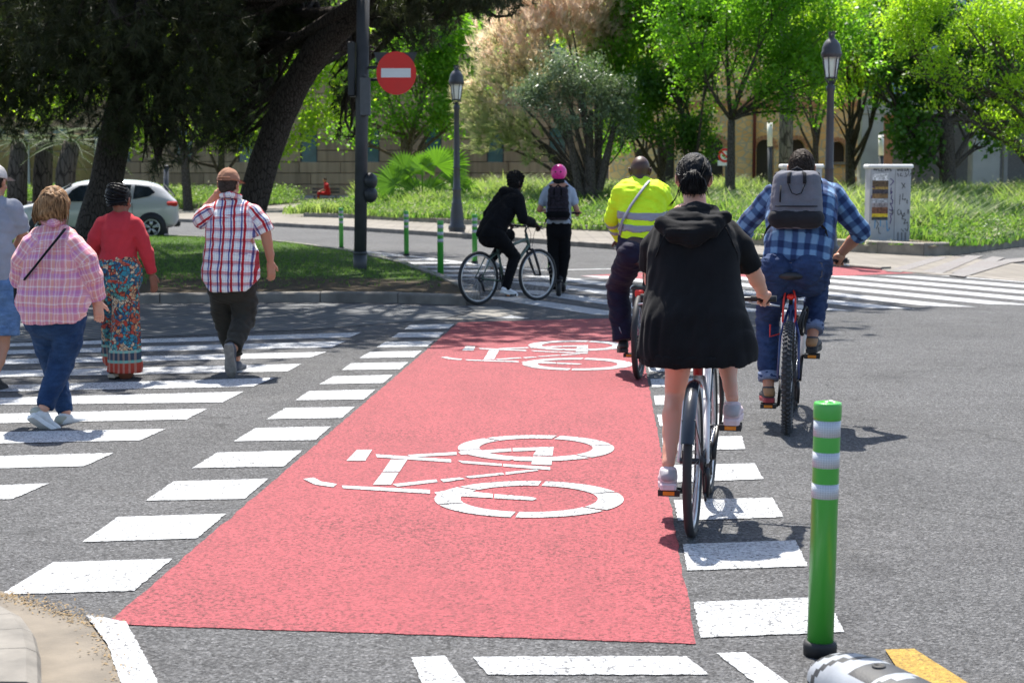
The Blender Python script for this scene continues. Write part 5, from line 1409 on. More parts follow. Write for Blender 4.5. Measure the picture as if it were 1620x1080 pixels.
        S.cone(heel + d * .035 + up * .04, a + up * -.012, .037, .039); S.cone(heel + d * .1 + up * .05, a + d * .02 - up * .02, .033, .034)
        S.cut(heel + up * .012, -up); S.cut(a + up * .004, up + d * .25)
        V, F = S.run(); sh = mesh('shoe', V, F, m_up, s.root, True)
        prof = [(-.012, .026), (-.002, .036), (.03, .039), (.09, .036), (.15, .045), (.2, .046), (.235, .037), (.256, .018)]
        k = L / .27; mb = MB(); pts = [(q * k, w_) for q, w_ in prof] + [(q * k, -w_) for q, w_ in prof[::-1]]
        n = len(pts); V = []
        for zz, g in ((-.012, .96), (-.010, 1.), (.012, 1.03), (.020, .98)):
            V += [heel + d * (.125 * k + (q - .125 * k) * g) + sd_ * w_ * g + up * (zz + (.018 * max(0, q / k - .2) / .06 if zz < .01 else 0)) for q, w_ in pts]
        F = [list(range(n)), list(range(3 * n, 4 * n))[::-1]] + [[l * n + i, (l + 1) * n + i, (l + 1) * n + (i + 1) % n, l * n + (i + 1) % n] for l in range(3) for i in range(n)]
        mb.add(V, F); mb.build('sole', m_sole, sh)
        if parts:                                           # heel patch and collar in another colour
            T = SDF(.0072, .01); T.cone(heel + d * .012 + up * .05, a - d * .02 - up * .02, .037, .040); T.cut(heel + d * .045, d); T.cut(heel + up * (.03 if style != 'high' else .045), -up); T.cut(a - up * .005, up)
            V, F = T.run(); mesh('heel_patch', V, F, parts, sh, True)
            mb = MB()
            for q in range(4): mb.tube([a + d * (.03 + .022 * q) - up * (.018 + .012 * q) + sd_ * .03, a + d * (.036 + .022 * q) - up * (.005 + .013 * q), a + d * (.03 + .022 * q) - up * (.018 + .012 * q) - sd_ * .03], .0035, 5)
            mb.build('laces', mat('lace_white', (.6, .6, .6), .8), sh)
        return sh
    def hair(s, name, m, grow=1.07, face=.03, low=-.06, amp=.004, fr=60, strands=None, extra=(), h=.0075, seed=0, nape=None):
        c, A, sc = s.hc, [s.hr, s.hf, s.hu], s.hs
        d = SDF(h, .02); at = lambda x, y, z: c + (s.hr * x + s.hf * y + s.hu * z) * sc
        d.ell(at(0, -.010, .026), np.array([.076, .094, .094]) * sc * grow, A)
        for e in extra: d.ell(at(*e[0]), np.array(e[1]) * sc, A, e[2] if len(e) > 2 else .02)
        d.cut(at(0, face, .0), s.hf * .9 - s.hu * .45, .01); d.cut(at(0, 0, low), -s.hu + s.hf * (nape if nape is not None else .3), .01)
        d.folds(amp, fr, (1, 1, .35), seed)
        V, F = d.run()
        o = mesh(name, V, F, m, s.root, True)
        if strands:
            mb = MB()
            for st in strands: mb.tube(st, [.0028] * (len(st) - 1) + [.0008], 4, False)
            o2 = mb.build('strands', m, o)
        return o
    def done(s):
        V, F = s.body.run() if s.body.p else (np.zeros((0, 3)), np.zeros((0, 4), int))
        Vs, Fs, n = [V], [F], len(V)
        for v, f in s.extra: Vs.append(v); Fs.append(f + n); n += len(v)
        o = mesh('body', np.concatenate(Vs), np.concatenate(Fs).astype(np.int32), s.skin, s.root, True)
        if hasattr(s, 'eyes'): s.eyes.build('eyes', mat('eye', (.12, .10, .09), .2), s.root)
        return o

# ---- cloth, skin and hair materials
def skin_mat(name, c):
    t = NT(name); co = t.co(); n = t.noise(co, 9, 4); n2 = t.noise(co, 220, 2)
    col = t.mix(t.ramp(n, [(.35, 0), (.7, 1)]), c, tuple(min(1, a * b) for a, b in zip(c, (1.12, .92, .88))))
    t.bump(n2, .15, .002)
    return t.fin(col, .5, spec=.4, Subsurface_Weight=.12, Subsurface_Radius=(.02, .008, .004), Subsurface_Scale=.4)
def cloth_mat(name, c, rough=.9, var=.18, weave=900, bump=.25, sheen=.15, c2=None, sc=5):
    t = NT(name); co = t.co(); n = t.noise(co, sc, 5, .6); w = t.noise(co, weave * .35, 2)
    col = t.mix(1., c, t.ramp(n, [(.3, 1 - var), (.7, 1 + var)]), 'MULTIPLY') if c2 is None else t.mix(t.ramp(n, [(.35, 0), (.65, 1)]), c, c2)
    col = t.mix(1., col, t.ramp(w, [(.3, .85), (.7, 1.12)]), 'MULTIPLY')
    t.bump(t.math('ADD', w, t.math('MULTIPLY', t.noise(co, 28, 3), 1.2)), bump, .004)
    return t.fin(col, rough, spec=.12, Sheen_Weight=sheen * .4)
def denim_mat(name, c1, c2):
    t = NT(name); co = t.co(); n = t.noise(co, 6, 5, .6); w = t.noise(t.map(co, (1, 1, .2)), 420, 2); n3 = t.noise(t.map(co, (1, 1, 3)), 14, 4)
    col = t.mix(t.ramp(n, [(.3, 0), (.75, 1)]), c1, c2)
    col = t.mix(1., col, t.ramp(w, [(.3, .75), (.7, 1.3)]), 'MULTIPLY'); col = t.mix(1., col, t.ramp(n3, [(.3, .8), (.7, 1.2)]), 'MULTIPLY')
    t.bump(t.math('ADD', w, t.math('MULTIPLY', n3, 1.5)), .3, .004)
    return t.fin(col, .85, spec=.2)
def plaid_mat(name, pu, us, pv, vs, mixf=.5, mul=False):
    """us, vs: colour stops over one period of the check"""
    t = NT(name); cu = t.attr('cu'); s_ = t.sep(cu); co = t.co(); wob = t.math('MULTIPLY', t.math('SUBTRACT', t.noise(co, 7, 3), .5), .03)
    fu = t.math('FRACT', t.math('ADD', t.math('DIVIDE', t.math('ADD', s_[0], wob), pu), 10.0)); fv = t.math('FRACT', t.math('ADD', t.math('DIVIDE', t.math('ADD', s_[1], wob), pv), 10.0))
    a, b = t.ramp(fu, us, 'CONSTANT'), t.ramp(fv, vs, 'CONSTANT')
    col = t.mix(1., a, b, 'MULTIPLY') if mul else t.mix(mixf, a, b)
    w = t.noise(co, 320, 2); col = t.mix(1., col, t.ramp(w, [(.3, .88), (.7, 1.1)]), 'MULTIPLY')
    t.bump(t.math('ADD', w, t.math('MULTIPLY', t.noise(co, 30, 3), 1.5)), .25, .004)
    return t.fin(col, .85, spec=.2, Sheen_Weight=.1)
def hair_mat(name, c1, c2, rough=.45, sc=(90, 90, 9)):
    t = NT(name); co = t.co(); n = t.noise(t.map(co, sc), 1.6, 4, .6)
    col = t.mix(t.ramp(n, [(.35, 0), (.68, 1)]), c1, c2); t.bump(n, .8, .008)
    return t.fin(col, rough, spec=.1)
SK_PALE = skin_mat('pale_skin', (.56, .31, .22)); SK_TAN = skin_mat('tan_skin', (.40, .21, .13)); SK_BROWN = skin_mat('brown_skin', (.20, .085, .05)); SK_DARK = skin_mat('dark_skin', (.055, .030, .022))
C_BLACK = cloth_mat('black_cotton', (.0085, .0085, .0095), .9, .25, sheen=.1); C_BLACK2 = cloth_mat('black_fleece', (.006, .006, .007), .95, .2, sheen=.05)
D_NAVY = denim_mat('navy_denim', (.012, .022, .062), (.032, .056, .125)); D_BLUE = denim_mat('blue_denim', (.009, .026, .07), (.026, .06, .135)); D_LIGHT = denim_mat('light_denim', (.06, .12, .24), (.14, .23, .38))
RUB_W = mat('white_shoe_sole', (.62, .62, .60), .6, .1, 20); RUB_B = mat('dark_shoe_sole', (.03, .03, .03), .7, .2, 30, .4, 80)
# ================================================================ bicycles and the scooter
M_CHROME = mat('bare_metal', (.45, .45, .46), .3, .15, 30, metal=.9)
M_DKMET = mat('black_bike_metal', (.02, .02, .022), .4, .2, 20)
def bicycle(label, rear, head, fr_mat, *, rw=.345, wb=1.05, tyre=.021, saddle_z=.93, bar_z=1.03, bar_w=.31, th=-125, knobs=False, fender=False, step=False, fork_mat=None, disc=False, suspension=False, rim_mat=None, group=None, accents=None, steer=0.):
    hx, hy = head; L = math.hypot(hx, hy); hx, hy = hx / L, hy / L
    rz = math.atan2(hy, hx)
    root = thing('bicycle', label, 'bicycle', (rear[0], rear[1], 0), rz, group)
    B = lambda s, l, z: np.array([rear[0] + hx * s - hy * l, rear[1] + hy * s + hx * l, z])
    bb = Vector((.44, 0, .285)); sd_ = Vector((.44 - (saddle_z - .285) * .24, 0, saddle_z)); st_ = bb.lerp(sd_, .74)
    ht, hb = Vector((wb - .205, 0, rw + .52)), Vector((wb - .155, 0, rw + .37)); ra, fa = Vector((0, 0, rw)), Vector((wb, 0, rw))
    b_ = lambda: MB()
    m = b_()
    m.tube([bb, st_], .017, 10); m.tube([ht + Vector((-.01, 0, .02)), hb], .022, 12)
    if step: m.tube([hb.lerp(ht, .4), (.62, 0, .36), bb], [.023, .022, .021], 10); m.tube([ht, (.66, 0, .55), bb.lerp(st_, .45)], [.018, .018, .016], 10)
    else: m.tube([ht.lerp(hb, .25), st_.lerp(bb, .06)], .019, 10); m.tube([hb.lerp(ht, .2), bb], .023, 10)
    for s_ in (-1, 1):
        m.tube([bb + Vector((-.02, s_ * .03, 0)), Vector((.2, s_ * (.045 + tyre * .4), rw * .92)), ra + Vector((0, s_ * .065, 0))], [.011, .010, .009], 8)
        m.tube([st_ + Vector((0, s_ * .018, -.04)), Vector((.16, s_ * (.045 + tyre * .5), rw + .25)), ra + Vector((0, s_ * .066, 0))], [.009, .009, .008], 8)
    m.tube([bb + Vector((0, -.035, 0)), bb + Vector((0, .035, 0))], .022, 12)
    F_ = m.build('frame', fr_mat, root, False)
    m = b_(); m.tube([st_, sd_], .013, 10); m.build('seatpost', M_DKMET, root, False)
    m = b_(); z0 = saddle_z
    P_ = [(-.13, .078, .03), (-.11, .085, .035), (-.05, .07, .032), (.02, .04, .028), (.10, .024, .024), (.14, .014, .018)]
    V = []
    for x, w, h_ in P_:
        for k in range(10):
            q = 2 * math.pi * k / 10; V.append((sd_.x + x, w * math.cos(q), z0 + .012 + h_ * .75 * math.sin(q)))
    m.add(V, [[i * 10 + k, i * 10 + (k + 1) % 10, (i + 1) * 10 + (k + 1) % 10, (i + 1) * 10 + k] for i in range(5) for k in range(10)] + [list(range(10))[::-1], list(range(50, 60))], True)
    for s_ in (-1, 1): m.tube([(sd_.x - .1, s_ * .03, z0 - .005), (sd_.x, s_ * .022, z0 - .03), (sd_.x + .09, s_ * .015, z0 - .005)], .004, 6)
    m.build('saddle', M_DKMET, root, False)
    # front assembly turns about the head tube
    fr = root
    m = b_(); crown = hb + Vector((.008, 0, -.03)); lw = .055 + tyre * .5
    m.tube([crown + Vector((0, -lw, 0)), crown + Vector((0, lw, 0))], .017, 8); m.tube([hb, crown], .018, 10)
    for s_ in (-1, 1): m.tube([crown + Vector((0, s_ * lw, 0)), crown.lerp(fa, .55) + Vector((0, s_ * lw, 0)), fa + Vector((0, s_ * .055, 0))], [.017 if suspension else .014, .019 if suspension else .012, .012 if suspension else .008], 8)
    m.build('fork', fork_mat or M_DKMET, fr, False)
    m = b_(); top = ht + (ht - hb).normalized() * .07; bc = Vector((ht.x + .01, 0, bar_z))
    m.tube([ht, top, bc], .015, 8)
    sw = .05
    bar = [bc + Vector((-sw, -bar_w, .005)), bc + Vector((-.02, -bar_w * .55, .0)), bc + Vector((.005, -.06, 0)), bc + Vector((.005, .06, 0)), bc + Vector((-.02, bar_w * .55, 0)), bc + Vector((-sw, bar_w, .005))]
    m.tube(bar, .0125, 8); hbar = m.build('handlebar', M_DKMET, fr, False)
    for s_ in (-1, 1):
        g = b_(); a = bc + Vector((-sw + .004, s_ * (bar_w + .015), .005)); c = bc + Vector((-sw * .62, s_ * (bar_w - .11), .003)); g.tube([a, c], .0165, 10); g.build('grip', M_RUBBER, hbar, False)
        g = b_(); q = bc + Vector((-.02, s_ * (bar_w - .13), 0)); g.tube([q, q + Vector((.035, s_ * .02, -.02)), q + Vector((.035, s_ * .11, -.03)), q + Vector((.02, s_ * .16, -.035))], [.008, .007, .006, .004], 6); g.build('brake_lever', M_CHROME, hbar, False)
    m = b_()
    for s_ in (-1, 1): m.tube([bc + Vector((-.01, s_ * .18, -.01)), bc + Vector((.09, s_ * .1, .02)), bc + Vector((.1, s_ * .03, -.1)), hb + Vector((.03, s_ * .02, 0))], .0035, 5)
    m.build('cables', M_DKMET, hbar, False)
    for ax_, nm in ((ra, 'rear_wheel'), (fa, 'front_wheel')):
        m = b_(); m.torus(ax_, (0, 1, 0), rw - tyre, tyre, 56, 10); w = m.build(nm, M_RUBBER, root, False)
        m = b_(); m.torus(ax_, (0, 1, 0), rw - tyre * 2 - .006, .011, 48, 6, sx=1.15); m.build('rim', rim_mat or M_DKMET, w, False)
        m = b_()
        for k in range(28):
            q = 2 * math.pi * k / 28; s_ = 1 if k % 2 else -1
            m.tube([ax_ + Vector((.016 * math.cos(q + s_ * .9), s_ * .03, .016 * math.sin(q + s_ * .9))), ax_ + Vector(((rw - tyre * 2 - .008) * math.cos(q), 0, (rw - tyre * 2 - .008) * math.sin(q)))], .0013, 4, False)
        m.build('spokes', M_CHROME, w, False)
        m = b_(); m.tube([ax_ + Vector((0, -.06, 0)), ax_ + Vector((0, .06, 0))], .014, 10); m.build('hub', M_DKMET, w, False)
        if disc:
            m = b_(); m.torus(ax_ + Vector((0, .045, 0)), (0, 1, 0), .07, .012, 28, 6, sx=.12); m.build('brake_disc', M_CHROME, w, False)
        if knobs:
            m = b_()
            for k in range(64):
                q = 2 * math.pi * k / 64
                for s_ in (-1, 1):
                    q2 = q + (0 if s_ > 0 else math.pi / 64)
                    for off, rad, ss in ((.35, .94, .016), (.80, .62, .012)):
                        c = ax_ + Vector((math.cos(q2) * (rw - tyre + tyre * rad), s_ * tyre * off, math.sin(q2) * (rw - tyre + tyre * rad)))
                        m.box(c, (.010, tyre * .55, ss * .9), (Matrix.Rotation(-q2 + math.pi / 2, 3, 'Y') @ Matrix.Rotation(s_ * .5, 3, 'Z')))
            m.build('tread', mat('tyre_tread', (.05, .052, .056), .8, .2, 30), w, False)
    # drivetrain on the right side (negative y)
    m = b_(); m.torus(bb + Vector((0, -.05, 0)), (0, 1, 0), .085, .008, 32, 6, sx=.4)
    for k in range(5): q = 2 * math.pi * k / 5; m.tube([bb + Vector((0, -.05, 0)), bb + Vector((.085 * math.cos(q), -.05, .085 * math.sin(q)))], .007, 5)
    m.build('chainring', M_DKMET, root, False)
    m = b_(); m.tube([bb + Vector((0, -.052, .085)), Vector((0, -.046, rw + .04)), Vector((-.03, -.046, rw + .01)), Vector((-.0, -.046, rw - .04)), Vector((.03, -.048, rw - .15)), Vector((.07, -.048, rw - .17)), bb + Vector((0, -.052, -.085))], .005, 5); m.build('chain', M_DKMET, root, False)
    m = b_()
    for r_ in (.05, .04, .03): m.torus(Vector((0, -.05 + (.05 - r_) * .6, rw)), (0, 1, 0), r_, .005, 24, 5)
    m.tube([(0, -.06, rw - .03), (.02, -.065, rw - .09), (.045, -.062, rw - .17)], [.014, .012, .01], 8); m.torus((.045, -.055, rw - .17), (0, 1, 0), .02, .006, 14, 5); m.build('derailleur', M_DKMET, root, False)
    ped = {}
    for s_, nm in ((1, 'left'), (-1, 'right')):
        q = R(th) + (0 if s_ > 0 else math.pi); e = bb + Vector((.17 * math.cos(q), s_ * .075, .17 * math.sin(q)))
        m = b_(); m.tube([bb + Vector((0, s_ * .06, 0)), e], [.014, .011], 8); m.build('crank', M_DKMET, root, False)
        p = e + Vector((0, s_ * .065, 0)); m = b_()
        m.box(p + Vector((.04, 0, 0)), (.016, .105, .03)); m.box(p + Vector((-.04, 0, 0)), (.016, .105, .03)); m.tube([e, p + Vector((0, s_ * .045, 0))], .009, 8); m.box(p + Vector((0, s_ * .045, 0)), (.08, .012, .022)); m.box(p + Vector((0, -s_ * .03, 0)), (.08, .012, .022))
        pd = m.build('pedal', M_DKMET, root, False)
        m = b_(); m.box(p + Vector((-.050, 0, 0)), (.005, .055, .018)); m.build('reflector', mat('amber_reflector', (.75, .25, .02), .25), pd, False)
        ped[nm] = B(p.x, p.y, p.z)
    if fender:
        n = 15
        for ax_, a0, a1 in ((ra, 22, 118), (fa, 20, 120)):
            m = b_(); V = []
            for i in range(n):
                q = R(a0 + (a1 - a0) * i / (n - 1)); rr = rw + .02
                for y, dr in ((-.030, -.016), (-.022, -.003), (0, .004), (.022, -.003), (.030, -.016)): V.append((ax_.x - (rr + dr) * math.cos(q), y, ax_.z + (rr + dr) * math.sin(q)))
            V += [(v[0], v[1] * .94, v[2] - .004) for v in V]
            F = [[i * 5 + k, i * 5 + k + 1, (i + 1) * 5 + k + 1, (i + 1) * 5 + k] for i in range(n - 1) for k in range(4)]
            F += [[5 * n + x for x in f[::-1]] for f in F]
            m.add(V, F, True); m.build('mudguard', mat('black_mudguard', (.012, .014, .018), .2, .1, spec=.6), root, False)
        m = b_()
        for s_ in (-1, 1): m.tube([(0, s_ * .05, rw), (-(rw + .015) * math.cos(R(40)), s_ * .028, rw + (rw + .01) * math.sin(R(40)))], .0028, 5)
        m.build('mudguard_stay', M_DKMET, root, False)
    return root, B, ped, bc
# ================================================================ cyclists
def arm_up(p, sh, hand, l1, l2, hint):
    return ik(sh, hand, l1, l2, hint)
# ---------- woman in the black hoodie on the white bicycle
WHITEP = mat('white_bike_paint', (.70, .70, .70), .3, .05, spec=.6)
bk8, B8, ped8, bc8 = bicycle('white step through bicycle with black mudguards ridden by the woman in the black hoodie', (.83, 7.37), (.19, .98), WHITEP, rw=.35, wb=1.05, tyre=.021, saddle_z=.90, bar_z=1.035, bar_w=.325, th=-118, fender=True, step=True, rim_mat=mat('silver_rim', (.5, .5, .5), .35, metal=.7))
m = MB(); m.tube([(.24, 0, .80), (.22, 0, .72)], .022, 10); m.build('rear_light', mat('red_lens', (.30, .02, .02), .25), bk8, False)
p = Person('woman in an oversized black hoodie and pale trainers riding the white bicycle', 7.72, R(8), (.89, 7.75), SK_PALE)
N = p.N
hood_rows = [N(1100, 346, .16, 28), N(1098, 360, .13, 54), N(1097, 378, .09, 65), N(1097, 405, .05, 70), N(1097, 440, .02, 71), N(1098, 480, -.01, 76), N(1099, 515, -.05, 83), N(1101, 550, -.06, 90), N(1102, 578, -.06, 92)]
hood_rows = [(*q[:4], d) for q, d in zip(hood_rows, (.075, .095, .115, .125, .13, .145, .165, .185, .195))]
sl_l = [N(1053, 366, .12, 20), N(1035, 390, .13, 20), N(1030, 424, .20, 18)]
sl_r = [N(1147, 366, .10, 20), N(1172, 392, .08, 20), N(1189, 424, .13, 18)]
pt_l = np.array(sl_l[2][:3]); pt_r = np.array(sl_r[2][:3])
hd = p.garment('hoodie', [hood_rows, sl_l, sl_r], C_BLACK, .6, .03, .0085,
    cuts=[(N(1100, 558, 0)[:3], (.0, .10, -1)), (pt_l, pt_l - np.array(sl_l[1][:3]), .11), (pt_r, pt_r - np.array(sl_r[1][:3]), .11)], folds=(.016, 10, (1.2, 1.2, .5), 4, (.75, 1.35, .35)))
band = [(*N(1101.5, 552, -.06, 91)[:4], .198), (*N(1102, 560, -.06, 92)[:4], .200)]
p.garment('hem_band', [band], C_BLACK, .6, .01, .0085, cuts=[(N(1100, 564, 0)[:3], (.06, .10, -1)), (N(1100, 548, 0)[:3], (0, -.1, 1))], folds=(.004, 40, (1, 1, .2), 8), parent=hd)
hs = [N(1048, 354, -.01, 12), N(1068, 368, -.05, 16), N(1092, 373, -.07, 18), N(1120, 362, -.055, 16), N(1146, 344, .0, 11)]
p.garment('hood', [[N(1076, 341, .06, 14), N(1100, 337, .04, 17), N(1126, 338, .06, 14)], hs, [N(1066, 350, .02, 14), N(1100, 355, -.02, 16), N(1132, 345, .02, 13)]], C_BLACK, None, .035, .0085, folds=(.006, 32, (.6, .6, 1.6), 5), parent=hd)
for pts in ([N(1052, 372, -.085), N(1036, 410, -.02), N(1040, 440, .0)], [N(1148, 360, -.07), N(1166, 400, -.04), N(1168, 440, -.03)]):
    MB().tube([q[:3] for q in pts], .0035, 5).build('seam', C_BLACK2, hd)
gl_, gr_ = B8(bc8.x - .05, .275, bc8.z), B8(bc8.x - .05, -.275, bc8.z)
for sgn, g, sl in ((1, gl_, sl_l), (-1, gr_, sl_r)):
    wr = g - p.fw * .075 + p.up * .032 ; a = np.array(sl[2][:3])
    p.limb([(*sl[1][:3], .045), (*(a + (np.array(sl[1][:3]) - a) * .1), .042), (*(a * .55 + wr * .45), .037), (*wr, .026)])
    p.hand(wr, p.fw - p.up * .12, p.up + p.fw * .15, 1.25, sgn, 1.0, thumb=(sgn * p.rt * .35 + p.fw * .7 - p.up * .75))
hipc = B8(.27, 0, .93)
for sgn, nm in ((1, 'left'), (-1, 'right')):
    pd = ped8[nm]; an = pd + p.up * .128 - p.fw * .07 + (-p.rt * sgn * .005); hp = hipc - p.rt * sgn * .085
    kn = ik(hp, an, .40, .405, p.fw * .8 + p.up * .2)
    cf = an + (kn - an) * .68 - p.fw * .014
    p.limb([(*hp, .08), (*((hp + kn) / 2), .068), (*(kn + (hp - kn) * .12), .054), (*kn, .050), (*(kn + (an - kn) * .14), .047), (*cf, .052), (*(an + (kn - an) * .45), .043), (*(an + (kn - an) * .22), .033), (*(an + p.up * .02), .031)])
    sh = p.shoe(an, p.fw * .97 - p.rt * sgn * .06 - p.up * (.10 if sgn > 0 else -.04), p.up, mat('pale_pink_trainer', (.58, .46, .48), .7, .1, 30, .3, 300), mat('pink_sole', (.66, .52, .54), .6, .1), .255, parts=mat('grey_trainer_panel', (.33, .31, .33), .6, .1))
p.torso([(*hipc, .17), (*N(1100, 440, .04)[:3], .16), (*N(1099, 380, .1)[:3], .18), (*N(1099, 345, .15)[:3], .12)], .6, .0)
p.head(N(1098, 283, .22), .98, .10, 0., N(1100, 328, .15, 18))
HB = hair_mat('black_hair', (.004, .004, .005), (.014, .013, .013), .38)
st = []; rg = random.Random(4)
c, at = p.hc, (lambda x, y, z: p.hc + p.hr * x + p.hf * y + p.hu * z)
for i in range(150):                                      # hair combed back into the knot
    a = rg.uniform(-1.9, 1.9); x, z = .083 * math.sin(a), .03 + .098 * math.cos(a); kx = rg.gauss(0, .012)
    st.append([at(x * .92, .02 + rg.uniform(-.02, .03), z * (.96 if z > 0 else .7) + .004), at(x * 1.0, -.045, z * .82 + .012), at(x * .75 + kx, -.092, z * .45), at(x * .28 + kx, -.118, -.004 + rg.gauss(0, .006))])
for i in range(110):
    a = rg.uniform(-1, 1); l_ = rg.uniform(.03, .075); st.append([at(rg.gauss(0, .01), -.118, .0), at(a * .03, -.145, .004 + rg.uniform(-.01, .016)), at(a * .055, -.142 + rg.uniform(-.01, .01), -.02), at(a * .07 + rg.gauss(0, .008), -.125, -.03 - l_)])
for i in range(4): a = rg.choice((-1, 1)); st.append([at(a * .07, -.06, -.06), at(a * .085, -.07, -.10), at(a * (.10 + rg.uniform(0, .03)), -.06, -.14)])
p.hair('hair', HB, 1.075, .035, -.075, .003, 70, st, extra=[((0, -.118, -.008), (.034, .03, .032)), ((0, -.06, -.06), (.06, .05, .05)), ((0, -.118, -.045), (.045, .022, .04))], seed=3, nape=.1)
p.done()

# ---------- man with the rolltop backpack on the blue mountain bicycle
NAVYP = mat('navy_bike_paint', (.02, .035, .12), .3, .1, spec=.6)
bk9, B9, ped9, bc9 = bicycle('navy and white mountain bicycle with knobbly tyres ridden by the man with the backpack', (1.776, 10.4), (.2, .98), NAVYP, rw=.36, wb=1.10, tyre=.030, saddle_z=.99, bar_z=1.07, bar_w=.345, th=-102, knobs=True, disc=True, suspension=True, fork_mat=WHITEP)
m = MB(); m.tube([(.28, .03, .93), (.26, .045, .84), (.25, .05, .70), (.27, .02, .66)], .007, 6); m.tube([(.28, -.01, .93), (.25, -.03, .86), (.24, -.035, .74), (.25, -.02, .62), (.22, .0, .55)], .007, 6); m.tube([(.24, .06, .62), (.23, .13, .60), (.23, .13, .68)], .006, 6)
m.build('red_cable', mat('red_rubber', (.55, .03, .02), .4), bk9, False)
m = MB(); m.torus((.33, -.08, .70), (.2, 1, .2), .09, .010, 24, 6); m.torus((.33, -.085, .68), (.1, 1, .1), .075, .010, 24, 6); m.build('cable_lock', M_RUBBER, bk9, False)
m = MB(); m.box((.27, 0, .86), (.05, .05, .035), bev=.01); m.build('rear_light', mat('red_lens_bright', (.65, .03, .02), .3), bk9, False)
p = Person('man in a blue checked shirt and jeans with a grey backpack, riding the navy bicycle', 10.75, R(10), (1.86, 10.85), SK_TAN)
N = p.N
SH9 = plaid_mat('blue_check_flannel', .085, [(0, (.26, .42, .60)), (.42, (.16, .29, .46)), (.5, (.07, .12, .25)), (.92, (.16, .29, .46))], .085, [(0, (.60, .65, .72)), (.46, (.38, .43, .52)), (.5, (.20, .24, .34)), (.95, (.38, .43, .52))], mul=True)
rows = [N(1268, 294, .22, 24), N(1269, 306, .18, 50), N(1269, 322, .12, 54), N(1267, 350, .05, 53), N(1264, 380, .0, 52), N(1261, 404, -.02, 53)]
rows = [(*q[:4], d) for q, d in zip(rows, (.07, .095, .12, .125, .13, .14))]
gl_, gr_ = B9(bc9.x - .05, .30, bc9.z), B9(bc9.x - .05, -.30, bc9.z)
wl, wr_ = gl_ - p.fw * .075 + p.up * .035, gr_ - p.fw * .075 + p.up * .035
shl, shr = N(1223, 309, .17), N(1317, 309, .17)
ell = ik(shl[:3], wl, .31, .28, -p.rt * .9 - p.up * .3 - p.fw * .3); elr = ik(shr[:3], wr_, .31, .28, p.rt * .9 - p.up * .3 - p.fw * .3)
cfl, cfr = ell + (wl - ell) * .25, elr + (wr_ - elr) * .22
s1 = [(*shl[:3], .075), (*((np.array(shl[:3]) + ell) / 2), .067), (*ell, .058), (*cfl, .056)]; s2 = [(*shr[:3], .075), (*((np.array(shr[:3]) + elr) / 2), .067), (*elr, .058), (*cfr, .056)]
p.garment('shirt', [rows, s1, s2], SH9, .6, .03, .0095, cuts=[(N(1260, 405, 0)[:3], (0, .1, -1)), (cfl, wl - ell, .1), (cfr, wr_ - elr, .1)], folds=(.008, 20, (.8, .8, 1.1), 12))
for sgn, e, w, g in ((1, ell, wl, gl_), (-1, elr, wr_, gr_)):
    p.limb([(*e, .045), (*(e * .6 + w * .4), .041), (*w, .028)])
    p.hand(w, p.fw - p.up * .12, p.up + p.fw * .15, 1.25, sgn, 1.1, thumb=(sgn * p.rt * .35 + p.fw * .7 - p.up * .75))
hipc = B9(.25, 0, 1.04); legs = []
for sgn, nm in ((1, 'left'), (-1, 'right')):
    pd = ped9[nm]; an = pd + p.up * .135 - p.fw * .07; hp = hipc - p.rt * sgn * .10
    kn = ik(hp, an, .44, .46, p.fw * .9 + p.up * .1 - p.rt * sgn * .15); an2 = an + (kn - an) * .10
    legs.append([(*hp, .112), (*((hp + kn) / 2), .098), (*kn, .076), (*((kn + an2) / 2), .074), (*an2, .062)])
    p.limb([(*hp, .085), (*kn, .055), (*(an * .7 + kn * .3), .045), (*an, .036)])
    p.shoe(an, p.fw * .97 - p.rt * sgn * .12 - p.up * (.05 if sgn > 0 else .0), p.up, mat('charcoal_trainer', (.06, .06, .065), .75, .15, 30, .3, 200), mat('dark_red_sole', (.30, .04, .05), .6, .2) if sgn > 0 else RUB_B, .285, parts=mat('brown_leather_patch', (.30, .16, .07), .6, .1))
    ck = MB(); a, b = an2 + (kn - an2) * -.01, an2 + (kn - an2) * .13
    ck.tube([a, a * .98 + b * .02, b * .98 + a * .02, b], [.058, .069, .070, .066], 20); ck.build('cuff', denim_mat('cuff_denim', (.13, .16, .25), (.20, .24, .34)), p.root)
p.garment('jeans', [[(*N(1262, 398, .0, 50)[:4], .13), (*N(1262, 420, -.01, 53)[:4], .15), (*N(1262, 436, .01, 50)[:4], .14)], legs[0], legs[1]], D_NAVY, .6, .03, .0095, cuts=[(N(1262, 396, 0)[:3], (0, 0, 1)), (legs[0][-1][:3], np.array(legs[0][-1][:3]) - legs[0][-2][:3], .13), (legs[1][-1][:3], np.array(legs[1][-1][:3]) - legs[1][-2][:3], .13)], folds=(.0065, 26, (.6, .6, 1.5), 14))
ps = MB()
for cx in (-.095, .095):
    q = N(1262, 428, -.05); o_ = np.array(q[:3]) + p.rt * cx - p.fw * .128
    L_ = [(-.06, .06, .012), (.06, .055, .012), (.06, -.03, 0.), (0, -.06, .0), (-.06, -.03, 0.), (-.06, .06, .012)]
    ps.tube([o_ + p.rt * a + p.up * b + p.fw * c_ for a, b, c_ in L_], .0022, 4)
ps.build('pocket_stitching', mat('ochre_thread', (.22, .17, .13), .8), p.root)
p.torso([(*(hipc + p.fw * .05), .15), (*N(1264, 370, .06)[:3], .16), (*N(1268, 312, .16)[:3], .17), (*N(1268, 300, .2)[:3], .09)], .5, .0)
p.head(N(1268, 268, .27), 1.03, .25, 0, N(1268, 296, .2, 15))
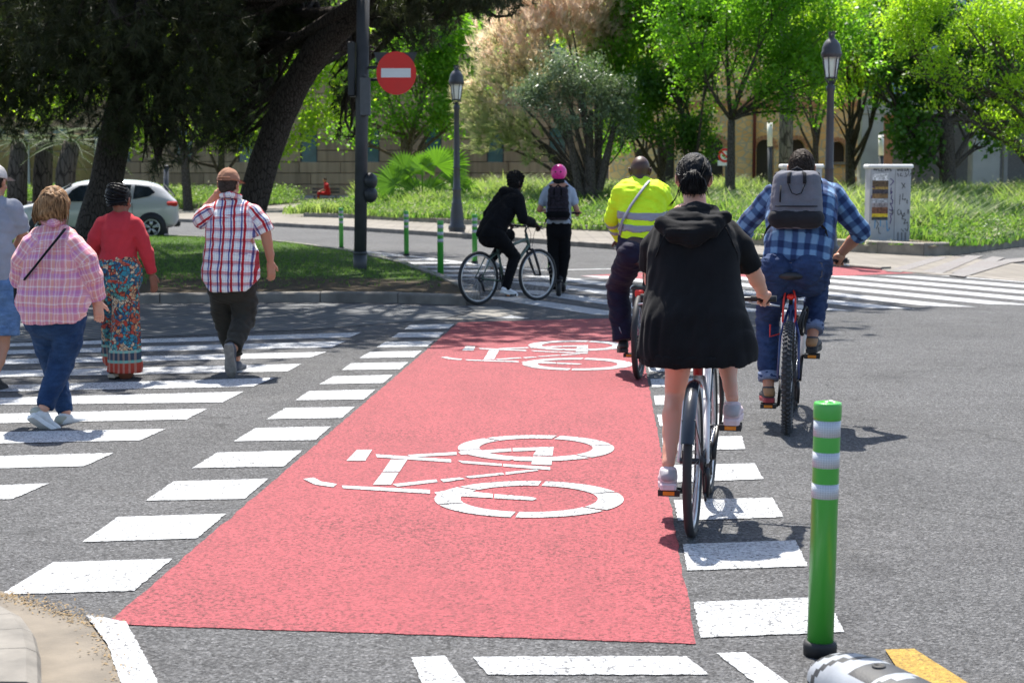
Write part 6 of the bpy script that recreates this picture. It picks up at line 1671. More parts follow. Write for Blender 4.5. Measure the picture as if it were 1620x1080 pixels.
p.hair('hair', hair_mat('dark_brown_short_hair', (.010, .007, .005), (.045, .03, .022), .6, (60, 60, 60)), 1.085, .03, -.06, .006, 130, None, extra=[((0, -.05, -.02), (.066, .055, .055))], seed=9, nape=.2)
p.done()
def backpack(label, ctr, rt, fw, w, h, d, m_, m_dark, tilt=0., detail=True):
    c = np.asarray(ctr, float); up = np.array([0, 0, 1.]) * math.cos(tilt) + fw * math.sin(tilt); f2 = fw * math.cos(tilt) - np.array([0, 0, 1.]) * math.sin(tilt)
    root = thing('backpack', label, 'backpack', tuple(c - up * h / 2))
    S = SDF(.0085, .03); A = [rt, f2, up]
    for z in np.linspace(-.5, .5, 5):
        ww = w * (.5 - .045 * max(0, z + .1) * 2); 
        S.cone(c + up * z * (h - .10) - rt * (ww - .055), c + up * z * (h - .10) + rt * (ww - .055), .055, .055, (f2, d / .11 * (1.05 - .15 * z)), .04)
    S.folds(.0035, 22, (1, 1, 1), 3)
    V, F = S.run(); body = mesh('body', V, F, m_, root, True)
    bk = c - f2 * d * .56
    S = SDF(.0085, .02); S.cone(c - up * h * .34 - rt * (w * .5 - .05) - f2 * .012, c - up * h * .34 + rt * (w * .5 - .05) - f2 * .012, .062, .062, (f2, d / .105)); S.folds(.003, 30, (1, 1, 1), 6); V, F = S.run(); mesh('lower_pocket', V, F, m_dark, root, True)
    mb = MB()
    for s_ in (-1, 1):
        mb.tube([c + up * h * .5 + rt * s_ * .035 - f2 * .02, bk + up * h * .44 + rt * s_ * .05, bk + up * h * .25 + rt * s_ * .05 - f2 * .012], .011, 6, flat=.4)
    mb.tube([c + up * h * .5 - rt * .035 - f2 * .02, c + up * h * .56 - f2 * .02, c + up * h * .5 + rt * .035 - f2 * .02], .012, 6); mb.build('grab_handle', m_dark, root)
    mb = MB(); mb.tube([bk + up * h * .25 - rt * .055 - f2 * .012, bk + up * h * .08 - rt * .03 - f2 * .016, bk + up * h * .05 - f2 * .016, bk + up * h * .08 + rt * .03 - f2 * .016, bk + up * h * .25 + rt * .055 - f2 * .012], .004, 5)
    mb.build('cord', m_dark, root)
    mb = MB(); mb.tube([bk + up * h * .22 - rt * w * .30 - f2 * .012, bk - up * h * .08 - rt * w * .31 - f2 * .016], .006, 6); mb.tube([bk - up * h * .155 - rt * w * .4 - f2 * .02, bk - up * h * .155 + rt * w * .4 - f2 * .02], .005, 6); mb.build('zip', m_dark, root)
    mb = MB()
    for s_ in (-1, 1):
        mb.tube([c + up * h * .42 + rt * s_ * w * .28 + f2 * d * .3, c + up * h * .55 + rt * s_ * w * .36 + f2 * d * 1.0, c + up * h * .35 + rt * s_ * w * .46 + f2 * d * 1.9], .024, 6, flat=.3)
        mb.tube([c - up * h * .42 + rt * s_ * w * .45, c - up * h * .5 + rt * s_ * w * .56 + f2 * d * .6, c - up * h * .62 + rt * s_ * w * .60 + f2 * d * .2], .014, 6, flat=.3)
    mb.build('strap', m_dark, root)
    return root
c9 = np.array(N(1260, 316, -.135)[:3])
backpack('grey backpack with black handle and straps on the back of the checked shirt cyclist', c9, p.rt, p.fw, .335, .365, .14, cloth_mat('grey_canvas', (.14, .14, .16), .8, .25), cloth_mat('charcoal_canvas', (.02, .02, .023), .85, .2), .16)

# ---------- man in the high visibility jacket
bk7, B7, ped7, bc7 = bicycle('dark bicycle ridden by the man in the yellow high visibility jacket', (1.035, 13.2), (.2, .98), M_DKMET, rw=.345, wb=1.05, tyre=.025, saddle_z=.93, bar_z=1.06, bar_w=.30, th=-60)
m = MB(); m.box((.12, 0, .74), (.24, .14, .02)); m.box((.02, 0, .66), (.02, .12, .14)); m.build('rack', M_DKMET, bk7, False)
m = MB(); m.box((-.01, 0, .70), (.03, .07, .06), bev=.01); m.build('rear_light', mat('red_lens_bright', (.65, .03, .02), .3), bk7, False)
p = Person('bald man in a fluorescent yellow jacket and navy trousers riding a dark bicycle', 13.6, R(9), (1.1, 13.65), SK_DARK)
N = p.N
HV = cloth_mat('fluorescent_yellow', (.60, .86, .025), .7, .06, sheen=.1); HVO = cloth_mat('fluorescent_orange_yellow', (.90, .66, .05), .7, .06); SIL = mat('silver_reflective_tape', (.24, .24, .27), .4, .1, 10)
rows = [N(1013, 291, .18, 18), N(1014, 303, .15, 39), N(1015, 312, .12, 40), N(1016, 340, .06, 36), N(1015, 362, .02, 34), N(1014, 380, .0, 34)]
rows = [(*q[:4], d) for q, d in zip(rows, (.07, .10, .13, .13, .135, .14))]
gl_, gr_ = B7(bc7.x - .05, .26, bc7.z), B7(bc7.x - .05, -.26, bc7.z); wl, wr_ = gl_ - p.fw * .08 + p.up * .05, gr_ - p.fw * .08 + p.up * .05
shl, shr = N(983, 306, .13), N(1046, 306, .13)
ell, elr = np.array(N(968, 346, .18)[:3]), np.array(N(1060, 346, .18)[:3])
s1 = [(*shl[:3], .08), (*((np.array(shl[:3]) + ell) / 2), .072), (*ell, .062), (*wl, .045)]; s2 = [(*shr[:3], .08), (*((np.array(shr[:3]) + elr) / 2), .072), (*elr, .062), (*wr_, .045)]
jk = p.garment('jacket', [rows, s1, s2], HV, .6, .03, .0105, cuts=[(N(1013, 379, 0)[:3], (0, .1, -1)), (wl, wl - ell, .09), (wr_, wr_ - elr, .09)], folds=(.008, 20, (.8, .8, 1.0), 22))
def hoop(name, pts, wid, m_, par, r_=.0, seg=36, th_=.004):
    """a band round the torso: follows the garment's stadium section at a height"""
    mb = MB(); rings = []
    for off in (-wid / 2, wid / 2):
        c0, hw, dp = pts; V = []
        for k in range(seg):
            q = 2 * math.pi * k / seg; cx = math.cos(q); x = math.copysign(max(hw - dp, 0), cx) if abs(cx) > 1e-6 else 0
            V.append(np.asarray(c0) + p.rt * (x + dp * cx) * 1.0 + p.fw * dp * math.sin(q) + p.up * off)
        rings.append(V)
    V = rings[0] + rings[1]; mb.add(V, [[k, (k + 1) % seg, seg + (k + 1) % seg, seg + k] for k in range(seg)], True); return mb.build(name, m_, par)
for py, pa, pb_ in ((339, 334, 344), (357, 352.5, 362)):
    q = p.rows([(py, 981, 1051)])[0]; t_ = np.interp(py, [284, 296, 312, 340, 362, 380], [.18, .15, .12, .06, .02, 0]); q = N(1016, py, t_, 36.5)
    p.garment('reflective_band', [[(*r_[:3], r_[3] + .006, r_[4] + .006) for r_ in rows]], SIL, .6, .03, .0105, cuts=[(N(1015, pa, t_)[:3], (0, -.12, 1)), (N(1015, pb_, t_)[:3], (0, .12, -1))], folds=(.008, 20, (.8, .8, 1.0), 22), parent=jk)
for a, b in ((.12, .22), (.45, .55)):
    aa, bb_ = ell + (wl - ell) * a, ell + (wl - ell) * b; MB().tube([aa, bb_], [.072 - .014 * a, .072 - .014 * b], 16).build('sleeve_band', SIL, jk)
sp_ = [N(1027, 286, .06), N(1021, 293, .0), N(1010, 308, -.03), N(998, 325, -.06), N(984, 350, -.07), N(980, 372, -.05)]
MB().tube([q[:3] for q in sp_], .016, 6, flat=.35).build('shoulder_strap', SIL, p.root)
for sgn, e, w in ((1, ell, wl), (-1, elr, wr_)):
    p.limb([(*e, .04), (*w, .028)]); p.hand(w, p.fw - p.up * .5, p.up + p.fw * .5, .95, sgn, 1.1)
hipc = B7(.25, 0, 1.0); legs = []
for sgn, nm in ((1, 'left'), (-1, 'right')):
    pd = ped7[nm]; an = pd + p.up * .13 - p.fw * .09 - p.rt * sgn * .05; hp = hipc - p.rt * sgn * .10; kn = ik(hp, an, .44, .46, p.fw * .9 - p.rt * sgn * .45)
    an2 = an + (kn - an) * .0; legs.append([(*hp, .115), (*((hp + kn) / 2), .105), (*kn, .092), (*((kn + an2) / 2), .088), (*an2, .086)])
    p.limb([(*hp, .085), (*kn, .055), (*an, .036)])
    p.shoe(an, p.fw - p.rt * sgn * .15 - p.up * .1, p.up, mat('black_boot', (.015, .015, .015), .5), RUB_B, .29)
p.garment('trousers', [[(*N(1012, 372, .02, 33)[:4], .13), (*N(1012, 392, .0, 35)[:4], .15), (*N(1012, 402, .01, 33)[:4], .14)], legs[0], legs[1]], cloth_mat('dark_navy_twill', (.014, .012, .028), .75, .25), .6, .03, .0105,
    cuts=[(N(1012, 370, 0)[:3], (0, 0, 1)), (legs[0][-1][:3], np.array(legs[0][-1][:3]) - legs[0][-2][:3], .13), (legs[1][-1][:3], np.array(legs[1][-1][:3]) - legs[1][-2][:3], .13)], folds=(.009, 20, (.6, .6, 1.3), 24))
an = np.array(legs[0][-1][:3]); kn = np.array(legs[0][2][:3]); q = an + (kn - an) * .16
MB().tube([q - p.fw * .088 - p.rt * .02 + p.up * .05, q - p.fw * .088 - p.rt * -.01 - p.up * .03], .011, 6, flat=.4).build('reflective_patch', SIL, p.root)
p.torso([(*hipc, .15), (*N(1015, 345, .06)[:3], .15), (*N(1014, 308, .14)[:3], .16), (*N(1013, 296, .18)[:3], .08)], .5, .0)
p.head(N(1013, 270, .22), 1.06, .12, 0, N(1013, 292, .17, 13))
p.done()

# ---------- black clad rider of the green bicycle, seen from the side
GREENP = mat('sage_bike_paint', (.07, .11, .085), .4, .15, spec=.5)
bk5, B5, ped5, bc5 = bicycle('dull green city bicycle standing almost side on beyond the red lane', (-.43, 20.85), (.74, .70), GREENP, rw=.345, wb=1.06, tyre=.021, saddle_z=.86, bar_z=.99, bar_w=.29, th=90, rim_mat=mat('silver_rim', (.5, .5, .5), .35, metal=.7), suspension=True)
p = Person('rider all in black with white shoes leaning over the green bicycle', 21.3, math.atan2(.74, .70), tuple(B5(.3, 0, 0)), SK_DARK)
hipc = B5(.20, 0, .93); ch = B5(.50, 0, 1.30); nk = B5(.60, 0, 1.42)
rows = [(*nk, .10, .075), (*B5(.55, 0, 1.36), .20, .11), (*ch, .205, .13), (*B5(.38, 0, 1.15), .19, .14), (*B5(.27, 0, 1.0), .185, .15), (*B5(.20, 0, .90), .18, .15)]
gl_, gr_ = B5(bc5.x - .05, .25, bc5.z), B5(bc5.x - .05, -.25, bc5.z); wl, wr_ = gl_ - p.fw * .07 + p.up * .05, gr_ - p.fw * .07 + p.up * .05
shl, shr = B5(.54, .17, 1.35), B5(.54, -.17, 1.35)
ell = ik(shl, wl, .30, .28, -p.rt - p.fw * .5 - p.up * .5); elr = ik(shr, wr_, .30, .28, p.rt * .6 - p.fw * .6 - p.up * .7)
cht = [[(*a, .078), (*((a + b) / 2), .07), (*b, .062), (*(b * .15 + c_ * .85), .048)] for a, b, c_ in ((shl, ell, wl), (shr, elr, wr_))]
hd = p.garment('hoodie', [rows, *cht], C_BLACK2, .6, .03, .012, cuts=[(B5(.2, 0, .87), (0, 0, -1))], folds=(.008, 18, (1, 1, 1), 31))
p.garment('hood', [[(*B5(.50, -.08, 1.44), .06), (*B5(.46, 0, 1.44), .075), (*B5(.50, .08, 1.44), .06)]], C_BLACK2, None, .03, .012, parent=hd)
for sgn, w in ((1, wl), (-1, wr_)): p.limb([(*(w - p.fw * .04 + p.up * .02), .03), (*w, .026)]); p.hand(w, p.fw - p.up * .6, p.up + p.fw * .5, .95, sgn, 1.05)
legs = []
for sgn, nm in ((1, 'left'), (-1, 'right')):
    pd = ped5[nm]; an = pd + p.up * .11 - p.fw * .08; hp = B5(.22, sgn * .10, .90); kn = ik(hp, an, .42, .42, p.fw)
    legs.append([(*hp, .105), (*((hp + kn) / 2), .092), (*kn, .075), (*((kn + an) / 2), .065), (*(an + p.up * .0), .055)]); p.limb([(*hp, .08), (*kn, .055), (*an, .035)])
    p.shoe(an, p.fw - p.up * .25, p.up + p.fw * .2, mat('white_shoe', (.62, .62, .63), .6), RUB_W, .28, high=.085)
p.garment('trousers', [[(*B5(.22, 0, .95), .16, .14), (*B5(.22, 0, .88), .18, .15)], *legs], C_BLACK2, .6, .03, .012, folds=(.007, 22, (1, 1, 1.2), 33))
p.torso(rows, .6, .04)
p.head(B5(.66, 0, 1.56), 1.0, .1, 0., (*nk, .05))
p.hair('hair', hair_mat('black_curly_hair', (.006, .006, .006), (.02, .018, .016), .7, (50, 50, 50)), 1.16, .035, -.06, .022, 75, None, extra=[((0, -.02, .085), (.085, .09, .05))], seed=5, nape=.2)
p.done()

# ---------- girl in the pink helmet on the scooter
sc_r = G(884, 469); sx, sy = sc_r[0], sc_r[1]
sco = thing('kick_scooter', 'black electric scooter under the girl in the pink helmet', 'scooter', (sx, sy, 0), R(90 - 6))
for x, nm in ((0, 'rear_wheel'), (.85, 'front_wheel')): m = MB(); m.torus((x, 0, .11), (0, 1, 0), .075, .035, 24, 8); m.build(nm, M_RUBBER, sco, False)
m = MB(); m.box((.42, 0, .14), (.58, .16, .045), bev=.015); m.build('deck', M_DKMET, sco, False)
m = MB(); m.box((.0, 0, .215), (.2, .09, .02), bev=.008); m.build('mudguard', M_DKMET, sco, False)
m = MB(); m.tube([(.85, 0, .14), (.78, 0, .4), (.70, 0, 1.12)], .022, 10); m.build('stem', M_DKMET, sco, False)
m = MB(); m.tube([(.70, -.24, 1.13), (.70, .24, 1.13)], .014, 8); hb_ = m.build('handlebar', M_DKMET, sco, False)
m = MB(); m.tube([(.70, .14, 1.13), (.70, .25, 1.13)], .019, 8); m.tube([(.70, -.14, 1.13), (.70, -.25, 1.13)], .019, 8); m.build('grip', M_RUBBER, hb_, False)
p = Person('girl in a pink helmet, grey shirt and black trousers standing on a scooter', 22.75, R(6), (sx + .04, sy + .35, .16), SK_TAN)
N = p.N
rows = [N(884, 292, .03, 14), N(884, 301, .02, 22), N(884, 316, .0, 21), N(884, 336, -.0, 19), N(884, 354, .0, 20)]
rows = [(*q[:4], d) for q, d in zip(rows, (.06, .085, .10, .10, .11))]
M4 = np.array(sco.matrix_world) if False else None
hx_, hy_ = math.cos(R(84)), math.sin(R(84)); SB = lambda s_, l_, z: np.array([sx + hx_ * s_ - hy_ * l_, sy + hy_ * s_ + hx_ * l_, z])
wl, wr_ = SB(.64, .20, 1.17), SB(.64, -.20, 1.17); shl, shr = np.array(N(865, 303, .02)[:3]), np.array(N(903, 303, .02)[:3])
ell = ik(shl, wl, .27, .25, -p.rt * .5 - p.up - p.fw * .3); elr = ik(shr, wr_, .27, .25, p.rt * .35 - p.up - p.fw * .3)
p.garment('shirt', [rows, [(*shl, .062), (*(shl * .4 + ell * .6), .06)], [(*shr, .062), (*(shr * .4 + elr * .6), .06)]], cloth_mat('light_grey_shirt', (.36, .40, .46), .85, .1), .6, .025, .012, cuts=[(N(884, 353, 0)[:3], (0, 0, -1))], folds=(.006, 22, (1, 1, 1), 41))
for sgn, a, e, w in ((1, shl, ell, wl), (-1, shr, elr, wr_)): p.limb([(*a, .045), (*e, .038), (*w, .026)]); p.hand(w, p.fw - p.up * .4, p.up + p.fw * .4, .9, sgn, .95)
hips = N(884, 362, 0)
L1 = [N(876, 366, .0, 11), N(875, 405, .03, 9), N(876, 430, .0, 7.5), N(877, 452, -.02, 6.5)]; L2 = [N(892, 366, .0, 11), N(893, 405, .05, 9), N(890, 430, .05, 7.5), N(887, 450, .02, 6.5)]
p.garment('trousers', [[(*N(884, 350, 0, 19)[:4], .10), (*N(884, 368, 0, 20)[:4], .12)], L1, L2], C_BLACK2, .6, .025, .012, folds=(.005, 24, (1, 1, 1.2), 43))
for L_ in (L1, L2):
    p.limb([(*q[:3], q[3] * .8) for q in L_]); a = np.array(L_[-1][:3]); a[2] = .265; p.shoe(a, p.fw, p.up, mat('dark_trainer', (.02, .02, .022), .7), RUB_B, .25)
p.torso(rows, .6, .02)
p.head(N(884, 276, .06), .96, .05, 0, N(884, 294, .02, 5.5))
p.hair('hair', HB, 1.04, .03, -.22, .004, 60, None, extra=[((0, -.06, -.10), (.075, .045, .10)), ((.05, -.05, -.15), (.05, .04, .08)), ((-.05, -.05, -.16), (.05, .04, .08))], seed=5, nape=.0)
p.done()
hel = thing('helmet', 'bright pink skate helmet on the head of the scooter rider', 'helmet', tuple(p.hc))
S = SDF(.008, .02); A = [p.hr, p.hf, p.hu]; S.ell(p.hc + p.hu * .03 - p.hf * .005, (.112, .128, .112), A); S.ell(p.hc - p.hu * .02 - p.hf * .06, (.095, .06, .07), A); S.cut(p.hc - p.hu * .035, -p.hu + p.hf * .35)
V, F = S.run(); sh = mesh('shell', V, F, mat('hot_pink_plastic', (.80, .035, .26), .3, .04, spec=.5), hel, True)
m = MB()
for sg in (-1, 1): m.ell(p.hc - p.hf * .125 + p.hu * .03 + p.hr * sg * .035, (.012, .008, .012), 10, 8)
m.build('vent', M_PLAST, sh)
c6 = np.array(N(883, 322, -.19)[:3])
backpack('dark patterned backpack on the scooter rider', c6, p.rt, p.fw, .31, .45, .13, cloth_mat('dark_pattern_canvas', (.012, .011, .013), .85, .3, c2=(.045, .035, .045), sc=60), C_BLACK2, .02)
# ================================================================ people on foot (seen from behind)
def walker_top(p, name, rows, sleeves, m, deps, hem, folds, k=.03, h=.010, cuts=()):
    rows = [(*q[:4], d) for q, d in zip(rows, deps)]
    cc = [(*hem,)] + list(cuts)
    for s_ in sleeves:
        a, b = np.array(s_[-1][:3]), np.array(s_[-2][:3]); cc.append((a, a - b, s_[-1][3] * 1.9 + .02))
    return p.garment(name, [rows] + sleeves, m, .6, k, h, cuts=cc, folds=folds), rows
def trousers(p, name, hips, legs, m, deps, top, folds, k=.03, h=.010, cuthem=True):
    hips = [(*q[:4], d) for q, d in zip(hips, deps)]; cc = [(top, (0, 0, 1))]
    if cuthem:
        for s_ in legs: a, b = np.array(s_[-1][:3]), np.array(s_[-2][:3]); cc.append((a, a - b, s_[-1][3] * 1.9 + .02))
    return p.garment(name, [hips] + legs, m, .6, k, h, cuts=cc, folds=folds)
# ---------- woman in the pink checked blouse
p = Person('woman with short fair hair in a pink checked blouse and jeans, walking across the zebra', 10.7, R(6), G(90, 676), SK_PALE); N = p.N
PINK = plaid_mat('pink_check_cotton', .085, [(0, (.62, .26, .34)), (.12, (.70, .46, .52)), (.22, (.52, .17, .32)), (.45, (.68, .36, .40)), (.52, (.80, .70, .70)), (.58, (.68, .32, .28)), (.8, (.54, .22, .40)), (.9, (.76, .52, .52))],
                 .11, [(0, (.68, .28, .24)), (.25, (.74, .45, .38)), (.32, (.80, .74, .72)), (.36, (.64, .25, .25)), (.55, (.46, .18, .38)), (.75, (.60, .28, .42)), (.84, (.80, .70, .70)), (.88, (.70, .34, .28))], .5)
rows = [N(85, 364, .06, 20), N(84, 380, .05, 39), N(84, 398, .03, 44), N(84, 425, .02, 46), N(85, 450, .02, 51), N(86, 478, .02, 58), N(86, 498, .02, 60)]
sr = [N(114, 390, .03, 20), N(135, 412, .01, 18), N(144, 437, .03, 17), N(151, 466, .08, 14), N(153, 474, .09, 14)]; sl = [N(54, 390, .03, 20), N(38, 412, .04, 18), N(34, 440, .12, 16), N(40, 455, .28, 14)]
blouse, rw_ = walker_top(p, 'blouse', rows, [sr, sl], PINK, (.065, .09, .12, .14, .16, .185, .195), (N(86, 503, 0)[:3], (.0, .15, -1)), (.0075, 17, (1, 1, .5), 51), cuts=[(N(140, 490, 0)[:3], (.75, 0, -.55)), (N(22, 470, 0)[:3], (-.75, 0, -.45))])
p.garment('collar', [[N(70, 350, .03, 6), N(84, 353, -.03, 7), N(99, 349, .03, 6)]], PINK, None, .02, .009, parent=blouse)
st = [N(103, 362, -.05), N(92, 376, -.125), N(74, 398, -.155), N(55, 422, -.16), N(40, 440, -.12), N(30, 448, .0), N(36, 452, .12)]
bag = thing('shoulder_bag', 'black shoulder bag strap across the back of the pink blouse', 'bag', tuple(N(36, 470, .2)[:3]))
MB().tube([q[:3] for q in st], .013, 6, flat=.35).build('strap', C_BLACK, bag)
MB().box(np.array(N(38, 462, .24)[:3]), (.08, .24, .18), bev=.02).build('pouch', C_BLACK, bag)
LA = [N(108, 506, .0, 26), N(106, 538, .02, 23), N(97, 575, .04, 19), N(83, 612, -.04, 16), N(70, 644, -.12, 13)]
LB = [N(67, 506, .0, 25), N(76, 548, .12, 20), N(87, 590, .2, 16), N(96, 625, .18, 14), N(104, 652, .14, 12)]
trousers(p, 'jeans', [N(86, 484, .02, 44), N(86, 498, .02, 49), N(86, 506, .02, 46)], [LA, LB], D_BLUE, (.12, .145, .135), N(86, 470, 0)[:3], (.007, 26, (.6, .6, 1.6), 52))
GREYT = mat('white_grey_trainer', (.55, .55, .54), .7, .1, 30, .2, 200)
a1 = N(68, 650, -.10); p.shoe(a1, p.fw * .55 + p.rt * .55 - p.up * .62, p.up * .8 + p.fw * .5 , GREYT, RUB_W, .26, parts=mat('sage_suede', (.34, .34, .28), .8))
a2 = N(102, 655, .12); p.shoe(a2, p.fw * .9 + p.rt * .45, p.up, GREYT, RUB_W, .26, parts=mat('sage_suede', (.34, .34, .28), .8))
for L_ in (LA, LB): p.limb([(*q[:3], q[3] * .7) for q in L_])
p.limb([(*sr[2][:3], .045), (*sr[3][:3], .034), (*N(154, 480, .1, 6.4)[:4],)]); p.limb([(*sl[2][:3], .045), (*sl[3][:3], .03)])
p.hand(N(154, 477, .1), -p.up * .95 + p.rt * .05 + p.fw * .1, p.rt * .5 - p.fw * .8, .42, 1, 1.0); p.hand(sl[3], p.fw, -p.rt, .7, 1, .95)
p.torso(rw_, .6, .04); p.head(N(86, 330, .08), 1.0, .12, .12, N(85, 356, .05, 13))
st = []; rg = random.Random(8); at = lambda x, y, z: p.hc + p.hr * x + p.hf * y + p.hu * z
for i in range(330):
    a = rg.uniform(-2.3, 2.3); b = rg.uniform(0, 1); R0 = .108; x0, z0 = .05 * math.sin(a) * b, .125 - .02 * b
    y0 = -.01 - .05 * b + rg.uniform(-.02, .04)
    x1, y1 = R0 * .95 * math.sin(a), -.015 - R0 * math.cos(a * .75) * .95; e = rg.uniform(-.015, .015)
    st.append([at(x0, y0, z0), at(x1 * .72, y1 * .7, .088), at(x1 + e, y1, .03 + e), at(x1 * .98 + e * 2, y1 * .98, -.04 + e), at(x1 * .80 + e * 2, y1 * .80 + e, -.085 + rg.uniform(-.03, .02))])
p.hair('hair', hair_mat('fair_streaked_hair', (.07, .032, .014), (.40, .23, .11), .45, (55, 55, 12)), 1.26, .05, -.07, .007, 55, st, extra=[((0, -.04, -.035), (.09, .085, .07))], seed=12, nape=.15)
p.done()

# ---------- woman in the red jumper and patterned trousers
p = Person('woman in a red jumper and long paisley trousers with dark braids tied up', 13.25, R(3), G(185, 602), SK_BROWN); N = p.N
REDJ = cloth_mat('red_knit', (.46, .035, .045), .85, .1, bump=.3)
rows = [N(190, 344, .05, 15), N(189, 354, .04, 29), N(188, 368, .02, 28), N(188, 385, .01, 25.5), N(188, 400, .01, 26), N(187, 412, .01, 31)]
sr = [N(213, 356, .02, 13), N(223, 377, .01, 11.5), N(232, 400, .02, 10.5), N(240, 432, .06, 7.5)]; sl = [N(162, 356, .02, 13), N(151, 377, .0, 11.5), N(146, 396, .05, 11), N(158, 398, .28, 9)]
jump, rw_ = walker_top(p, 'jumper', rows, [sr, sl], REDJ, (.055, .085, .11, .115, .125, .14), (N(188, 411, 0)[:3], (0, .05, -1)), (.005, 24, (.8, .8, 1.2), 61))
def paisley():
    t = NT('paisley_print'); co = t.co(); z = t.sep(co)[2]
    wv = t.node('VectorMath', 0, dict(operation='ADD'), i0=co, i1=t.node('VectorMath', 0, dict(operation='SCALE'), i0=t.noise(co, 10, 2, .5, 1), Scale=.06))
    big = t.vor(wv, 10, 'F1', 'Color'); bd = t.vor(wv, 10, 'F1'); sm = t.vor(wv, 34, 'F1', 'Color')
    pal = [(0, (.03, .20, .26)), (.17, (.40, .05, .03)), (.34, (.50, .30, .16)), (.48, (.02, .10, .18)), (.62, (.45, .10, .05)), (.76, (.10, .32, .30)), (.9, (.55, .42, .28))]
    c1 = t.ramp(t.sep(big)[0], pal, 'CONSTANT'); c2 = t.ramp(t.sep(sm)[1], pal, 'CONSTANT')
    rg_ = t.math('GREATER_THAN', t.node('Math', 0, dict(operation='SINE'), i0=t.math('MULTIPLY', bd, 15.0)), .1)
    col = t.mix(rg_, c1, c2)
    col = t.mix(t.math('LESS_THAN', t.vor(wv, 34, 'DISTANCE_TO_EDGE'), .07), col, (.06, .035, .04))
    bnd = t.ramp(z, [(0.0, (.36, .05, .03)), (.135, (.16, .36, .30)), (.16, (.04, .06, .09)), (.215, (.18, .38, .32)), (.24, (0, 0, 0))], 'CONSTANT')
    msk = t.math('LESS_THAN', z, .24); dots = t.math('GREATER_THAN', t.node('Math', 0, dict(operation='SINE'), i0=t.math('MULTIPLY', t.sep(co)[0], 150.0)), .3)
    bnd = t.mix(t.math('MULTIPLY', dots, .45), bnd, (.45, .30, .22))
    col = t.mix(msk, col, bnd)
    return t.fin(col, .8, spec=.2)
PAIS = paisley()
LR = [N(199, 432, .0, 20), N(199, 470, .02, 20), N(199, 520, .02, 21), N(198, 560, .0, 24), N(198, 588, .0, 27)]
LL = [N(177, 432, .02, 19), N(176, 470, .18, 17), N(178, 520, .34, 16), N(180, 556, .45, 17), N(181, 570, .5, 18)]
trousers(p, 'wide_trousers', [N(187, 412, .01, 25), N(188, 426, .0, 34), N(188, 440, .0, 35)], [LR, LL], PAIS, (.11, .15, .15), N(188, 406, 0)[:3], (.010, 18, (1.5, 1.5, .25), 62))
SAND = mat('black_sandal', (.015, .014, .014), .5); CORK = mat('cork_wedge', (.46, .40, .32), .8, .1)
for an, dr in ((N(183, 585, -.02), p.fw * .8 + p.rt * .35), (N(197, 582, .35), p.fw)):
    a = np.array(an[:3]); a[2] = max(a[2], .12); a[2] = .125
    sh = p.shoe(a, dr, p.up, SAND, CORK, .25, high=.10); d_ = unit(dr); c0 = a - p.up * .105 + d_ * .065
    MB().box(c0 - p.up * .006, (.085, .24, .028), math.atan2(d_[1], d_[0]) - math.pi / 2, bev=.01).build('outsole', SAND, sh)
for L_ in (LR, LL): p.limb([(*q[:3], min(q[3] * .6, .07)) for q in L_])
p.limb([(*sr[2][:3], .036), (*sr[3][:3], .026)]); p.limb([(*sl[2][:3], .036), (*sl[3][:3], .026)])
p.hand(N(241, 436, .07), -p.up + p.rt * .12 + p.fw * .15, p.rt * .7 - p.fw * .6, .35, 1, .98); p.hand(sl[3], p.fw + p.rt * .4, p.up, .5, -1, .95)
p.torso(rw_, .6, .03); p.head(N(191, 317, .08), .97, .12, .18, N(191, 340, .05, 9))
hr = p.hair('hair', hair_mat('black_braids', (.006, .006, .006), (.045, .043, .042), .45, (30, 30, 30)), 1.12, .045, -.05, .004, 80, None, extra=[((-.02, -.06, .05), (.085, .07, .075)), ((-.06, -.055, -.06), (.03, .045, .06)), ((-.02, -.03, .10), (.06, .06, .04))], seed=15, nape=.1)
mb = MB(); rg = random.Random(2); at = lambda x, y, z: p.hc + p.hr * x + p.hf * y + p.hu * z
for i in range(9):                                         # coiled braids
    o_ = i * .018 - .05; pts = [at(-.088 + .01 * math.sin(i) + t_ * .17, -.04 - .095 * math.sin(math.pi * (t_ * .8 + .1)) - .012 * (i % 2), .10 - i * .017 + .02 * math.sin(t_ * 3 + i * .5)) for t_ in np.linspace(0, 1, 14)]
    mb.tube(pts, [.0085 + .002 * (k % 2) for k in range(14)], 6)
mb.build('braids', HB, hr); p.done()
MB().build
hbg = thing('handbag', 'black handbag hanging at the left elbow of the woman in the red jumper', 'bag', tuple(N(150, 418, .12)[:3]))
MB().box(np.array(N(150, 409, .12)[:3]), (.06, .24, .12), bev=.02).build('pouch', C_BLACK, hbg)

# ---------- man in the checked shirt shading his eyes
p = Person('man in a brown cap and red checked shirt raising a hand to his face', 13.6, R(6), G(368, 588), SK_TAN); N = p.N
CHK = plaid_mat('red_blue_check', .088, [(0, (.74, .74, .72)), (.10, (.5, .5, .56)), (.13, (.74, .74, .72)), (.24, (.45, .46, .56)), (.28, (.10, .11, .28)), (.42, (.60, .6, .64)), (.46, (.76, .76, .74)), (.52, (.45, .02, .035)), (.74, (.76, .74, .72)), (.86, (.5, .5, .56)), (.89, (.76, .76, .74))],
                .088, [(0, (.96, .96, .93)), (.22, (.66, .66, .74)), (.26, (.96, .96, .93)), (.38, (.74, .36, .38)), (.62, (.52, .36, .46)), (.72, (.94, .9, .9)), (.80, (.55, .56, .68)), (.84, (.96, .96, .93))], mul=True)
rows = [N(364, 322, .05, 18), N(366, 335, .05, 36), N(367, 350, .03, 38), N(367, 375, .02, 40), N(366, 405, .01, 42), N(365, 432, .01, 45), N(365, 452, .01, 46)]
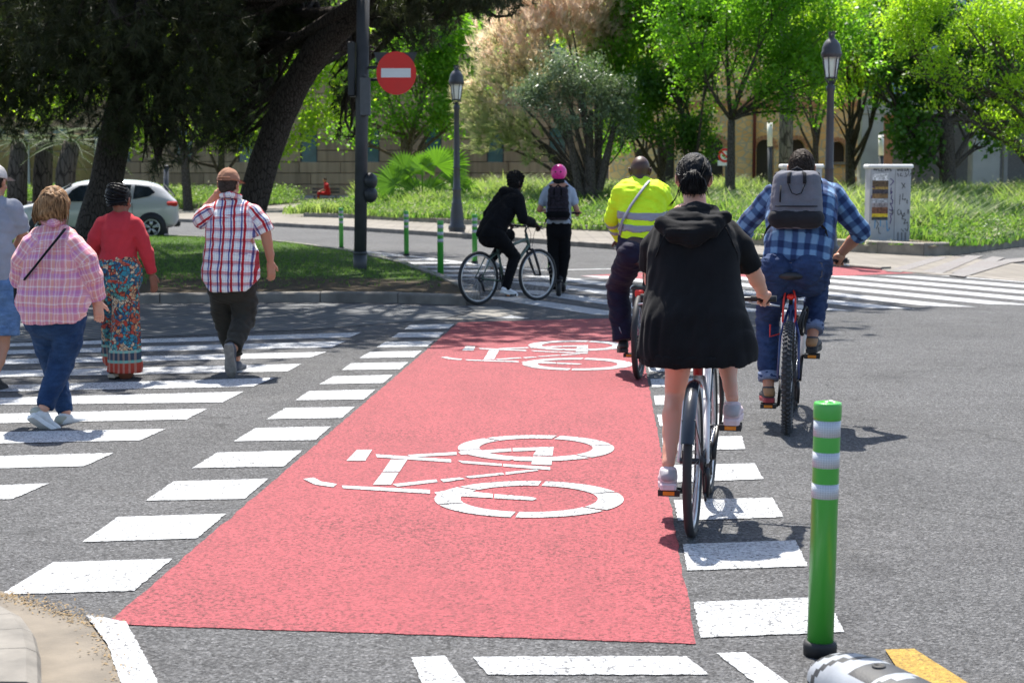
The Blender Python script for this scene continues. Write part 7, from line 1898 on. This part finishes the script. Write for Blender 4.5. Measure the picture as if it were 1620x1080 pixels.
sr = [N(400, 338, .03, 14.5), N(413, 353, .02, 14), N(420, 368, .02, 14)]; sl = [N(332, 338, .03, 14.5), N(322, 345, .05, 14), N(318, 350, .12, 13)]
shirt, rw_ = walker_top(p, 'shirt', rows, [sr, sl], CHK, (.06, .09, .12, .14, .155, .175, .185), (N(366, 454, 0)[:3], (0, .15, -1)), (.007, 18, (1, 1, .6), 71), cuts=[(N(404, 446, 0)[:3], (.6, 0, -.6)), (N(322, 442, 0)[:3], (-.6, 0, -.6))])
p.garment('collar', [[N(351, 309, .02, 4.5), N(364, 308, -.03, 5.5), N(379, 311, .02, 4.5)]], CHK, None, .02, .009, parent=shirt)
LA = [N(382, 452, .0, 22), N(386, 480, .02, 21), N(385, 505, .0, 18), N(376, 530, -.16, 15), N(368, 550, -.30, 13)]; LB = [N(351, 452, .0, 21), N(353, 490, .1, 19), N(361, 530, .14, 15), N(373, 565, .13, 11.5)]
trousers(p, 'trousers', [N(366, 440, .01, 36), N(367, 452, .0, 38), N(367, 458, .0, 37)], [LA, LB], cloth_mat('olive_brown_twill', (.030, .028, .022), .85, .2), (.12, .13, .125), N(366, 430, 0)[:3], (.007, 24, (.6, .6, 1.4), 72))
DT = mat('slate_trainer', (.06, .065, .08), .7, .15, 30); SOLEG = mat('grey_lug_sole', (.20, .19, .17), .8, .25, 25, .6, 60)
p.shoe(N(367, 551, -.31), -p.up * .97 + p.fw * .25, p.fw * .95 + p.up * .25, DT, SOLEG, .29, w=.05)
p.shoe(N(374, 572, .13), p.fw, p.up, DT, SOLEG, .28, parts=DT)
for L_ in (LA, LB): p.limb([(*q[:3], q[3] * .7) for q in L_])
p.limb([(*sr[2][:3], .048), (*N(423, 384, .04)[:3], .043), (*N(427, 402, .06)[:3], .036), (*N(428, 416, .08)[:3], .027)]); p.hand(N(428, 416, .08), -p.up + p.rt * .05 + p.fw * .1, p.rt * .6 - p.fw * .7, .45, 1, 1.08)
ha = np.array(N(348, 302, .17)[:3]); p.limb([(*sl[2][:3], .046), (*N(328, 328, .22)[:3], .040), (*ha, .028)]); p.hand(ha, p.rt * .7 + p.up * .5 + p.fw * .4, -p.fw + p.up * .6, .3, -1, 1.05)
p.torso(rw_, .6, .04); p.head(N(362, 292, .07), 1.03, .06, .1, N(364, 314, .05, 10.5))
p.hair('hair', hair_mat('greying_short_hair', (.02, .014, .010), (.07, .055, .045), .7, (70, 70, 70)), 1.05, .02, -.07, .002, 160, None, extra=[((0, -.055, -.03), (.062, .05, .05))], seed=19, nape=.15)
p.done()
def cap(label, p, m_, grow=1.13):
    root = thing('cap', label, 'cap', tuple(p.hc + p.hu * .03)); A = [p.hr, p.hf, p.hu]; S = SDF(.0075, .02)
    S.ell(p.hc + p.hu * .03 - p.hf * .008, np.array([.079, .098, .094]) * p.hs * grow, A); S.cut(p.hc + p.hu * .028 * p.hs - p.hf * .0, -p.hu + p.hf * -.05); S.folds(.003, 40, (1, 1, 1), 2)
    V, F = S.run(); cr_ = mesh('crown', V, F, m_, root, True)
    mb = MB(); V = []
    for i in range(9):
        a = (i / 8 - .5) * 2.0
        for r0 in (.085, .165): V.append(p.hc + p.hu * (.042 - (r0 - .085) * .25) * p.hs + (p.hr * math.sin(a) * (.088 if r0 < .1 else .10) + p.hf * (.02 + r0 * (.55 + .45 * math.cos(a)))) * p.hs)
    V += [v - p.hu * .006 for v in V]
    F = [[2 * i, 2 * i + 2, 2 * i + 3, 2 * i + 1] for i in range(8)] + [[18 + 2 * i, 18 + 2 * i + 1, 18 + 2 * i + 3, 18 + 2 * i + 2] for i in range(8)] + [[2 * i + 1, 2 * i + 3, 21 + 2 * i, 19 + 2 * i] for i in range(8)]
    mb.add(V, F, True); mb.build('peak', m_, root)
    mb = MB(); mb.ell(p.hc + p.hu * .03 * p.hs - p.hf * .008 + p.hu * .094 * p.hs * grow, (.008, .008, .005), 10, 6); mb.build('button', m_, cr_)
    mb = MB()
    for z in (.030, .052): mb.tube([p.hc + p.hu * z * p.hs - p.hf * (.008 + .103 * grow * math.cos(a)) * p.hs + p.hr * .083 * grow * math.sin(a) * p.hs for a in np.linspace(-.6, .6, 9)], .004, 5)
    mb.build('strap', m_, root)
    return root
cap('brown baseball cap on the man in the checked shirt', p, cloth_mat('brown_cap_cotton', (.28, .14, .085), .85, .2))

# ---------- man at the left edge in the grey shirt
p = Person('man in grey shirt, denim shorts and pale cap at the left edge', 12.7, R(-8), G(-22, 612), SK_TAN); N = p.N
rows = [N(-12, 321, .03, 20), N(-14, 336, .03, 39), N(-16, 356, .02, 44), N(-18, 390, .0, 42), N(-20, 420, -.01, 44), N(-20, 444, -.01, 46)]
sr = [N(20, 332, .02, 17), N(27, 350, .04, 16), N(32, 364, .08, 15)]; sl = [N(-52, 332, .02, 17), N(-64, 352, .0, 16), N(-70, 368, .0, 15)]
sh_, rw_ = walker_top(p, 'shirt', rows, [sr, sl], cloth_mat('heather_grey', (.25, .26, .30), .9, .12), (.07, .11, .14, .15, .16, .165), (N(-20, 444, 0)[:3], (0, .05, -1)), (.008, 16, (1, 1, .7), 81))
LA = [N(4, 450, .0, 28), N(4, 490, .0, 28), N(2, 528, .0, 28)]; LB = [N(-42, 450, .0, 27), N(-42, 490, .1, 26), N(-42, 528, .2, 26)]
trousers(p, 'shorts', [N(-20, 432, .0, 42), N(-20, 452, -.01, 47), N(-20, 465, -.01, 46)], [LA, LB], D_LIGHT, (.15, .165, .16), N(-20, 426, 0)[:3], (.007, 24, (.8, .8, 1.2), 82))
p.limb([(*LA[2][:3], .075), (*N(2, 545, .0)[:3], .062), (*N(-4, 570, -.08)[:3], .056), (*N(-12, 596, -.2)[:3], .038)]); p.limb([(*LB[2][:3], .07), (*N(-42, 560, .25)[:3], .055), (*N(-42, 596, .3)[:3], .038)])
p.shoe(N(-10, 592, -.2), p.fw * .8 - p.up * .4 + p.rt * .3, p.up + p.fw * .4, mat('black_trainer', (.03, .03, .03), .7), RUB_B, .28, parts=mat('grey_knit', (.2, .19, .17), .8)); a = np.array(N(-42, 600, .3)[:3]); a[2] = .095
p.shoe(a, p.fw, p.up, mat('black_trainer', (.03, .03, .03), .7), RUB_B, .28)
p.limb([(*sr[2][:3], .046), (*N(36, 374, .12)[:3], .042), (*N(22, 395, .32)[:3], .028)]); p.hand(N(22, 395, .32), p.fw - p.rt * .6, p.up, .5, -1, 1.05)
p.limb([(*sl[2][:3], .046), (*N(-76, 395, .05)[:3], .042), (*N(-80, 430, .1)[:3], .028)]); p.hand(N(-80, 432, .1), -p.up, -p.rt, .4, -1, 1.05)
p.torso(rw_, .6, .04); p.head(N(-8, 288, .05), 1.04, .05, .35, N(-10, 316, .03, 13))
p.hair('hair', hair_mat('dark_short_hair', (.012, .009, .007), (.05, .04, .03), .7, (70, 70, 70)), 1.05, .02, -.07, .002, 160, None, extra=[((0, -.055, -.03), (.062, .05, .05))], seed=23, nape=.15)
p.done(); cap('pale grey cap on the man cut off by the left edge', p, cloth_mat('pale_cap_cotton', (.48, .45, .42), .85, .1))

# ---------- far off person sitting on a bench
Yb_ = 90.0
bn = thing('park_bench', 'dark bench in the grass under the seated person in red', 'bench', tuple(gnd(516, Yb_, .12)))
q = gnd(516, Yb_, .12)
for i in range(3): MB().box(q + [.0, -.15 + .16 * i, .45], (1.5, .13, .04)).build('seat_slat', M_IRON, bn)
for i in range(2): MB().box(q + [.0, .28, .62 + .18 * i], (1.5, .04, .13)).build('back_slat', M_IRON, bn)
for x in (-.6, .6): MB().box(q + [x, 0, .22], (.06, .45, .44)).build('leg', M_IRON, bn)
p = Person('distant person dressed in red sitting on a bench in the tall grass', Yb_, R(250), tuple(q), SK_TAN)
RC = cloth_mat('red_sportswear', (.42, .02, .02), .8, .1); o_ = q
J = lambda x, y, z: o_ + np.array([x, y, z])
rows = [(*J(.0, 0, 1.12), .10, .07), (*J(.05, 0, 1.02), .20, .11), (*J(.12, 0, .75), .18, .12), (*J(.15, 0, .55), .19, .14)]
aL = [[(*J(.05, s_ * .2, 1.02), .07), (*J(.0, s_ * .28, .78), .06), (*J(-.28, s_ * .15, .68), .04)] for s_ in (-1, 1)]
p.garment('shirt', [rows, aL[0][:2], aL[1][:2]], RC, .6, .03, .016)
lg = [[(*J(.1, s_ * .1, .54), .10), (*J(-.36, s_ * .13, .58), .075), (*J(-.42, s_ * .13, .12), .05)] for s_ in (-1, 1)]
p.garment('trousers', [[(*J(.14, 0, .56), .17, .13), (*J(.1, 0, .54), .17, .12)], *lg], RC, .6, .03, .016)
for s_ in (0, 1): p.limb(aL[s_][1:]); p.limb(lg[s_], .02); p.shoe(J(-.42, (-.13, .13)[s_], .10), p.fw, p.up, mat('pale_shoe', (.5, .35, .3), .7), RUB_W, .27)
p.hand(aL[0][2], p.fw, p.up, .5, 1); p.hand(aL[1][2], p.fw, p.up, .5, -1)
p.torso(rows, .6, .03); p.head(J(-.03, 0, 1.30), 1.0, .2, 0, (*J(.0, 0, 1.12), .05)); p.hair('hair', hair_mat('dark_short_hair2', (.01, .008, .006), (.03, .025, .02), .7), 1.06, .03, -.05, .003, 60)
p.done()
